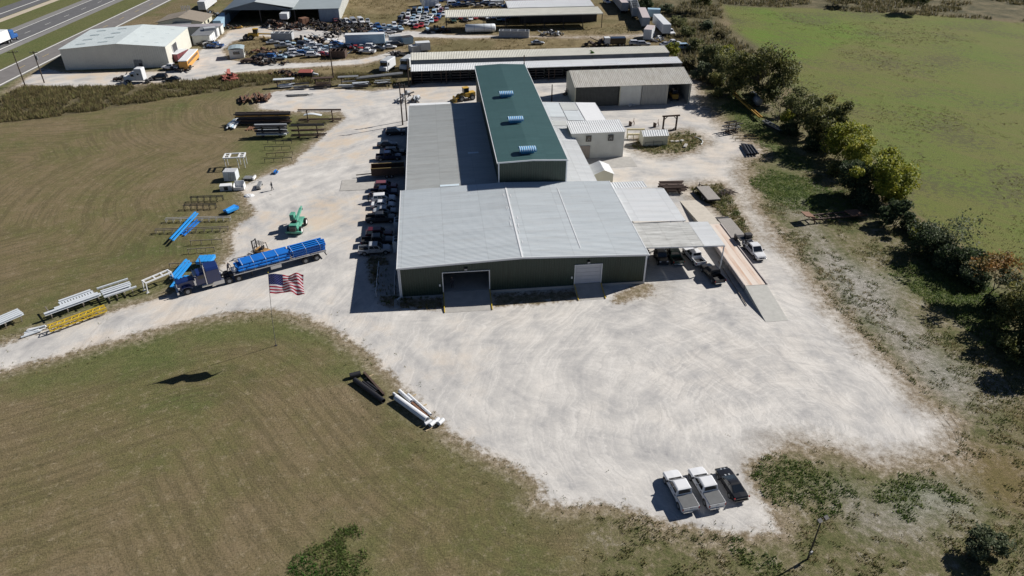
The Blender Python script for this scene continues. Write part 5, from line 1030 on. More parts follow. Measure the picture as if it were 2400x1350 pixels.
# white frame table
A_ = P(352,684); B_ = P(400,663)
t = thing('white_gantry', 'white welded frame standing like a table before the semi', 'frame', A_, heading(A_,B_)); L_ = (B_-A_).length+.6
for y in (0,1.0): obj('top_rail', MB().box(-.3,L_,y-.09,y+.09,1.5,1.68), M_white, t)
for x in (-.2,L_*.35,L_*.65,L_-.1): obj('cross_rail', MB().box(x-.08,x+.08,.1,.9,1.52,1.66), M_white, t)
for x in (-.2,L_-.1):
    for y in (0,1.0): obj('leg', MB().bar((x,y,1.5),(x+(-.15 if x < 1 else .15),y,0),.14), M_white, t); obj('foot', MB().cbox((x+(-.15 if x < 1 else .15),y,.04),(.4,.3,.08)), M_white, t)
# white beams on racks
M_pale = mat('pale_primer', (0.60,0.64,0.68), .45, var=.06)
def rack_of(label, a, b, items, h_, legs=3, wid=2.2, m_=M_pale, rackm=M_wood, group='white steel laid out on stands'):
    A_ = P(*a); B_ = P(*b); L_ = (B_-A_).length; rz = heading(A_,B_); t = thing('stock_stand', label+' stand', 'stand', A_, rz, 'stands under white steel')
    for k in range(legs):
        x = .5+(L_-1)*k/max(1,legs-1)
        for y in (.1,wid-.1): obj('leg', MB().box(x-.05,x+.05,y-.05,y+.05,0,h_-.12), rackm, t)
        obj('crossbar', MB().box(x-.06,x+.06,-.5,wid+.2,h_-.12,h_), rackm, t)
    u = Vector((math.cos(rz),math.sin(rz),0)); s_ = Vector((-u.y,u.x,0)); z = Vector((0,0,h_))
    for i, (y, x0, x1, w_, hh, kind) in enumerate(items):
        lb = label+', '+ORD[i]+' from the drive'; a_ = A_+u*x0+s_*y+z+Vector((0,0,hh/2)); b_ = A_+u*(L_*x1)+s_*y+z+Vector((0,0,hh/2))
        if kind == 'ladder':
            o = thing('ladder_beam', lb, 'beam', a_, rz, group); l2 = (b_-a_).length
            for q in (-w_/2,w_/2): obj('chord', MB().box(0,l2,q-.08,q+.08,-hh/2,hh/2), m_, o)
            for k in range(12): xx = l2*(k+.5)/12; obj('rung', MB().box(xx-.12,xx+.12,-w_/2+.08,w_/2-.08,-hh/3,hh/3), m_, o)
        elif kind == 'truss':
            o = thing('truss_beam', lb, 'truss', a_, rz, group); l2 = (b_-a_).length
            for q in (-w_/2,w_/2):
                for zz in (-hh/2,hh/2): obj('chord', MB().bar((0,q,zz),(l2,q,zz),.10), m_, o)
            n = int(l2/.7)
            for k in range(n):
                x0_ = l2*k/n; x1_ = l2*(k+1)/n; s2 = 1 if k % 2 else -1
                obj('lacing', MB().bar((x0_,s2*w_/2,hh/2),(x1_,-s2*w_/2,hh/2),.06), m_, o); obj('lacing', MB().bar((x0_,-w_/2,s2*hh/2),(x1_,-w_/2,-s2*hh/2),.06), m_, o)
        else: beam('steel_beam', lb, a_, b_, w_, hh, m_, group, kind=kind)
rack_of('pale steel beam at the left frame edge', (-30,790),(62,750), [(.1,0,1,.35,.3,'I'),(.6,0,1,.35,.3,'I'),(1.1,.3,1,.35,.3,'I'),(1.6,.3,1,.3,.3,'I')], .9)
rack_of('pale steel member beside the yellow truss', (115,752),(243,705), [(.2,-.2,1.0,.4,.35,'I'),(.75,1.2,.97,.4,.3,'I'),(1.5,2.0,.92,.8,.25,'ladder'),(2.3,2.2,.9,.35,.3,'I')], .85, 4, 2.4)
rack_of('pale steel member near the white frame', (250,712),(322,688), [(.2,0,1.05,.25,.22,'box'),(.85,.0,.9,.35,.3,'I'),(1.4,0,.95,.35,.3,'I'),(2.0,0,.95,.3,.25,'I'),(3.2,-.2,.97,.22,.22,'box')], .9, 4, 3.0)
pile('white_offcuts', 'short heap of white steel offcuts beside the drive', 'steel pile', P(82,778), 8, 2.6, [M_white,M_pale], (.6,.3,.5), R(24), .2, (.15,.3))
A_ = P(114,770,.75); B_ = P(247,722,.75); rz = heading(A_,B_); t = thing('yellow_truss', 'long yellow lattice truss lying beside the drive', 'truss', A_, rz); L_ = (B_-A_).length
for q in (-.4,.4):
    for zz in (-.28,.28): obj('chord', MB().bar((0,q,zz),(L_,q,zz),.13), M_yel, t)
n = 16
for k in range(n):
    s2 = 1 if k % 2 else -1; obj('lacing', MB().bar((L_*k/n,s2*.4,.28),(L_*(k+1)/n,-s2*.4,.28),.07), M_yel, t); obj('lacing', MB().bar((L_*k/n,-.4,s2*.28),(L_*(k+1)/n,-.4,-s2*.28),.07), M_yel, t)
for k in range(0,n+1,4): obj('post', MB().bar((L_*k/n,-.4,-.28),(L_*k/n,-.4,.28),.09), M_yel, t); obj('post', MB().bar((L_*k/n,.4,-.28),(L_*k/n,.4,.28),.09), M_yel, t)
tt = thing('stock_stand','weathered trestles under the yellow truss','stand',Vector((A_.x,A_.y,0)),rz)
for x in (L_*.15,L_*.5,L_*.85):
    for y in (-.4,.4): obj('leg', MB().box(x-.06,x+.06,y-.06,y+.06,0,.41), M_wood, tt)
# pipes beside the yard
M_bp = mat('black_pipe_coat', (0.022,0.022,0.026), .5, var=.2)
for i, (a, b, r_, lb) in enumerate((((820,881),(845,875),.34,'short fat black pipe lying apart on the grass'),((831,890),(899,940),.30,'longest black pipe on the lawn beside the yard'),((850,895),(881,919),.17,'middle short black pipe on the lawn'),((860,896),(886,915),.17,'short black pipe nearest the brown beam'))):
    pipe('black_pipe', lb, P(*a,r_), P(*b,r_), r_, M_bp, 'black pipes on the lawn')
beam('dark_beam', 'dark brown beam lying beside the black pipes', P(853,873,.2), P(900,925,.2), .25, .3, M_rustd)
for i, (a, b, r_, lb) in enumerate((((928,931),(1001,984),.36,'fat long white pipe, nearest of the white pipes'),((922,922),(931,929),.18,'thin white pipe end sticking past the fat white pipe'),((936,916),(964,941),.22,'medium white pipe between two longer white pipes'),((956,924),(1010,972),.17,'slim long white pipe nearest the gravel'),
  ((996,994),(1011,985),.20,'short white pipe stub beside the fat pipe end'),((1008,997),(1018,988),.26,'fat short white pipe stub, second of four'),((1021,988),(1028,981),.24,'fat short white pipe stub, third of four'),((1028,993),(1039,983),.26,'fat short white pipe stub nearest the gravel'))):
    pipe('white_pipe', lb, P(*a,r_+.08), P(*b,r_+.08), r_, mat('white_pipe_coat',(0.70,0.72,0.75),.4,var=.05), 'white pipes on the lawn', n=18)
beam('rusty_beam', 'rusty beam between the white pipes', P(966,943,.15), P(1003,975,.15), .35, .2, M_rust)
for i, (a, b) in enumerate((((854,889),(876,878)),((880,922),(890,916)),((985,955),(1000,948)),((998,1011),(1020,999)),((945,940),(975,925)))):
    o = thing('timber_dunnage', 'thin timber spacer on the lawn by the pipes, '+ORD[i]+' from left', 'timber', P(*a), 0, 'timber spacers'); obj('timber', MB().bar((0,0,.05),P(*b)-P(*a)+Vector((0,0,.05)),.12,.1), mat('fresh_timber',(0.48,0.38,0.24),.8), o)

# white cabinets on the lawn edge
c = P(552,396)
t = thing('white_platform', 'white steel platform frame on legs above the white cabinets', 'frame', (c.x, c.y+1.2, 0), R(2))
for y in (-1.1,1.1): obj('long_rail', MB().box(-2.0,2.0,y-.12,y+.12,2.2,2.4), M_white, t)
for x in (-1.9,-.9,.9,1.9): obj('cross_rail', MB().box(x-.13,x+.13,-.98,.98,2.21,2.39), M_white, t)
for x in (-1.4,1.4): obj('mid_rail', MB().box(x-.35,x+.35,-.12,.12,2.22,2.38), M_white, t)
for x in (-1.8,0.6,1.8):
    for y in (-1.0,1.0): obj('leg', MB().box(x-.06,x+.06,y-.06,y+.06,0,2.2), M_white, t)
c = P(541,424); t = thing('louvred_cabinet', 'white louvred cabinet with slatted top', 'cabinet', (c.x, c.y+.9, 0), R(-4)); obj('body', MB().box(-1.15,1.15,-.9,1.1,0,1.7), M_pale, t)
for k in range(5): obj('slat', MB().box(-1.15,1.15,-.85+k*.4,-.85+k*.4+.2,1.72,1.82), M_white, t)
for k in range(4): obj('brace', MB().bar((-.2+k*.3,-.93,.3),(.05+k*.3,-.93,1.6),.07), M_grey, t)
c = P(530,448); t = thing('white_crate', 'white steel box with a dark opening in front of the cabinet', 'crate', (c.x, c.y+.6, 0), R(4)); obj('body', MB().box(-1.1,1.0,-.5,.7,0,1.0), M_white, t); obj('opening', MB().box(-.35,.35,-.53,-.505,.1,.8), M_shade, t); obj('flap', MB().box(.38,1.0,-.57,-.53,.05,.9), M_pale, t)
c = P(560,447); t = thing('open_bin', 'open-topped white steel bin beside the white crate', 'bin', (c.x, c.y+.8, 0), R(3)); obj('floor', MB().box(-.9,.9,-.8,.9,.1,.2), M_pale, t)
for x in (-.9,.9): obj('side', MB().box(x-.06,x+.06,-.8,.9,.1,1.0), M_white, t)
obj('front', MB().box(-.83,.83,-.86,-.78,.1,.7), M_white, t); obj('back', MB().box(-.83,.83,.84,.92,.1,1.3), M_white, t)
c = P(585,420); t = thing('grey_hatch', 'flat grey steel panel with a white lip by the bin', 'panel', (c.x, c.y, 0), R(-8)); obj('plate', MB().box(-1.0,.8,-.7,.7,.3,.42), M_grey, t); obj('lip', MB().box(.82,1.1,-.7,.7,.15,.6), M_white, t); obj('support', MB().box(-.8,.6,-.5,.5,0,.3), M_dark, t)
c = P(606,446); t = thing('grey_trough', 'narrow grey steel trough standing on the gravel edge', 'trough', (c.x, c.y+1.3, 0), R(0)); obj('body', MB().box(-.3,.3,-1.2,1.2,.25,.75), M_grey, t)
for y in (-1.0,1.0): obj('foot', MB().box(-.35,.35,y-.1,y+.1,0,.25), M_dark, t)
c = P(584,459); o = thing('white_sheet', 'crumpled white plastic sheet on the ground', 'sheet', c); bm = bmesh.new(); bmesh.ops.create_icosphere(bm, subdivisions=3, radius=.7)
for v in bm.verts: v.co.z = max(0, v.co.z*.45)*random.uniform(.6,1.2); v.co.x *= 1.3
me = bpy.data.meshes.new('sheet'); bm.to_mesh(me); bm.free(); me.materials.append(M_white); obj('film', me, None, o)

# upper racks
def tier_rack(label, a, b, h_, tiers, m_bar, posts=2, depth=1.0, group='tall stock racks', over=.6, fill=5):
    A_ = P(*a); B_ = P(*b); L_ = (B_-A_).length; t = thing('tall_rack', label, 'rack', A_, heading(A_,B_), group)
    for k in range(posts):
        x = L_*(k+.5)/posts if posts > 2 else (L_*.2 if k == 0 else L_*.8)
        obj('post', MB().box(x-.1,x+.1,-.1,.1,0,h_), M_rustd, t); obj('foot', MB().box(x-.12,x+.12,-depth,depth,0,.14), M_rustd, t)
        for z in tiers: obj('arm', MB().box(x-.07,x+.07,-depth,depth,z-.12,z), M_rustd, t)
    for z in tiers:
        for j in range(fill):
            y = -depth+.15+(2*depth-.3)*j/max(1,fill-1); w_ = random.uniform(.12,.3)
            obj('bar', MB().box(-random.uniform(0,over),L_+random.uniform(0,over),y-w_/2,y+w_/2,z,z+random.uniform(.08,.28)), m_bar[random.randrange(len(m_bar))], t)
    return t
M_ochre = mat('ochre_paint',(0.36,0.21,0.03),.6,var=.2)
tier_rack('tall rack loaded with dark and ochre beams on the upper lawn', (560,290),(680,288), 2.6, (.3,.95,1.7,2.3), [M_rustd,M_rustd,M_ochre,M_dark], 3, 1.1)
tier_rack('tall rack with one long pipe and a pale plate, right of the loaded rack', (703,285),(800,284), 2.6, (.4,2.5), [M_rustd], 2, .5, fill=2)
o = thing('curved_plate','pale curved steel plate leaning in the tall rack','plate', P(712,283)+Vector((0,.6,1.0)), 0); mb = MB(); pr=[(k*.5,.25*math.sin(k*.5)) for k in range(9)]; mb.prism([(a_,b_) for a_,b_ in pr]+[(a_,b_-.08) for a_,b_ in pr[::-1]], 1, 0, 1.1); obj('plate', mb, M_pale, o)
tier_rack('two-post rack of dark bars, nearer left on the upper lawn', (605,320),(672,319), 2.6, (.5,1.2,1.9,2.4), [M_grey,M_dark,M_pale], 2, .8)
tier_rack('two-post rack with sparse pipes, nearer right on the upper lawn', (688,322),(760,320), 2.7, (.4,1.5,2.6), [M_dark,M_rustd], 2, .6, fill=2)
pile('rusty_beam_pile', 'heap of brown rusty beams at the top corner of the gravel', 'steel pile', P(597,235), 34, 5.2, [M_rust,M_rust,M_rustd], (3.6,1,1.6), R(100), .35, (.2,.45))
pile('rusty_grating', 'flat rusty bars on the ground below the loaded rack', 'steel pile', P(590,302), 12, 3.0, [M_rust], (1.8,1,.2), R(75), .15, (.08,.16))
pile('pale_beam_stack', 'stack of pale blue galvanised beams at the end of the racks', 'steel pile', P(551,293), 16, 5.5, [M_pale,M_white,PSK], (1.0,.6,1.1), R(80), .12, (.2,.4))
for i, (px, py, n, m_, lb) in enumerate(((672,207,7,[M_pale,M_dark],'outdoor table rack with pale plates, left end of the back row'),(706,208,9,[M_dark,M_grey],'dark ring-shaped scrap stack in the back row'),(757,207,10,[M_rustd,M_dark],'dark timber and beam stack in the back row'),(815,204,10,[M_grey,M_pale],'grey curved plates stacked in the back row'),(848,205,12,[M_dark,M_pale],'dark tanks and scrap heap in the back row'),(900,200,12,[M_grey,M_dark,M_pale],'grey sheet stack near the open shed end'))):
    pile('scrap_stack', lb, 'scrap pile', P(px,py), n, 4.2, m_, (1.1,.6,1.6), R(random.uniform(-6,8)), .12, (.15,.4), 'scrap stacks along the back of the yard')
for i, (px, py) in enumerate(((668,204),(758,201),(818,198))):
    t = thing('steel_table', 'steel trestle table in the back row, '+ORD[i]+' from left', 'table', P(px,py), R(3), 'trestle tables in the back row'); obj('top', MB().box(-2.6,2.6,-.7,.7,2.0,2.15), [M_pale,M_rustd,M_grey][i], t)
    for x in (-1.8,1.8): obj('leg', MB().box(x-.08,x+.08,-.5,.5,0,2.0), M_rustd, t)
    obj('brace', MB().bar((-1.8,-.52,.2),(1.8,-.52,1.9),.08).bar((-1.8,-.58,1.9),(1.8,-.58,.2),.08), M_rustd, t)
for i in range(7): A_ = P(832+i*2,186-i*.9,1.2+.1*(i%3)); B_ = P(944,174-i*.7,1.2+.1*(i%3)); pipe('grey_pipe', 'long grey pipe bundled behind the yard, '+ORD[i]+' across', A_, B_, .2, M_grey, 'long grey pipes behind the yard', n=10)
pile('offcut_bin_scrap', 'tangled heap of grey and white steel offcuts by the left wing end', 'scrap pile', P(957,236), 30, 3.4, [M_grey,M_dark,M_pale,M_white], (2.6,1,2.0), R(80), .6, (.15,.4))
pile('ground_bars', 'thin grey bars lying along the upper gravel edge', 'steel pile', P(700,224), 5, 7.0, [M_grey,M_dark], (.8,.5,.12), R(4), .05, (.12,.2))

# ================================================================ MACHINES
M_mintp = mat('mint_green_paint', (0.10,0.34,0.25), .5, var=.22, scale=2)
c = P(692,549)
t = thing('mobile_crane', 'mint green yard crane with raised boom on the gravel', 'crane', (c.x+.2, c.y+1.8, 0), R(83))
bevel(obj('chassis', MB().box(-2.2,2.2,-.75,.75,.75,1.25), M_mintp, t), .04); bevel(obj('engine_cover', MB().box(-2.3,-.9,-.65,.65,1.27,1.85), M_mintp, t), .06)
obj('turret', MB().tube((0.2,0,1.26),(.2,0,1.6),.55,n=14), M_mintp, t); obj('operator_cab', MB().box(-.3,.9,.25,.95,1.62,2.75), M_mintp, t); obj('cab_glass', MB().box(-.2,.8,.955,.975,1.95,2.65).box(.905,.925,.32,.88,1.95,2.65), M_glass, t)
obj('boom', MB().bar((-.6,-.15,1.9),(2.6,-.15,2.5),.38,.42), M_mintp, t); obj('inner_boom', MB().bar((2.6,-.15,2.5),(3.2,-.15,2.6),.28,.3), mat('pale_mint_paint',(0.20,0.44,0.34),.5,var=.2), t); obj('boom_ram', MB().tube((.9,-.15,1.5),(1.9,-.15,2.2),.09), M_chrome, t)
obj('hook_block', MB().cbox((3.2,-.15,2.25),(.2,.2,.5)), M_dark, t); obj('outrigger', MB().box(-2.5,-2.2,-1.3,1.3,.5,.8), M_mintp, t); obj('winch', MB().tube((-1.1,-.4,2.0),(-1.1,.4,2.0),.25,n=12), M_dark, t)
for x in (-1.5,1.5):
    for y in (-.95,.95): w_ = obj('wheel', MB().tube((0,-.2,0),(0,.2,0),.62,n=16), M_black, t, loc=(x,y,.62)); obj('hub', MB().tube((0,-.21,0),(0,.21,0),.34,n=12), M_white, w_)
obj('counterweight', MB().box(-2.75,-2.32,-.5,.5,1.0,1.6), M_dark, t)
c = P(612,602)
t = thing('forklift', 'tan forklift with black guard cage beside the flatbed', 'forklift', (c.x, c.y+.4, 0), R(150)); M_tanp = mat('tan_machine_paint',(0.42,0.25,0.10),.5,var=.15)
bevel(obj('body', MB().box(-1.4,.7,-.6,.6,.4,1.25), M_tanp, t), .08); bevel(obj('counterweight', MB().box(-1.75,-1.42,-.6,.6,.4,1.2), M_tanp, t), .08)
for x, y in ((-1.1,-.55),(-1.1,.55),(.6,-.55),(.6,.55)): obj('cage_post', MB().bar((x,y,1.2),(x*.8,y*.9,2.3),.08), M_dark, t)
for k in range(6): obj('cage_bar', MB().box(-.9+k*.28,-.84+k*.28,-.5,.5,2.28,2.34), M_dark, t)
for y in (-.42,.42): obj('mast_rail', MB().box(.95,1.1,y-.07,y+.07,.1,2.6), M_dark, t); obj('fork', MB().box(1.15,2.3,y-.08,y+.08,.1,.16), M_dark, t)
obj('mast_crossbar', MB().box(.97,1.08,-.35,.35,2.4,2.52).box(.97,1.08,-.35,.35,1.2,1.32), M_dark, t); obj('seat', MB().box(-.6,0,-.3,.3,1.26,1.45).box(-.7,-.55,-.3,.3,1.46,1.9), M_dark, t)
wheelset(t,.5,(-.62,.62),.4,.28); wheelset(t,-1.1,(-.58,.58),.33,.25)
c = P(1090,236)
t = thing('wheel_loader', 'yellow wheel loader parked behind the left wing', 'loader', (c.x, c.y+.6, 0), R(20)); M_cat = mat('machine_yellow',(0.55,0.34,0.05),.5,var=.15)
bevel(obj('rear_body', MB().box(-.2,2.6,-.8,.8,.8,1.9), M_cat, t), .1); obj('cab', MB().box(-.4,.9,-.6,.6,1.92,3.0), M_glass, t); obj('cab_roof', MB().box(-.5,1.0,-.7,.7,3.0,3.12), M_cat, t)
for y in (-.5,.5): obj('lift_arm', MB().bar((-.3,y,1.6),(-2.6,y,.7),.25,.35), M_cat, t)
bk = MB(); bk.prism([(-3.6,.1),(-2.6,.1),(-2.5,1.1),(-2.7,1.1),(-2.8,.3),(-3.5,.2)], 1, -1.2, 1.2); obj('bucket', bk, M_cat, t); wheelset(t,-1.2,(-.9,.9),.72,.5); wheelset(t,1.6,(-.9,.9),.72,.5)
# ---- units along the left wall
for i, (px, py) in enumerate(((927,546),(925,592))):
    p = P(px,py); t = thing('air_unit', ['grey cooling unit against the workshop wall, farther of two','grey cooling unit against the workshop wall, nearer of two'][i], 'cooling unit', (-7.35, p.y+1.0, 0)); bevel(obj('casing', MB().box(-.55,.55,-1.1,1.1,0,1.9), M_pale, t), .05)
    for y in (-.5,.5): obj('fan_grille', MB().tube((0,y,1.9),(0,y,1.95),.38,n=14), M_dark, t)
t = thing('loading_slab', 'shaded concrete slab with pipe rails beside the workshop corner', 'slab', (-8.6, 88.0, 0)); obj('slab', MB().box(-1.3,1.2,-2.0,6.5,0,.12), M_conc, t)
for x in (-1.35,1.25): obj('rail', MB().tube((x,-2.0,.9),(x,6.5,.9),.05), M_pale, t); [obj('rail_post', MB().tube((x,y,0),(x,y,.9),.05,n=6), M_pale, t) for y in (-2,.8,3.6,6.4)]
# ---- right yard pieces
c = P(1568,306)
t = thing('goalpost_frame', 'dark steel goalpost frame standing by the grass island', 'frame', (c.x, c.y, 0), R(4))
for x in (-1.5,1.5): obj('post', MB().box(x-.15,x+.15,-.15,.15,0,3.2), M_rustd, t); obj('brace', MB().bar((x,0,2.5),(x*.5,0,3.2),.14), M_rustd, t); obj('foot_brace', MB().bar((x,0,.7),(x*.45,0,.1),.14), M_rustd, t)
obj('top_beam', MB().box(-1.9,2.1,-.15,.15,3.2,3.5), M_rustd, t); obj('base_beam', MB().box(-1.35,1.35,-.12,.12,0,.2), M_rustd, t)
c = P(1497,326); t = thing('bench_frame', 'cream steel bench frame left of the pump shed', 'frame', (c.x-.6, c.y+.3, 0), R(-4))
for z, y in ((.9,-.2),(1.7,.7)): obj('rail', MB().box(-1.9,1.9,y-.2,y+.2,z,z+.3), mat('cream_paint',(0.62,0.55,0.36),.5), t)
for x in (-1.8,-.6,.6,1.8): obj('leg', MB().box(x-.07,x+.07,-.3,-.15,0,.9), mat('cream_paint',(0.62,0.55,0.36),.5), t)
for x in (-1.8,1.8): obj('upright', MB().box(x-.08,x+.08,.6,.75,0,1.7), mat('cream_paint',(0.62,0.55,0.36),.5), t)
for i, (px, py) in enumerate(((1480,294),(1537,297))):
    t = thing('pipe_jack', ['small rusty pipe jack stand before the barn, left','small rusty pipe jack stand before the barn, right'][i], 'stand', P(px,py), R(30)); obj('base', MB().box(-.5,-.35,-.4,.4,0,1.0), M_rustd, t)
    for a_ in (0,2.1,4.2): obj('leg', MB().bar((.6+.45*math.cos(a_),.45*math.sin(a_),0),(.6,0,1.0),.07), M_rust, t)
    obj('stem', MB().tube((.6,0,1.0),(.6,0,1.6),.05), M_rust, t)
for i, (px, py, s_) in enumerate(((1575,333,.5),(1586,333,.7),(1598,331,.6),(1606,343,1.4))):
    o = thing('rubble_block', 'pale concrete rubble block on the grass island, '+ORD[i]+' from left', 'rubble', P(px,py), R(20*i), 'rubble on the grass island'); bevel(obj('block', MB().box(-s_*.7,s_*.7,-.3,.3,0,.3), M_conc, o), .06)
o = thing('white_hose', 'white curved hose lying on the grass island edge', 'hose', P(1634,330)); mb = MB(); mb.path([Vector((1.6*math.cos(a_)-.6,2.4*math.sin(a_),.1)) for a_ in np.linspace(-1.2,1.1,9)],.12,8); obj('hose', mb, M_white, o)
tier_rack('dark low rack of angle steel behind the side canopy', (1552,447),(1598,446), 1.4, (.5,1.1), [M_dark,M_rustd,M_grey], 2, 1.6, 'low racks', .8, 7)
tier_rack('dark cantilever rack at the start of the hedge', (1700,312),(1728,308), 2.2, (.4,1.2,2.0), [M_dark,M_grey], 2, 1.0, fill=3)
for i in range(8): A_ = P(1738+i*3.4,337+i*.4,.25+.3*(i%2)); B_ = P(1752+i*3.6,362-i*.3,.25+.3*(i%2)); pipe('dark_pipe', 'dark blue-grey pipe stacked at the drive bend, '+ORD[i]+' across', A_, B_, .17, mat('dark_blue_pipe',(0.04,0.045,0.06),.45), 'dark pipes at the drive bend')
for i, (a, b) in enumerate((((1716,324),(1768,323)),((1722,331),(1778,329)))): bench(['yellowish low stand above the dark pipes, upper','yellowish low stand above the dark pipes, lower'][i], a, b, .7, mat('dull_ochre',(0.22,0.16,0.06),.7), 4, False)
A_ = P(1712,212,.8); B_ = P(1783,276,.8); t = thing('yellow_boom', 'long yellow boom section lying along the hedge', 'boom', A_, heading(A_,B_)); L_ = (B_-A_).length
for q in (-.35,.35): obj('chord', MB().box(0,L_,q-.1,q+.1,-.1,.25), M_ochre, t)
for k in range(12): obj('tie', MB().box(L_*k/12,L_*k/12+.12,-.25,.25,-.05,.1), M_ochre, t)
obj('support', MB().box(L_*.2,L_*.2+.3,-.3,.3,-.8,-.1), M_dark, t); obj('support', MB().box(L_*.8,L_*.8+.3,-.3,.3,-.8,-.1), M_dark, t)
A_ = P(1790,283,.6); B_ = P(1836,306,.6); t = thing('grey_channel', 'grey steel channel frame lying beyond the yellow boom', 'frame', A_, heading(A_,B_)); L_ = (B_-A_).length
for q in (-.5,.5): obj('rail', MB().box(0,L_,q-.08,q+.08,-.1,.2), M_grey, t)
for k in range(5): obj('tie', MB().box(L_*k/4-.1,L_*k/4+.1,-.42,.42,-.05,.1), M_grey, t)
obj('support', MB().box(.5,L_-.5,-.3,.3,-.6,-.12), M_dark, t)
def tank(label, c, rz, L_, r_, m_, group=None):
    t = thing('steel_tank', label, 'tank', c, rz, group); mb = MB(); prof = [(-L_/2,r_*.3),(-L_/2+.08,r_*.7),(-L_/2+.35,r_),(L_/2-.35,r_),(L_/2-.08,r_*.7),(L_/2,r_*.3)]; n = 20
    mb.loft([[(x,rr*math.cos(2*math.pi*k/n),r_+.3+rr*math.sin(2*math.pi*k/n)) for k in range(n)] for x,rr in prof]); obj('shell', mb, m_, t, True)
    for x in (-L_*.3,L_*.3): obj('saddle', MB().box(x-.15,x+.15,-r_*.7,r_*.7,0,.55), M_dark, t); 
    for x in (-L_*.2,L_*.12,L_*.35): obj('band', MB().tube((x-.05,0,r_+.3),(x+.05,0,r_+.3),r_+.015,n=20), M_grey, t)
    return t
tank('pale grey tank half hidden under the hedge trees', P(1768,243), heading(P(1755,228),P(1782,255)), 6.0, 1.0, M_grey)
pile('brush_pile', 'tangled dark brush heap beside the flat trailer', 'brush pile', P(1695,455), 40, 2.6, [M_pole,M_rustd,M_dark], (2.2,1,.9), R(-70), 1.3, (.04,.08))
t = thing('dumpster_machine', 'small machine inside the open barn bay', 'machine', (58.5, 167.0, 0), R(-90)); bevel(obj('body', MB().box(-1.6,1.2,-.8,.8,.5,1.6), M_ochre, t), .08); obj('cab', MB().box(-.6,.6,-.6,.6,1.6,2.6), M_glass, t); wheelset(t,-1.0,(-.8,.8),.5,.35); wheelset(t,.8,(-.8,.8),.5,.35)
pile('barn_stock', 'pale beams on the ground before the barn doors', 'steel pile', P(1478,247), 6, 2.2, [M_pale,M_white], (.8,.4,.5), R(95), .2, (.2,.35))
pile('barn_scrap', 'dark tangled frames against the barn side wall', 'scrap pile', P(1333,222), 14, 3.0, [M_dark,M_rustd], (1.0,.5,2.2), R(70), .5, (.1,.18))
# ================================================================ SALVAGE YARD
COLN = dict(w=('white',PW), k=('black',PK), s=('silver',PS), r=('red',PR_), m=('maroon',PMA), b=('blue',PBL), p=('pale blue',PSK), g=('charcoal',PG), t=('tan',PT), n=('green',PGR))
KN = dict(c=('sedan','scrapped_car','car','sedan'), u=('suv','scrapped_car','car','estate car'), p=('pickup','scrapped_pickup','pickup','pickup'), v=('van','scrapped_van','van','van'))
def salvage_row(where, hd, items, grp='scrapped vehicles in the salvage yard', jit=6):
    for i, (px, py, kc) in enumerate(items):
        kind, nm, cat, kn = KN[kc[0]]; cn, pm = COLN[kc[1]]
        vehicle(kind, nm, f'{cn} scrapped {kn}, {ORD[i]} from left in {where}', cat, face(px, py), R(hd+random.uniform(-jit,jit)), pm, group=grp, lod=1)
salvage_row('the front row beside the canopy', -100, [(951,56,'cw'),(963,58,'cw'),(974,60,'us'),(977,66,'cr'),(988,63,'cr'),(1000,60,'cs')])
salvage_row('the second row beside the canopy', -98, [(938,50,'uk'),(955,49,'cm'),(966,50,'cp'),(979,49,'uw'),(991,50,'cs'),(1004,48,'cw')])
salvage_row('the third row beside the canopy', -98, [(957,41,'uw'),(970,43,'cp'),(982,42,'cw'),(997,40,'us'),(1010,42,'cw')])
salvage_row('the fourth row beside the canopy', -95, [(958,34,'ug'),(972,31,'vg'),(985,31,'vp'),(1000,30,'vb'),(1018,36,'vp'),(1034,30,'um'),(1040,36,'cw')])
salvage_row('the row under the long canopy', -88, [(1063,52,'un'),(1067,44,'cg'),(1080,44,'cr'),(1090,50,'cg'),(1103,47,'cw'),(1115,44,'cr'),(1129,42,'cm'),(1142,45,'uw'),(1155,43,'cw'),(1168,49,'cn'),(1180,48,'pb'),(1190,44,'cb')])
salvage_row('the row behind the canopy', 10, [(1062,14,'vw'),(1076,16,'pb'),(1088,16,'cg'),(1099,13,'cs'),(1112,11,'ck'),(1122,17,'ct'),(1132,13,'cg'),(1143,10,'uw'),(1158,17,'us'),(1172,16,'cw'),(1188,18,'cb'),(1202,17,'cg')])
salvage_row('the top edge row', 5, [(1028,5,'cb'),(1045,4,'ub'),(1064,5,'cp'),(1083,4,'ub'),(1100,4,'cb'),(1118,4,'ug'),(1170,6,'vw')])
salvage_row('the row beside the big shop', -70, [(800,56,'ug'),(814,55,'uw'),(829,55,'vs'),(846,54,'vw')], jit=3)
salvage_row('the middle cluster', 0, [(664,112,'ps'),(690,118,'cs'),(692,126,'uw'),(696,132,'cw'),(703,116,'cg'),(721,122,'cp'),(733,112,'pw'),(754,115,'us'),(768,117,'cp'),(735,134,'uw'),(753,127,'cw'),(779,114,'cs'),(806,114,'ck'),(822,113,'uw'),(836,116,'cr'),(850,114,'cs')], jit=25)
salvage_row('the group behind the trailer', 12, [(880,79,'pp'),(896,79,'cb'),(914,78,'cw'),(914,70,'pp'),(930,76,'cg'),(920,108,'us'),(914,114,'cw'),(932,108,'ug')], jit=14)
salvage_row('the weeds below the yard', 170, [(861,125,'pw'),(607,139,'uk'),(630,138,'ub'),(655,139,'cp')], jit=8)
salvage_row('the patch behind the sheds', 5, [(1490,106,'uw'),(1508,108,'us'),(1560,108,'cs'),(1577,106,'pw'),(1602,116,'vp'),(1260,104,'cs')], jit=15)
salvage_row('the warehouse lane', 170, [(402,163,'pw'),(374,186,'uk'),(405,190,'ck'),(496,107,'pw'),(477,105,'ck'),(505,112,'pb')], jit=10)
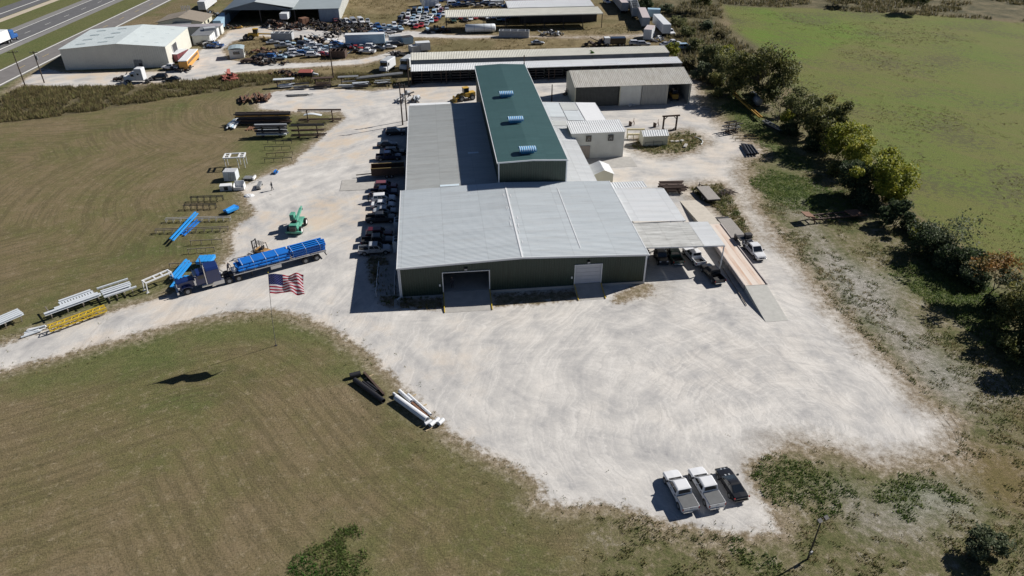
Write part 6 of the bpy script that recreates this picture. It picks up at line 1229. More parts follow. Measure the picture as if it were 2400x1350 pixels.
salvage_row('the hedge end by the trailers', -80, [(1570,80,'pw'),(1497,22,'cp'),(1508,30,'cs'),(1422,8,'uw')], jit=10)

salvage_row('the back of the middle cluster', 5, [(640,103,'cs'),(678,106,'cp'),(712,108,'ug'),(728,104,'cw'),(790,106,'cb'),(742,120,'cw'),(763,124,'cs'),(785,122,'cg'),(712,130,'ub'),(676,134,'cs'),(862,108,'cs'),(872,114,'uw'),(888,118,'cg'),(760,132,'cr')], jit=30)
salvage_row('the shop side parking', -75, [(862,53,'cs'),(787,52,'cm'),(870,64,'cw'),(885,66,'pb'),(900,66,'cs'),(925,64,'uw'),(938,70,'cp')], jit=12)
salvage_row('the edge behind the left canopy cars', -95, [(945,38,'cs'),(1028,44,'ub'),(1026,24,'vw'),(1046,22,'ck'),(1048,30,'us'),(942,58,'cg'),(1012,52,'cp'),(1022,50,'cr')], jit=10)
def box_trailer(label, a, b, m_, h_=2.75, w_=2.5, z0=1.0, wheels=True, name='box_trailer', cat='trailer', roofm=None, open_top=False, doors=True):
    """closed trailer body from pixel a (rear, ground) to b (front, ground)"""
    A_ = P(*a); B_ = P(*b); L_ = (B_-A_).length; t = thing(name, label, cat, A_, heading(A_,B_))
    if open_top:
        for y in (-w_/2,w_/2): obj('side', MB().box(0,L_,y-.05,y+.05,z0,z0+h_), m_, t)
        for x in (.05,L_-.05): obj('end', MB().box(x-.05,x+.05,-w_/2+.06,w_/2-.06,z0,z0+h_), m_, t)
        obj('floor', MB().box(.1,L_-.1,-w_/2+.06,w_/2-.06,z0,z0+.1), M_rustd, t)
        for k in range(4): x = L_*(k+.5)/4; obj('bow', MB().box(x-.05,x+.05,-w_/2+.06,w_/2-.06,z0+h_-.12,z0+h_), m_, t)
    else:
        obj('body', MB().box(0,L_,-w_/2,w_/2,z0,z0+h_), m_, t); obj('roof', MB().box(-.02,L_+.02,-w_/2-.02,w_/2+.02,z0+h_+.002,z0+h_+.05), roofm or m_, t)
        n = max(2, int(L_/1.3))
        if doors:
            for y in (-w_/4,w_/4): obj('rear_door', MB().box(-.05,-.01,y-w_/4+.06,y+w_/4-.06,z0+.1,z0+h_-.1), m_, t)
        for k in range(n+1):
            x = L_*k/n
            for y in (-w_/2-.02,w_/2+.02): obj('side_rib', MB().box(x-.03,x+.03,y-.02,y+.02,z0,z0+h_), m_, t)
    if wheels:
        obj('chassis', MB().box(.3,L_-.4,-.5,.5,.6,z0-.02), M_dark, t); wheelset(t,1.2,(-.95,.95),.48,.4); wheelset(t,2.4,(-.95,.95),.48,.4)
        obj('landing_gear', MB().box(L_-2.6,L_-2.45,-.8,.8,.05,.6), M_dark, t)
    return t
M_bt = mat('pale_blue_trailer',(0.34,0.50,0.62),.45,var=.08); M_wt = mat('white_trailer',(0.66,0.68,0.70),.45,var=.07); M_gt = mat('grey_trailer',(0.42,0.44,0.46),.55,var=.15); M_pt = mat('pinkish_trailer_roof',(0.48,0.42,0.42),.6,var=.1)
box_trailer('long pale blue box trailer among the scrapped cars', (903,107),(812,110), M_bt, roofm=M_wt)
box_trailer('white box trailer beside the office house', (476,30),(502,10), M_wt)
box_trailer('pale blue shipping container beside the big shop', (512,70),(532,50), M_bt, z0=.1, wheels=False, name='shipping_container', cat='container')
box_trailer('blue-grey box trailer before the white bays', (483,93),(510,90), M_gt, z0=.8)
box_trailer('pink-roofed weathered trailer at the top beside the canopy', (1463,32),(1440,4), M_gt, roofm=M_pt)
box_trailer('white-roofed trailer beside the pink-roofed one', (1473,26),(1452,0), M_gt, roofm=M_wt)
box_trailer('open-top grey trailer in the row right of the canopy', (1489,45),(1483,24), M_gt, open_top=True)
box_trailer('grey trailer with pale roof, centre of the group right of the canopy', (1512,69),(1502,44), M_gt, roofm=M_pt)
box_trailer('white sided trailer nearest the hedge end', (1561,86),(1537,60), M_wt)
box_trailer('upright small white box body before the other trailers', (1516,95),(1524,84), M_wt, h_=3.0, z0=.3, wheels=False, name='truck_box', cat='truck box', roofm=M_pt)
box_trailer('pale tank truck body among the trailers', (1545,45),(1516,44), M_bt, h_=2.4)
box_trailer('blue-grey skip in the middle of the salvage yard', (640,94),(688,94), M_gt, h_=2.2, z0=.2, wheels=False, open_top=True, name='skip', cat='skip')
box_trailer('long grey steel skip with rusty lid near the canopy', (1240,87),(1170,86), M_gt, h_=2.0, z0=.1, wheels=False, open_top=True, name='skip', cat='skip')
box_trailer('brown open skip beside the scrapped cars', (812,134),(775,134), M_rustd, h_=2.0, z0=.1, w_=3, wheels=False, open_top=True, name='skip', cat='skip')
box_trailer('grey container behind the scrapped pickups', (913,103),(940,101), M_gt, h_=2.2, z0=.2, wheels=False, name='shipping_container', cat='container')
box_trailer('blue container at the end of the scrapped row', (942,104),(966,101), M_bt, h_=2.0, z0=.2, wheels=False, name='shipping_container', cat='container', roofm=M_dark)
box_trailer('white box body in the heap before the big shop', (668,60),(676,52), M_wt, h_=1.8, z0=2.0, wheels=False, name='truck_box', cat='truck box')
box_trailer('rusty box body in the heap before the big shop', (706,60),(722,57), M_rust, h_=2.0, z0=.3, wheels=False, name='truck_box', cat='truck box')
box_trailer('white camper body behind the closed shed', (975,121),(1008,119), M_wt, h_=2.2, z0=.5, wheels=False, name='camper', cat='camper')
box_trailer('grey lidded box behind the closed shed end', (962,124),(982,121), M_gt, h_=1.8, z0=.2, wheels=False, name='steel_box', cat='box')
box_trailer('white long roofed trailer behind the canopy cars, front', (992,22),(1026,18), M_wt, z0=.9); box_trailer('white long roofed trailer behind the canopy cars, rear', (988,13),(1026,9), M_bt, z0=.9, roofm=M_wt)
box_trailer('pale box body at the top behind the canopy', (1150,12),(1180,11), M_wt, h_=1.4, z0=.4, wheels=False, name='truck_box', cat='truck box')
tank('long silver tank lying before the salvage canopy', P(1126,77), R(-1), 10.0, 1.25, M_pale)
# step vans
for i, (px, py, lb) in enumerate(((897,172,'white step van facing the yard, left of two'),(944,168,'white step van facing the yard beside the long shed'))):
    t = thing('step_van', lb, 'van', (P(px,py).x+1.2, P(px,py).y+2.6, 0), R(-112)); bevel(obj('body', MB().box(-3.4,2.0,-1.15,1.15,.6,3.1), M_wt, t), .12); bevel(obj('nose', MB().box(2.01,3.0,-1.05,1.05,.6,1.7), M_wt, t), .15)
    obj('windshield', MB().box(2.02,2.07,-1.0,1.0,1.75,2.7), M_glass, t); obj('roof_sheet', MB().box(-3.3,1.9,-.9,.9,3.11,3.16), M_gt, t); wheelset(t,-2.0,(-1.0,1.0),.45,.35); wheelset(t,2.1,(-1.0,1.0),.45,.3); obj('bumper', MB().box(3.01,3.15,-1.05,1.05,.5,.75), M_dark, t)
    for s_ in (-1.16,1.16): obj('side_window', MB().box(.9,1.7,s_-.02,s_+.02,1.8,2.6), M_glass, t)
# school bus and camper by the warehouse
A_ = P(433,167); B_ = P(459,138); M_bus = mat('bus_orange',(0.62,0.30,0.06),.45,var=.08)
t = thing('school_bus', 'orange school bus with white roof beside the cream warehouse', 'bus', A_, heading(A_,B_)); L_ = (B_-A_).length
bevel(obj('body', MB().box(0,L_,-1.2,1.2,.6,2.6), M_bus, t), .1); bevel(obj('roof', MB().box(-.03,L_+.03,-1.22,1.22,2.602,2.85), M_white, t), .1)
for k in range(int(L_/1.0)-1):
    for s_ in (-1.21,1.21): obj('side_window', MB().box(.6+k*1.0,1.3+k*1.0,s_-.02,s_+.02,1.7,2.35), M_glass, t)
wheelset(t,1.5,(-1.0,1.0),.48,.35); wheelset(t,L_-1.2,(-1.0,1.0),.48,.35)
box_trailer('maroon and white camper beside the school bus', (410,148),(436,135), mat('maroon_camper',(0.20,0.06,0.07),.5), h_=2.0, z0=.5, wheels=False, name='camper', cat='camper', roofm=M_wt)
# old white sleeper cab
t = thing('old_tractor_cab', 'pale sleeper truck cab at the edge of the weeds', 'truck', (P(318,196).x, P(318,196).y+1.2, 0), R(175)); bevel(obj('hood', MB().box(1.0,2.9,-.9,.9,.7,1.8), M_wt, t), .2); bevel(obj('cab', MB().box(-.4,.98,-1.1,1.1,.7,2.7), M_wt, t), .12); bevel(obj('sleeper', MB().box(-2.4,-.42,-1.15,1.15,.7,3.8), M_wt, t), .2)
for s_ in (-1.11,1.11): obj('side_window', MB().box(-.1,.7,s_-.02,s_+.02,1.8,2.4), M_glass, t); obj('sleeper_window', MB().box(-1.5,-1.0,s_*1.04-.02,s_*1.04+.02,2.2,2.6), M_glass, t)
wheelset(t,1.9,(-1.0,1.0),.5,.32); wheelset(t,-3.2,(-1.0,1.0),.5,.5); obj('chassis', MB().box(-4.2,2.6,-.45,.45,.5,.75), M_dark, t)
# yellow grader
c = P(600,92); t = thing('motor_grader', 'yellow motor grader in the salvage yard', 'grader', (c.x,c.y,0), R(-2)); bevel(obj('engine_body', MB().box(-2.2,1.0,-.7,.7,.9,1.9), M_cat, t), .1); obj('cab', MB().box(-.4,1.0,-.7,.7,1.9,3.2), M_glass, t); obj('cab_roof', MB().box(-.5,1.1,-.8,.8,3.2,3.3), M_cat, t); obj('front_frame', MB().bar((1.0,0,1.7),(5.6,0,1.5),.4,.35), M_cat, t); obj('blade', MB().cbox((2.6,0,.5),(.15,3.4,.8),rz=.4), M_cat, t); obj('front_head', MB().box(5.2,6.4,-.6,.6,.8,1.6), M_cat, t); wheelset(t,-3.0,(-.9,.9),.75,.5); wheelset(t,-1.2,(-.9,.9),.75,.5); wheelset(t,5.6,(-.9,.9),.65,.4)
# highway truck
t = thing('highway_semi', 'white semi trailer with blue cab driving on the highway', 'truck', (P(26,97).x, P(26,97).y, 0), math.pi/2-ROAD_AZ)
obj('trailer_body', MB().box(-16,-1.6,-1.28,1.28,1.15,4.0), M_white, t); bevel(obj('cab', MB().box(-.9,1.2,-1.15,1.15,.9,3.4), mat('cab_blue',(0.02,0.10,0.32),.35,coat=.4), t), .25); bevel(obj('hood', MB().box(1.21,2.9,-1.0,1.0,.7,1.9), mat('cab_blue',(0.02,0.10,0.32),.35), t), .25); obj('windshield', MB().add([(1.22,-1.0,1.95),(1.22,1.0,1.95),(1.1,.95,2.8),(1.1,-.95,2.8),(1.19,-1.0,1.95),(1.19,1.0,1.95),(1.07,.95,2.8),(1.07,-.95,2.8)],[(0,1,2,3),(7,6,5,4),(0,4,5,1),(2,6,7,3)]), M_glass, t)
wheelset(t,2.0,(-1.0,1.0),.5,.3); wheelset(t,-1.4,(-1.0,1.0),.5,.5); wheelset(t,-2.7,(-1.0,1.0),.5,.5); wheelset(t,-13,(-1.0,1.0),.5,.5); wheelset(t,-14.3,(-1.0,1.0),.5,.5); obj('underframe', MB().box(-15.8,-1.8,-.5,.5,.8,1.14), M_dark, t)
# scrap heaps
M_scr = [M_dark,M_rustd,M_rust,M_grey,M_rustd,M_dark]
def heap(label, px, py, rx, ry, h_, n, mats_, rz=0.0):
    t = thing('scrap_heap', label, 'scrap heap', P(px,py), rz, 'scrap heaps in the salvage yard')
    for k in range(n):
        a_ = random.uniform(0,6.283); q = random.random()**.6; x = rx*q*math.cos(a_); y = ry*q*math.sin(a_); s_ = random.uniform(.35,1.15); z = h_*(1-q)*random.uniform(.3,1)
        r_ = random.random(); m_ = random.choice(mats_)
        if r_ < .35: o = obj('scrap_wheel', MB().tube((0,-.16,0),(0,.16,0),random.uniform(.35,.55),n=12), M_black, t)
        elif r_ < .7: o = obj('scrap_bar', MB().bar((-s_*1.6,0,0),(s_*1.6,0,0),.16,.2), m_, t)
        else:
            mb = MB(); mb.box(-s_,s_,-s_*.5,s_*.5,-s_*.3,s_*.3); mb.v = [(v[0]*random.uniform(.6,1.2), v[1]*random.uniform(.6,1.2), v[2]*random.uniform(.6,1.2)) for v in mb.v]; o = obj('scrap_panel', mb, m_, t)
        o.location = (x,y,z+.35); o.rotation_euler = (random.uniform(-.5,.5),random.uniform(-.5,.5),random.uniform(0,6.283))
M_scw = [M_dark,M_rustd,M_grey,M_white,PSK,M_rustd]
for lb, px, py, rx, ry, h_, n, ms in (('dark axle heap before the big shop, left part',640,62,4,3,2.5,30,M_scr),('rusty scrap heap before the big shop',665,66,4.5,3,2.6,34,[M_rust,M_rustd,M_rust,M_dark]),('rusty scrap heap right of the skip',700,68,4.5,3,2.0,30,M_scr),('dark axle heap below the row of vans, left',752,66,5,3,1.6,36,[M_dark,M_rustd,M_dark]),
  ('dark axle heap below the row of vans, middle',785,68,5.5,3.5,1.8,40,[M_dark,M_rustd,M_dark]),('dark axle heap below the row of vans, right',822,72,6,4,1.8,44,[M_dark,M_rustd,M_grey]),('dark axle heap beside the pale blue pickup',855,77,5,3,1.5,34,[M_dark,M_rustd]),('dark truck chassis heap on the pale lane',775,86,5,1.6,1.5,22,[M_dark,M_dark,M_grey]),
  ('cab and panel heap left of the big trailer',738,100,2.6,2,2.8,22,M_scw),('panel heap beside the big trailer front',772,101,4,2,2.2,24,M_scw),('rusty dump body heap by the booth',612,128,4.5,2.5,2.0,28,[M_rust,M_rust,M_rustd]),('dark machinery heap below the booth',600,146,4.5,2,1.4,28,[M_dark,M_grey,M_rustd]),
  ('dark machinery heap in the weeds by the entrance',640,150,5,1.6,1.2,28,[M_dark,M_rustd]),('dark wreck heap at the canopy corner',1020,75,3.5,2.2,2.4,26,[M_dark,M_dark,M_grey,PSK]),('pale debris heap right of the canopy',1293,82,4,2,1.4,30,[M_white,M_dark,M_grey,M_pale]),('axle heap beside the school bus',428,165,3.5,2,1.6,26,[M_dark,M_rustd]),
  ('dark junk heap left of the pale truck cab',296,188,3,1.4,1.2,18,[M_dark,M_rustd]),('blue and white truck parts beside the warehouse bays',503,110,3.2,2.2,1.6,22,[PBL,M_white,M_dark,PSK]),('rusty harrow frames in the weeds, left',665,176,4.5,1.4,.8,20,[M_rust,M_rustd]),('rusty harrow frames in the weeds, right',688,182,3,1.2,1.0,16,[M_rust,M_rustd]),
  ('red farm implement standing in the tall weeds',540,186,2.2,3.2,2.2,20,[mat('faded_red_paint',(0.34,0.10,0.08),.7,var=.2)]),('black truss heap behind the closed shed',1395,108,4.5,1.8,1.8,22,[M_dark,M_rustd]),('dark parts heap by the black dump truck',1415,106,2.5,1.5,1.2,14,[M_rustd,M_dark]),('pale parts heap at the hedge end',1545,96,2.5,1.8,1.2,16,[M_white,M_grey,M_dark]),('wheel and axle heap before the closed shed',931,131,2.2,1.4,1.0,14,[M_dark]),
  ('black axle heap at the shop corner',735,58,4,2.4,1.8,30,[M_dark,M_rustd]),('black axle heap below the second van',800,63,4.5,2.4,1.6,32,[M_dark,M_dark,M_rustd]),('black axle heap right of the vans',845,66,5,2.6,1.5,34,[M_dark,M_rustd,M_grey]),('mixed wreck heap beside the blue pickups',890,88,4,1.6,1.2,20,M_scw),('mixed panel heap in the middle cluster',715,118,3,1.4,1.0,16,M_scw),('mixed panel heap right of the booth heap',650,128,4,1.5,1.2,20,M_scr),('mixed parts heap before the long trailer',835,122,4,1.2,.9,18,M_scw),('dark parts heap by the canopy post',1040,76,3,1.2,1.0,14,[M_dark,M_rustd]),('mixed parts heap between skip and trailer',712,96,3.5,1.6,1.3,20,M_scw),('scrap heap beside the office trailer',495,38,3,2.4,1.6,22,M_scw),('old tractor parts heap by the big shop door',545,66,3,1.6,1.0,14,[M_ochre,M_rust,M_dark])): heap(lb, px, py, rx, ry, h_, n, ms)
c = P(1440,107); t = thing('dump_truck', 'black dump truck with pale cab behind the closed shed', 'truck', (c.x,c.y,0), R(178)); bevel(obj('cab', MB().box(1.6,3.4,-1.1,1.1,.7,2.6), M_wt, t), .12); obj('windshield', MB().box(3.41,3.45,-.9,.9,1.7,2.4), M_glass, t); obj('dump_body', MB().box(-3.2,1.4,-1.2,1.2,1.0,2.5), PK, t); wheelset(t,2.4,(-1,1),.5,.3); wheelset(t,-1.4,(-1,1),.5,.5); wheelset(t,-2.6,(-1,1),.5,.5); obj('chassis', MB().box(-3.2,3.3,-.4,.4,.5,.9), M_dark, t)
c = P(722,181); t = thing('red_hay_machine', 'low machine with faded red top in the weeds', 'machine', (c.x,c.y,0), R(-6)); obj('body', MB().box(-2.2,1.6,-1,1,.4,1.5), M_dark, t); obj('top_cover', MB().add([(-2.3,-1.05,1.52),(1.4,-1.05,1.52),(1.0,.6,2.0),(-2.0,.6,2.0),(-2.3,1.05,1.52),(1.4,1.05,1.52)],[(0,1,2,3),(3,2,5,4),(0,3,4),(1,5,2),(0,4,5,1)]), mat('faded_red_paint',(0.34,0.10,0.08),.7,var=.2), t); wheelset(t,-1.2,(-1.1,1.1),.45,.3); obj('chute', MB().bar((1.5,0,1.0),(2.8,0,.7),.5,.4), M_pale, t)
# ================================================================ VEGETATION
def leaf_mat(name, cols, transl=.3, gain=1.0, upn=0.0):
    if name in MATS: return MATS[name]
    m = bpy.data.materials.new(name); m.use_nodes = True; nt, N, L = nodes_of(m); b = N['Principled BSDF']; b.inputs['Roughness'].default_value = .7; b.inputs['Specular IOR Level'].default_value = .25
    g = N.new('ShaderNodeNewGeometry'); rp = N.new('ShaderNodeValToRGB'); e = rp.color_ramp.elements
    n1 = N.new('ShaderNodeTexNoise'); n1.inputs['Scale'].default_value = .45; n1.inputs['Detail'].default_value = 2; L.new(g.outputs['Position'], n1.inputs['Vector'])
    ad = N.new('ShaderNodeMath'); ad.operation = 'MULTIPLY_ADD'; L.new(g.outputs['Random Per Island'], ad.inputs[0]); ad.inputs[1].default_value = .55; mm = N.new('ShaderNodeMath'); mm.operation = 'MULTIPLY_ADD'; mm.inputs[1].default_value = 1.6; mm.inputs[2].default_value = -.58; L.new(n1.outputs[0], mm.inputs[0]); L.new(mm.outputs[0], ad.inputs[2])
    while len(e) < len(cols): e.new(.5)
    for i, c in enumerate(cols): e[i].position = .08+.84*i/max(1,len(cols)-1); e[i].color = (*[q*gain for q in c], 1)
    L.new(ad.outputs[0], rp.inputs[0]); L.new(rp.outputs[0], b.inputs['Base Color'])
    if upn:   # soft blades: shade them partly like the sward they stand in
        vm = N.new('ShaderNodeVectorMath'); vm.operation = 'SCALE'; L.new(g.outputs['Normal'], vm.inputs[0]); vm.inputs['Scale'].default_value = 1-upn; va = N.new('ShaderNodeVectorMath'); va.operation = 'ADD'; L.new(vm.outputs[0], va.inputs[0]); va.inputs[1].default_value = (0,0,upn); vn = N.new('ShaderNodeVectorMath'); vn.operation = 'NORMALIZE'; L.new(va.outputs[0], vn.inputs[0]); L.new(vn.outputs[0], b.inputs['Normal'])
    tr = N.new('ShaderNodeBsdfTranslucent'); L.new(rp.outputs[0], tr.inputs[0]); mx = N.new('ShaderNodeMixShader'); mx.inputs[0].default_value = transl; L.new(b.outputs[0], mx.inputs[1]); L.new(tr.outputs[0], mx.inputs[2]); L.new(mx.outputs[0], N['Material Output'].inputs[0])
    MATS[name] = m; return m
LF = dict(fresh=leaf_mat('fresh_weed_blades', [(0.035,0.06,0.014),(0.06,0.095,0.022),(0.09,0.125,0.032),(0.13,0.14,0.05)], gain=1.8, upn=.75), olive=leaf_mat('olive_leaves', [(0.018,0.022,0.008),(0.040,0.046,0.016),(0.075,0.075,0.024),(0.11,0.10,0.034)], gain=2.6, upn=.45), yg=leaf_mat('yellow_green_leaves', [(0.06,0.075,0.014),(0.115,0.135,0.020),(0.19,0.195,0.026),(0.25,0.225,0.035)], gain=1.75, upn=.45), pale=leaf_mat('pale_green_leaves', [(0.06,0.068,0.026),(0.10,0.108,0.042),(0.15,0.15,0.065)], gain=1.75, upn=.45),
  cedar=leaf_mat('cedar_needles', [(0.012,0.020,0.010),(0.026,0.038,0.017),(0.05,0.064,0.028)], gain=2.2, upn=.35), orange=leaf_mat('orange_leaves', [(0.075,0.070,0.026),(0.13,0.10,0.035),(0.20,0.115,0.035),(0.26,0.135,0.045)], gain=1.75, upn=.45), grey=leaf_mat('grey_green_leaves', [(0.035,0.046,0.024),(0.065,0.08,0.042),(0.105,0.12,0.068)], gain=1.75, upn=.45), bright=leaf_mat('bright_green_leaves', [(0.03,0.08,0.014),(0.06,0.16,0.024),(0.09,0.23,0.035)]),
  brush=leaf_mat('brush_leaves', [(0.045,0.045,0.020),(0.085,0.08,0.035),(0.125,0.105,0.052),(0.17,0.14,0.08)], gain=1.5, upn=.7), tall=leaf_mat('tall_weed_blades', [(0.04,0.036,0.016),(0.078,0.066,0.030),(0.11,0.085,0.042),(0.09,0.10,0.032),(0.17,0.135,0.07)], gain=1.9, upn=.7), weed=leaf_mat('weed_blades', [(0.038,0.05,0.016),(0.065,0.085,0.024),(0.10,0.105,0.036),(0.15,0.115,0.05),(0.21,0.165,0.09)], gain=1.8, upn=.7), dry=leaf_mat('dry_grass_blades', [(0.09,0.07,0.032),(0.16,0.125,0.058),(0.23,0.185,0.095),(0.10,0.10,0.038)], gain=1.5, upn=.7))
M_bark = mat('bark', (0.085,0.068,0.052), .9, var=.3, scale=4)
def quads_mesh(name, C, S, m, flat=0.0, asp=1.6):
    """leaf-sized quads at points C (n,3) with sizes S"""
    n = len(C); a = rng.normal(size=(n,3)); a[:,2] *= (1-flat); a /= np.linalg.norm(a,axis=1,keepdims=True); b = rng.normal(size=(n,3)); b -= a*(a*b).sum(1,keepdims=True); b /= np.linalg.norm(b,axis=1,keepdims=True)
    a = a*S[:,None]*asp*.5; b = b*S[:,None]*.5; V = np.stack([C-a, C+b*.9, C+a, C-b*.9], 1).reshape(-1,3)
    me = bpy.data.meshes.new(name); me.vertices.add(4*n); me.vertices.foreach_set('co', V.astype(np.float32).ravel()); me.loops.add(4*n); me.loops.foreach_set('vertex_index', np.arange(4*n, dtype=np.int32)); me.polygons.add(n); me.polygons.foreach_set('loop_start', np.arange(0,4*n,4,dtype=np.int32)); me.polygons.foreach_set('loop_total', np.full(n,4,dtype=np.int32)); me.update(); me.validate(); me.materials.append(m); return me
def branches(mb, p, d, L_, r_, depth, ends):
    q = p+d*L_; mb.tube(p, q, r_, r_*.62, 6 if depth > 1 else 4, cap=False)
    if depth == 0: ends.append(q); return
    for k in range(random.choice((2,3,3))):
        nd = (d+Vector((random.gauss(0,.5),random.gauss(0,.5),random.gauss(.08,.3)))).normalized(); branches(mb, p+d*L_*random.uniform(.65,1), nd, L_*random.uniform(.6,.82), r_*.6, depth-1, ends)
def tree(name, label, px, py, h_, wid, leaf, n=3500, size=.30, depth=3, dens=1.3, cat='tree', base=.12, low=False, top_leaf=None, group=None, lean=(0,0)):
    c = P(px, py); t = thing(name, label, cat, c, random.uniform(0,6.28), group); mb = MB(); ends = []
    ns = 1 if not low else 4
    for k in range(ns):
        d0 = Vector((random.gauss(lean[0],.12 if ns == 1 else .5),random.gauss(lean[1],.12 if ns == 1 else .5),1)).normalized(); branches(mb, Vector((random.uniform(-.3,.3)*(ns > 1),random.uniform(-.3,.3)*(ns > 1),-.05)), d0, h_*(.27 if not low else .25), max(.035*h_*.5,.05), depth, ends)
    obj('trunk', mb, M_bark, t)
    # crown: clumps spread through a lumpy volume
    K = 26 if not low else 20; cl = []
    for k in range(K):
        a_ = random.uniform(0,6.283); rr = wid/2*math.sqrt(random.random())*.85; zz = h_*(base+(1-base)*random.uniform(.12,.92)); lim = math.sqrt(max(.05,1-((zz/h_-(.5+base/2))/(.56-base/4))**2)); cl.append((rr*lim*math.cos(a_), rr*lim*math.sin(a_), zz, random.uniform(.11,.24)*wid))
    cl = np.array(cl); idx = rng.integers(0,K,int(n*dens)); v = rng.normal(size=(len(idx),3)); v /= np.linalg.norm(v,axis=1,keepdims=True); v *= (rng.random(len(idx))**.4)[:,None]
    C = cl[idx,:3]+v*cl[idx,3:4]*np.array([1,1,.75 if not low else min(.75,1.3*h_/wid)]); C[:,2] = np.maximum(C[:,2],.06); S = size*rng.uniform(.6,1.35,len(C))
    if top_leaf:
        up = C[:,2] > h_*rng.uniform(.55,.8,len(C)); obj('crown_top', quads_mesh('crown_top', C[up], S[up], LF[top_leaf]), None, t); C = C[~up]; S = S[~up]
    if len(C): obj('crown', quads_mesh('crown', C, S, LF[leaf]), None, t)
    return t
H_ = 'trees of the hedge line'
tree('loose_tree','yellow-green loose tree at the top of the hedge line',1662,160,6.5,7,'pale',3000,.32,group=H_); tree('loose_tree','small yellow-green tree beside the first hedge tree',1698,150,5.5,6,'yg',2400,.3,group=H_)
tree('dense_tree','big dark olive tree, left of the dense pair in the hedge',1722,222,11,11,'olive',6500,.33,4,group=H_); tree('dense_tree','biggest dark olive tree, right of the dense pair in the hedge',1788,238,12.5,12.5,'olive',8000,.33,4,group=H_)
tree('bare_tree','slim leafless tree right of the dense olive pair',1822,287,9,6,'pale',260,.25,5,group=H_); tree('loose_tree','pale green loose tree beside the leafless tree',1872,302,9,8.5,'pale',3600,.3,4,group=H_); tree('loose_tree','low yellowish shrub tree under the pale loose tree',1846,298,3.5,4,'yg',1200,.28,2,group=H_)
tree('dense_tree','dark olive tree with yellow patches in the middle hedge',1928,348,10.5,9.5,'olive',5600,.32,4,group=H_); tree('loose_tree','bright yellow-green tree in front of the middle olive tree',1978,378,7.5,9,'yg',4600,.3,3,group=H_)
tree('loose_tree','large spreading yellow-green tree in the hedge centre',2052,468,9.0,11.5,'yg',6500,.3,4,group=H_); tree('dense_tree','dark shaded bush tree below the large yellow-green tree',1998,462,6.0,8,'cedar',4400,.3,3,low=True,base=.08,group=H_)
tree('cedar_bush','round dark cedar bush beside the rusty trailer frame',2095,530,4.6,6.0,'cedar',3600,.26,2,low=True,base=.02,group=H_,cat='bush'); tree('bare_tree','grey bare-branched tree over a dark bush in the lower hedge',2208,600,7.5,9,'grey',900,.24,5,group=H_)
tree('dense_bush','dark spreading bush under the bare-branched tree',2175,592,4.0,7.5,'cedar',3600,.26,2,low=True,base=.03,group=H_,cat='bush'); tree('dense_bush','dark green bush right of the bare-branched tree',2245,640,4.2,6.5,'cedar',3400,.26,2,low=True,base=.03,group=H_,cat='bush')
tree('orange_tree','leaning tree with orange top leaves in the lower hedge',2308,700,7.2,7.0,'grey',2400,.24,4,top_leaf='orange',base=.4,group=H_,lean=(.3,.1)); tree('dense_bush','small dark bush left of the orange-topped tree',2282,672,2.8,4,'cedar',1500,.25,2,low=True,base=.03,group=H_,cat='bush')
tree('dense_tree','dark tree cut by the right frame edge',2398,775,7.5,7.5,'olive',4600,.26,3,low=True,base=.05,group=H_); tree('dense_tree','dark tree at the right frame edge, lower one',2432,860,6.5,7.0,'cedar',4200,.26,3,low=True,base=.04,group=H_)
tree('grey_bush','grey-green wispy bush in the lower right weeds',2302,1300,2.6,3.8,'grey',2400,.18,3,low=True,base=.02,cat='bush')
tree('field_tree','small spreading tree at the pasture top, right of the brush',1640,30,8,9,'olive',2600,.4,4,base=.4); tree('field_tree','small tree at the far pasture edge, left of two',1983,14,6.5,7,'olive',2200,.4,4,base=.4); tree('field_tree','leaning spreading tree at the far pasture edge, right of two',2143,30,7.5,10,'pale',2600,.4,4,base=.45,lean=(.25,0))
tree('wall_sapling','green sapling growing between the two long sheds',1384,158,4.6,3.4,'bright',1200,.3,3); tree('dense_bush','dark green bush beside the second canopy',1215,26,5,7,'olive',2200,.35,2,low=True,base=.03,cat='bush'); tree('dense_bush','dark bush beside the trailers at the top',1512,24,4.5,6,'cedar',1800,.35,2,low=True,base=.03,cat='bush'); tree('loose_tree','yellow-green shrub behind the closed shed end',1575,138,4.5,4.5,'yg',1600,.3,2)
for i, (px, py, h_, w_, lf_) in enumerate(((1605,165,3.5,5,'brush'),(1640,185,4,6,'grey'),(1625,120,3.5,6,'pale'),(1590,60,3,6,'pale'),(1680,200,3,5,'olive'),(1560,30,3,5,'grey'),(1655,70,2.6,5,'grey'),(1690,90,2.4,4,'brush'),(1610,85,2.8,5,'pale'))):
    tree('brush_shrub', ['thick','tall','pale','broad','dark','upper','grey','small','middle'][i]+' shrub in the brush at the hedge top, '+ORD[i]+' of the clump', px, py, h_, w_, lf_, 1500, .32, 2, low=True, base=.03, cat='bush', group='shrubs in the hedge top brush')
# ---- uncountable cover
def scatter(poly, n, dens=None, sd=0):
    p = np.array([(q[0],q[1]) for q in poly]); r_ = np.random.default_rng(sd); X_ = r_.uniform(p[:,0].min(),p[:,0].max(),n); Y_ = r_.uniform(p[:,1].min(),p[:,1].max(),n); k = sdf(poly, X_, Y_) > 0
    k &= (Y_ > 26) & (Y_ < 330) & (np.abs(X_) < 260); return X_[k], Y_[k]
def vnoise(X_, Y_, s, sd=1):
    r_ = np.random.default_rng(sd); T_ = r_.random((64,64)); x = X_*s; y = Y_*s; i = np.floor(x).astype(int); j = np.floor(y).astype(int); fx = x-i; fy = y-j; fx = fx*fx*(3-2*fx); fy = fy*fy*(3-2*fy); g = lambda a, b: T_[a % 64, b % 64]
    return (g(i,j)*(1-fx)+g(i+1,j)*fx)*(1-fy)+(g(i,j+1)*(1-fx)+g(i+1,j+1)*fx)*fy
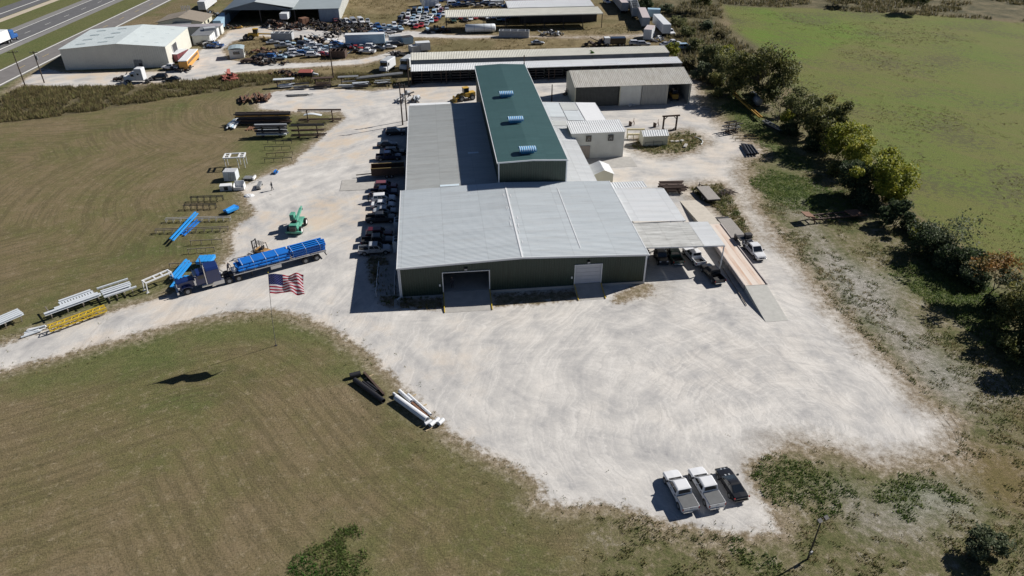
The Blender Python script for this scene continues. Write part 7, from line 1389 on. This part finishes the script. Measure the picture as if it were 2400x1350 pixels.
def tufts(name, label, cat, X_, Y_, h0, h1, m, blades=6, wr=.16, spread=.5):
    n = len(X_)*blades; X_ = np.repeat(X_,blades); Y_ = np.repeat(Y_,blades); h_ = rng.uniform(h0,h1,n); a = rng.uniform(0,6.283,n); ox = rng.normal(0,spread*h_.mean(),n); oy = rng.normal(0,spread*h_.mean(),n); ln = rng.uniform(.1,.8,n)*h_; wd = h_*wr*rng.uniform(.6,1.4,n)
    b = np.stack([X_+ox,Y_+oy,np.zeros(n)],1); s_ = np.stack([-np.sin(a),np.cos(a),np.zeros(n)],1)*wd[:,None]; tip = b+np.stack([np.cos(a)*ln,np.sin(a)*ln,h_],1)
    V = np.stack([b-s_,b+s_,tip],1).reshape(-1,3); me = bpy.data.meshes.new(name); me.vertices.add(3*n); me.vertices.foreach_set('co',V.astype(np.float32).ravel()); me.loops.add(3*n); me.loops.foreach_set('vertex_index',np.arange(3*n,dtype=np.int32)); me.polygons.add(n); me.polygons.foreach_set('loop_start',np.arange(0,3*n,3,dtype=np.int32)); me.polygons.foreach_set('loop_total',np.full(n,3,dtype=np.int32)); me.update(); me.materials.append(m)
    o = obj(name, me, None); return tag(o, label, cat, kind='stuff')
def gravel_d(X_, Y_): return np.maximum(sdf(yard, X_, Y_), np.maximum(sdf(road2, X_, Y_), sdf(dirt, X_, Y_)))
X_, Y_ = scatter(tall, 26000, sd=3); k = (gravel_d(X_,Y_) < -.3) & (vnoise(X_,Y_,.25,21)*.6+vnoise(X_,Y_,.9,22)*.4+np.clip(sdf(tall,X_,Y_),0,3)*.04 > .50); tufts('tall_weeds','tall brown and green weeds in a strip before the salvage yard','weeds',X_[k],Y_[k],.25,.95,LF['tall'],7,.12,.5)
X_, Y_ = scatter(weedz, 150000, sd=4); dn = vnoise(X_,Y_,.28,2)*.55+vnoise(X_,Y_,1.1,5)*.45; dl_ = np.max([sdf(q,X_,Y_) for q in lush],axis=0); gd = np.maximum(sdf(greyd,X_,Y_),sdf(greyd2,X_,Y_)); k = (gravel_d(X_,Y_) < -.4) & (dn+np.where(dl_ > 0,.24,0)-np.where(gd > 0,.17,0) > .47) & ((Y_ < 120) | (rng.random(len(X_)) < .5)); kl = k & (dl_ > -1.0+2.5*(vnoise(X_,Y_,.4,31)-.5)); kd = k & ~kl
tufts('weeds','patchy weeds and bunch grass on the right side ground','weeds',X_[kd],Y_[kd],.06,.24,LF['weed'],5,.22,.9)
tufts('green_weeds','fresh green weed patches on the right side ground','weeds',X_[kl],Y_[kl],.08,.26,LF['fresh'],7,.24,.9)
X_, Y_ = scatter(dry, 16000, sd=6); dn = vnoise(X_,Y_,.2,7); k = (gravel_d(X_,Y_) < -.5) & (dn > .42); tufts('dry_grass','tan dry grass around the salvage yard','grass',X_[k],Y_[k],.2,.6,LF['dry'],6,.14,.6)
X_, Y_ = scatter(brush, 30000, sd=8); dn = vnoise(X_,Y_,.12,9); k = dn > .38; tufts('brush','dense mixed brush beyond the hedge and pasture','brush',X_[k],Y_[k],.4,1.3,LF['brush'],7,.16,.5)
# clumps of weeds strewn along the gravel edge
Xe = rng.uniform(-60,70,60000); Ye = rng.uniform(30,130,60000); g_ = gravel_d(Xe,Ye); pr = np.where(g_ < 0, np.exp(g_/2.2), np.exp(-g_/1.0)*.35)*(vnoise(Xe,Ye,.35,11) > .46); k = (rng.random(len(Xe)) < pr*.55) & (np.abs(g_) < 6) & ~((Xe > -14) & (Xe < 42) & (Ye > 79)); tufts('edge_weeds','scattered dry weeds along the gravel edge','weeds',Xe[k],Ye[k],.05,.18,LF['weed'],6,.26,1.2)
for nm_, pl, n_, lb in (('island_weeds', isl1, 900, 'weeds on the oval grass island'),('strip_weeds', strip, 1100, 'dry weeds beside the weighbridge drive'),('wall_weeds', walll, 500, 'dark weeds in the shade of the workshop corner')):
    X_, Y_ = scatter(pl, n_, sd=len(nm_)); tufts(nm_, lb, 'weeds', X_, Y_, .15,.45, LF['weed'], 7, .18, .5)
# strewn tussocks in the pasture
X_, Y_ = scatter(pasture, 42000, sd=12); dn = vnoise(X_,Y_,.055,13)*.6+vnoise(X_,Y_,.5,14)*.4; k = (dn > .56) & (X_ < 230) & (Y_ < 260); tufts('tussocks','brown tussocks strewn over the green pasture','grass',X_[k],Y_[k],.08,.22,LF['tall'],5,.3,.9)

# understorey filling the hedge foot
for i, (px, py, h_, w_, lf_) in enumerate(((1690,225,2.4,5,'olive'),(1755,245,2.2,5,'cedar'),(1850,315,2.2,4.5,'cedar'),(1905,350,2.6,5,'cedar'),(1960,410,2.6,5,'olive'),(2030,490,2.6,5.5,'cedar'),(2140,545,2.0,4,'pale'),(2205,622,2.4,5,'cedar'),(2265,660,2.2,4,'grey'),(2340,725,2.4,5,'cedar'),(2375,830,2.6,5,'olive'),(2150,560,1.6,3,'yg'))):
    tree('hedge_shrub', ['olive','dark','low dark','shady','mixed olive','broad dark','pale','rounded dark','grey-green','wide dark','right-edge olive','small yellowish'][i]+' shrub at the foot of the hedge trees', px, py, h_, w_, lf_, 1900, .24, 2, low=True, base=.02, cat='bush', group='shrubs at the hedge foot')

# fuller hedge between the bigger trees
for i, (px, py, h_, w_, lf_) in enumerate(((1690,185,6,6,'pale'),(1850,270,5,5,'pale'),(1905,318,6.5,6,'pale'),(1950,340,6.5,6,'yg'),(2000,405,6.5,6.5,'yg'),(2085,480,4.6,5.5,'yg'),(2418,800,5,6,'pale'))):
    tree('hedge_tree', ORD[i]+' filler tree from the top of the hedge, '+dict(pale='pale green',olive='dark olive',yg='yellow-green',cedar='dark green',grey='grey-green')[lf_], px, py, h_, w_, lf_, 2600, .28, 3, base=.06, group='filler trees of the hedge line')
# flat growth at the bottom edge of the lawn
grow = PP([(650,1370),(690,1300),(740,1275),(775,1235),(830,1228),(858,1245),(850,1285),(880,1330),(890,1370)])
X_, Y_ = scatter(grow, 1700, sd=41); dn = vnoise(X_,Y_,.7,42)*.6+vnoise(X_,Y_,2.2,43)*.4; ed = sdf(grow,X_,Y_); q = P(745,1320); br = ((X_-q.x)*.75+(Y_-q.y)*.66) < .2+1.2*(vnoise(X_,Y_,.9,44)-.5)
k = dn+np.clip(ed,0,1.6)*.10 > .50
tufts('dark_growth','low dark green growth at the bottom edge of the lawn','weeds',X_[k&~br],Y_[k&~br],.08,.26,LF['fresh'],7,.2,1.1)
tufts('bright_growth','bright green creeper patch at the bottom edge of the lawn','weeds',X_[k&br],Y_[k&br],.06,.2,LF['bright'],7,.26,1.0)
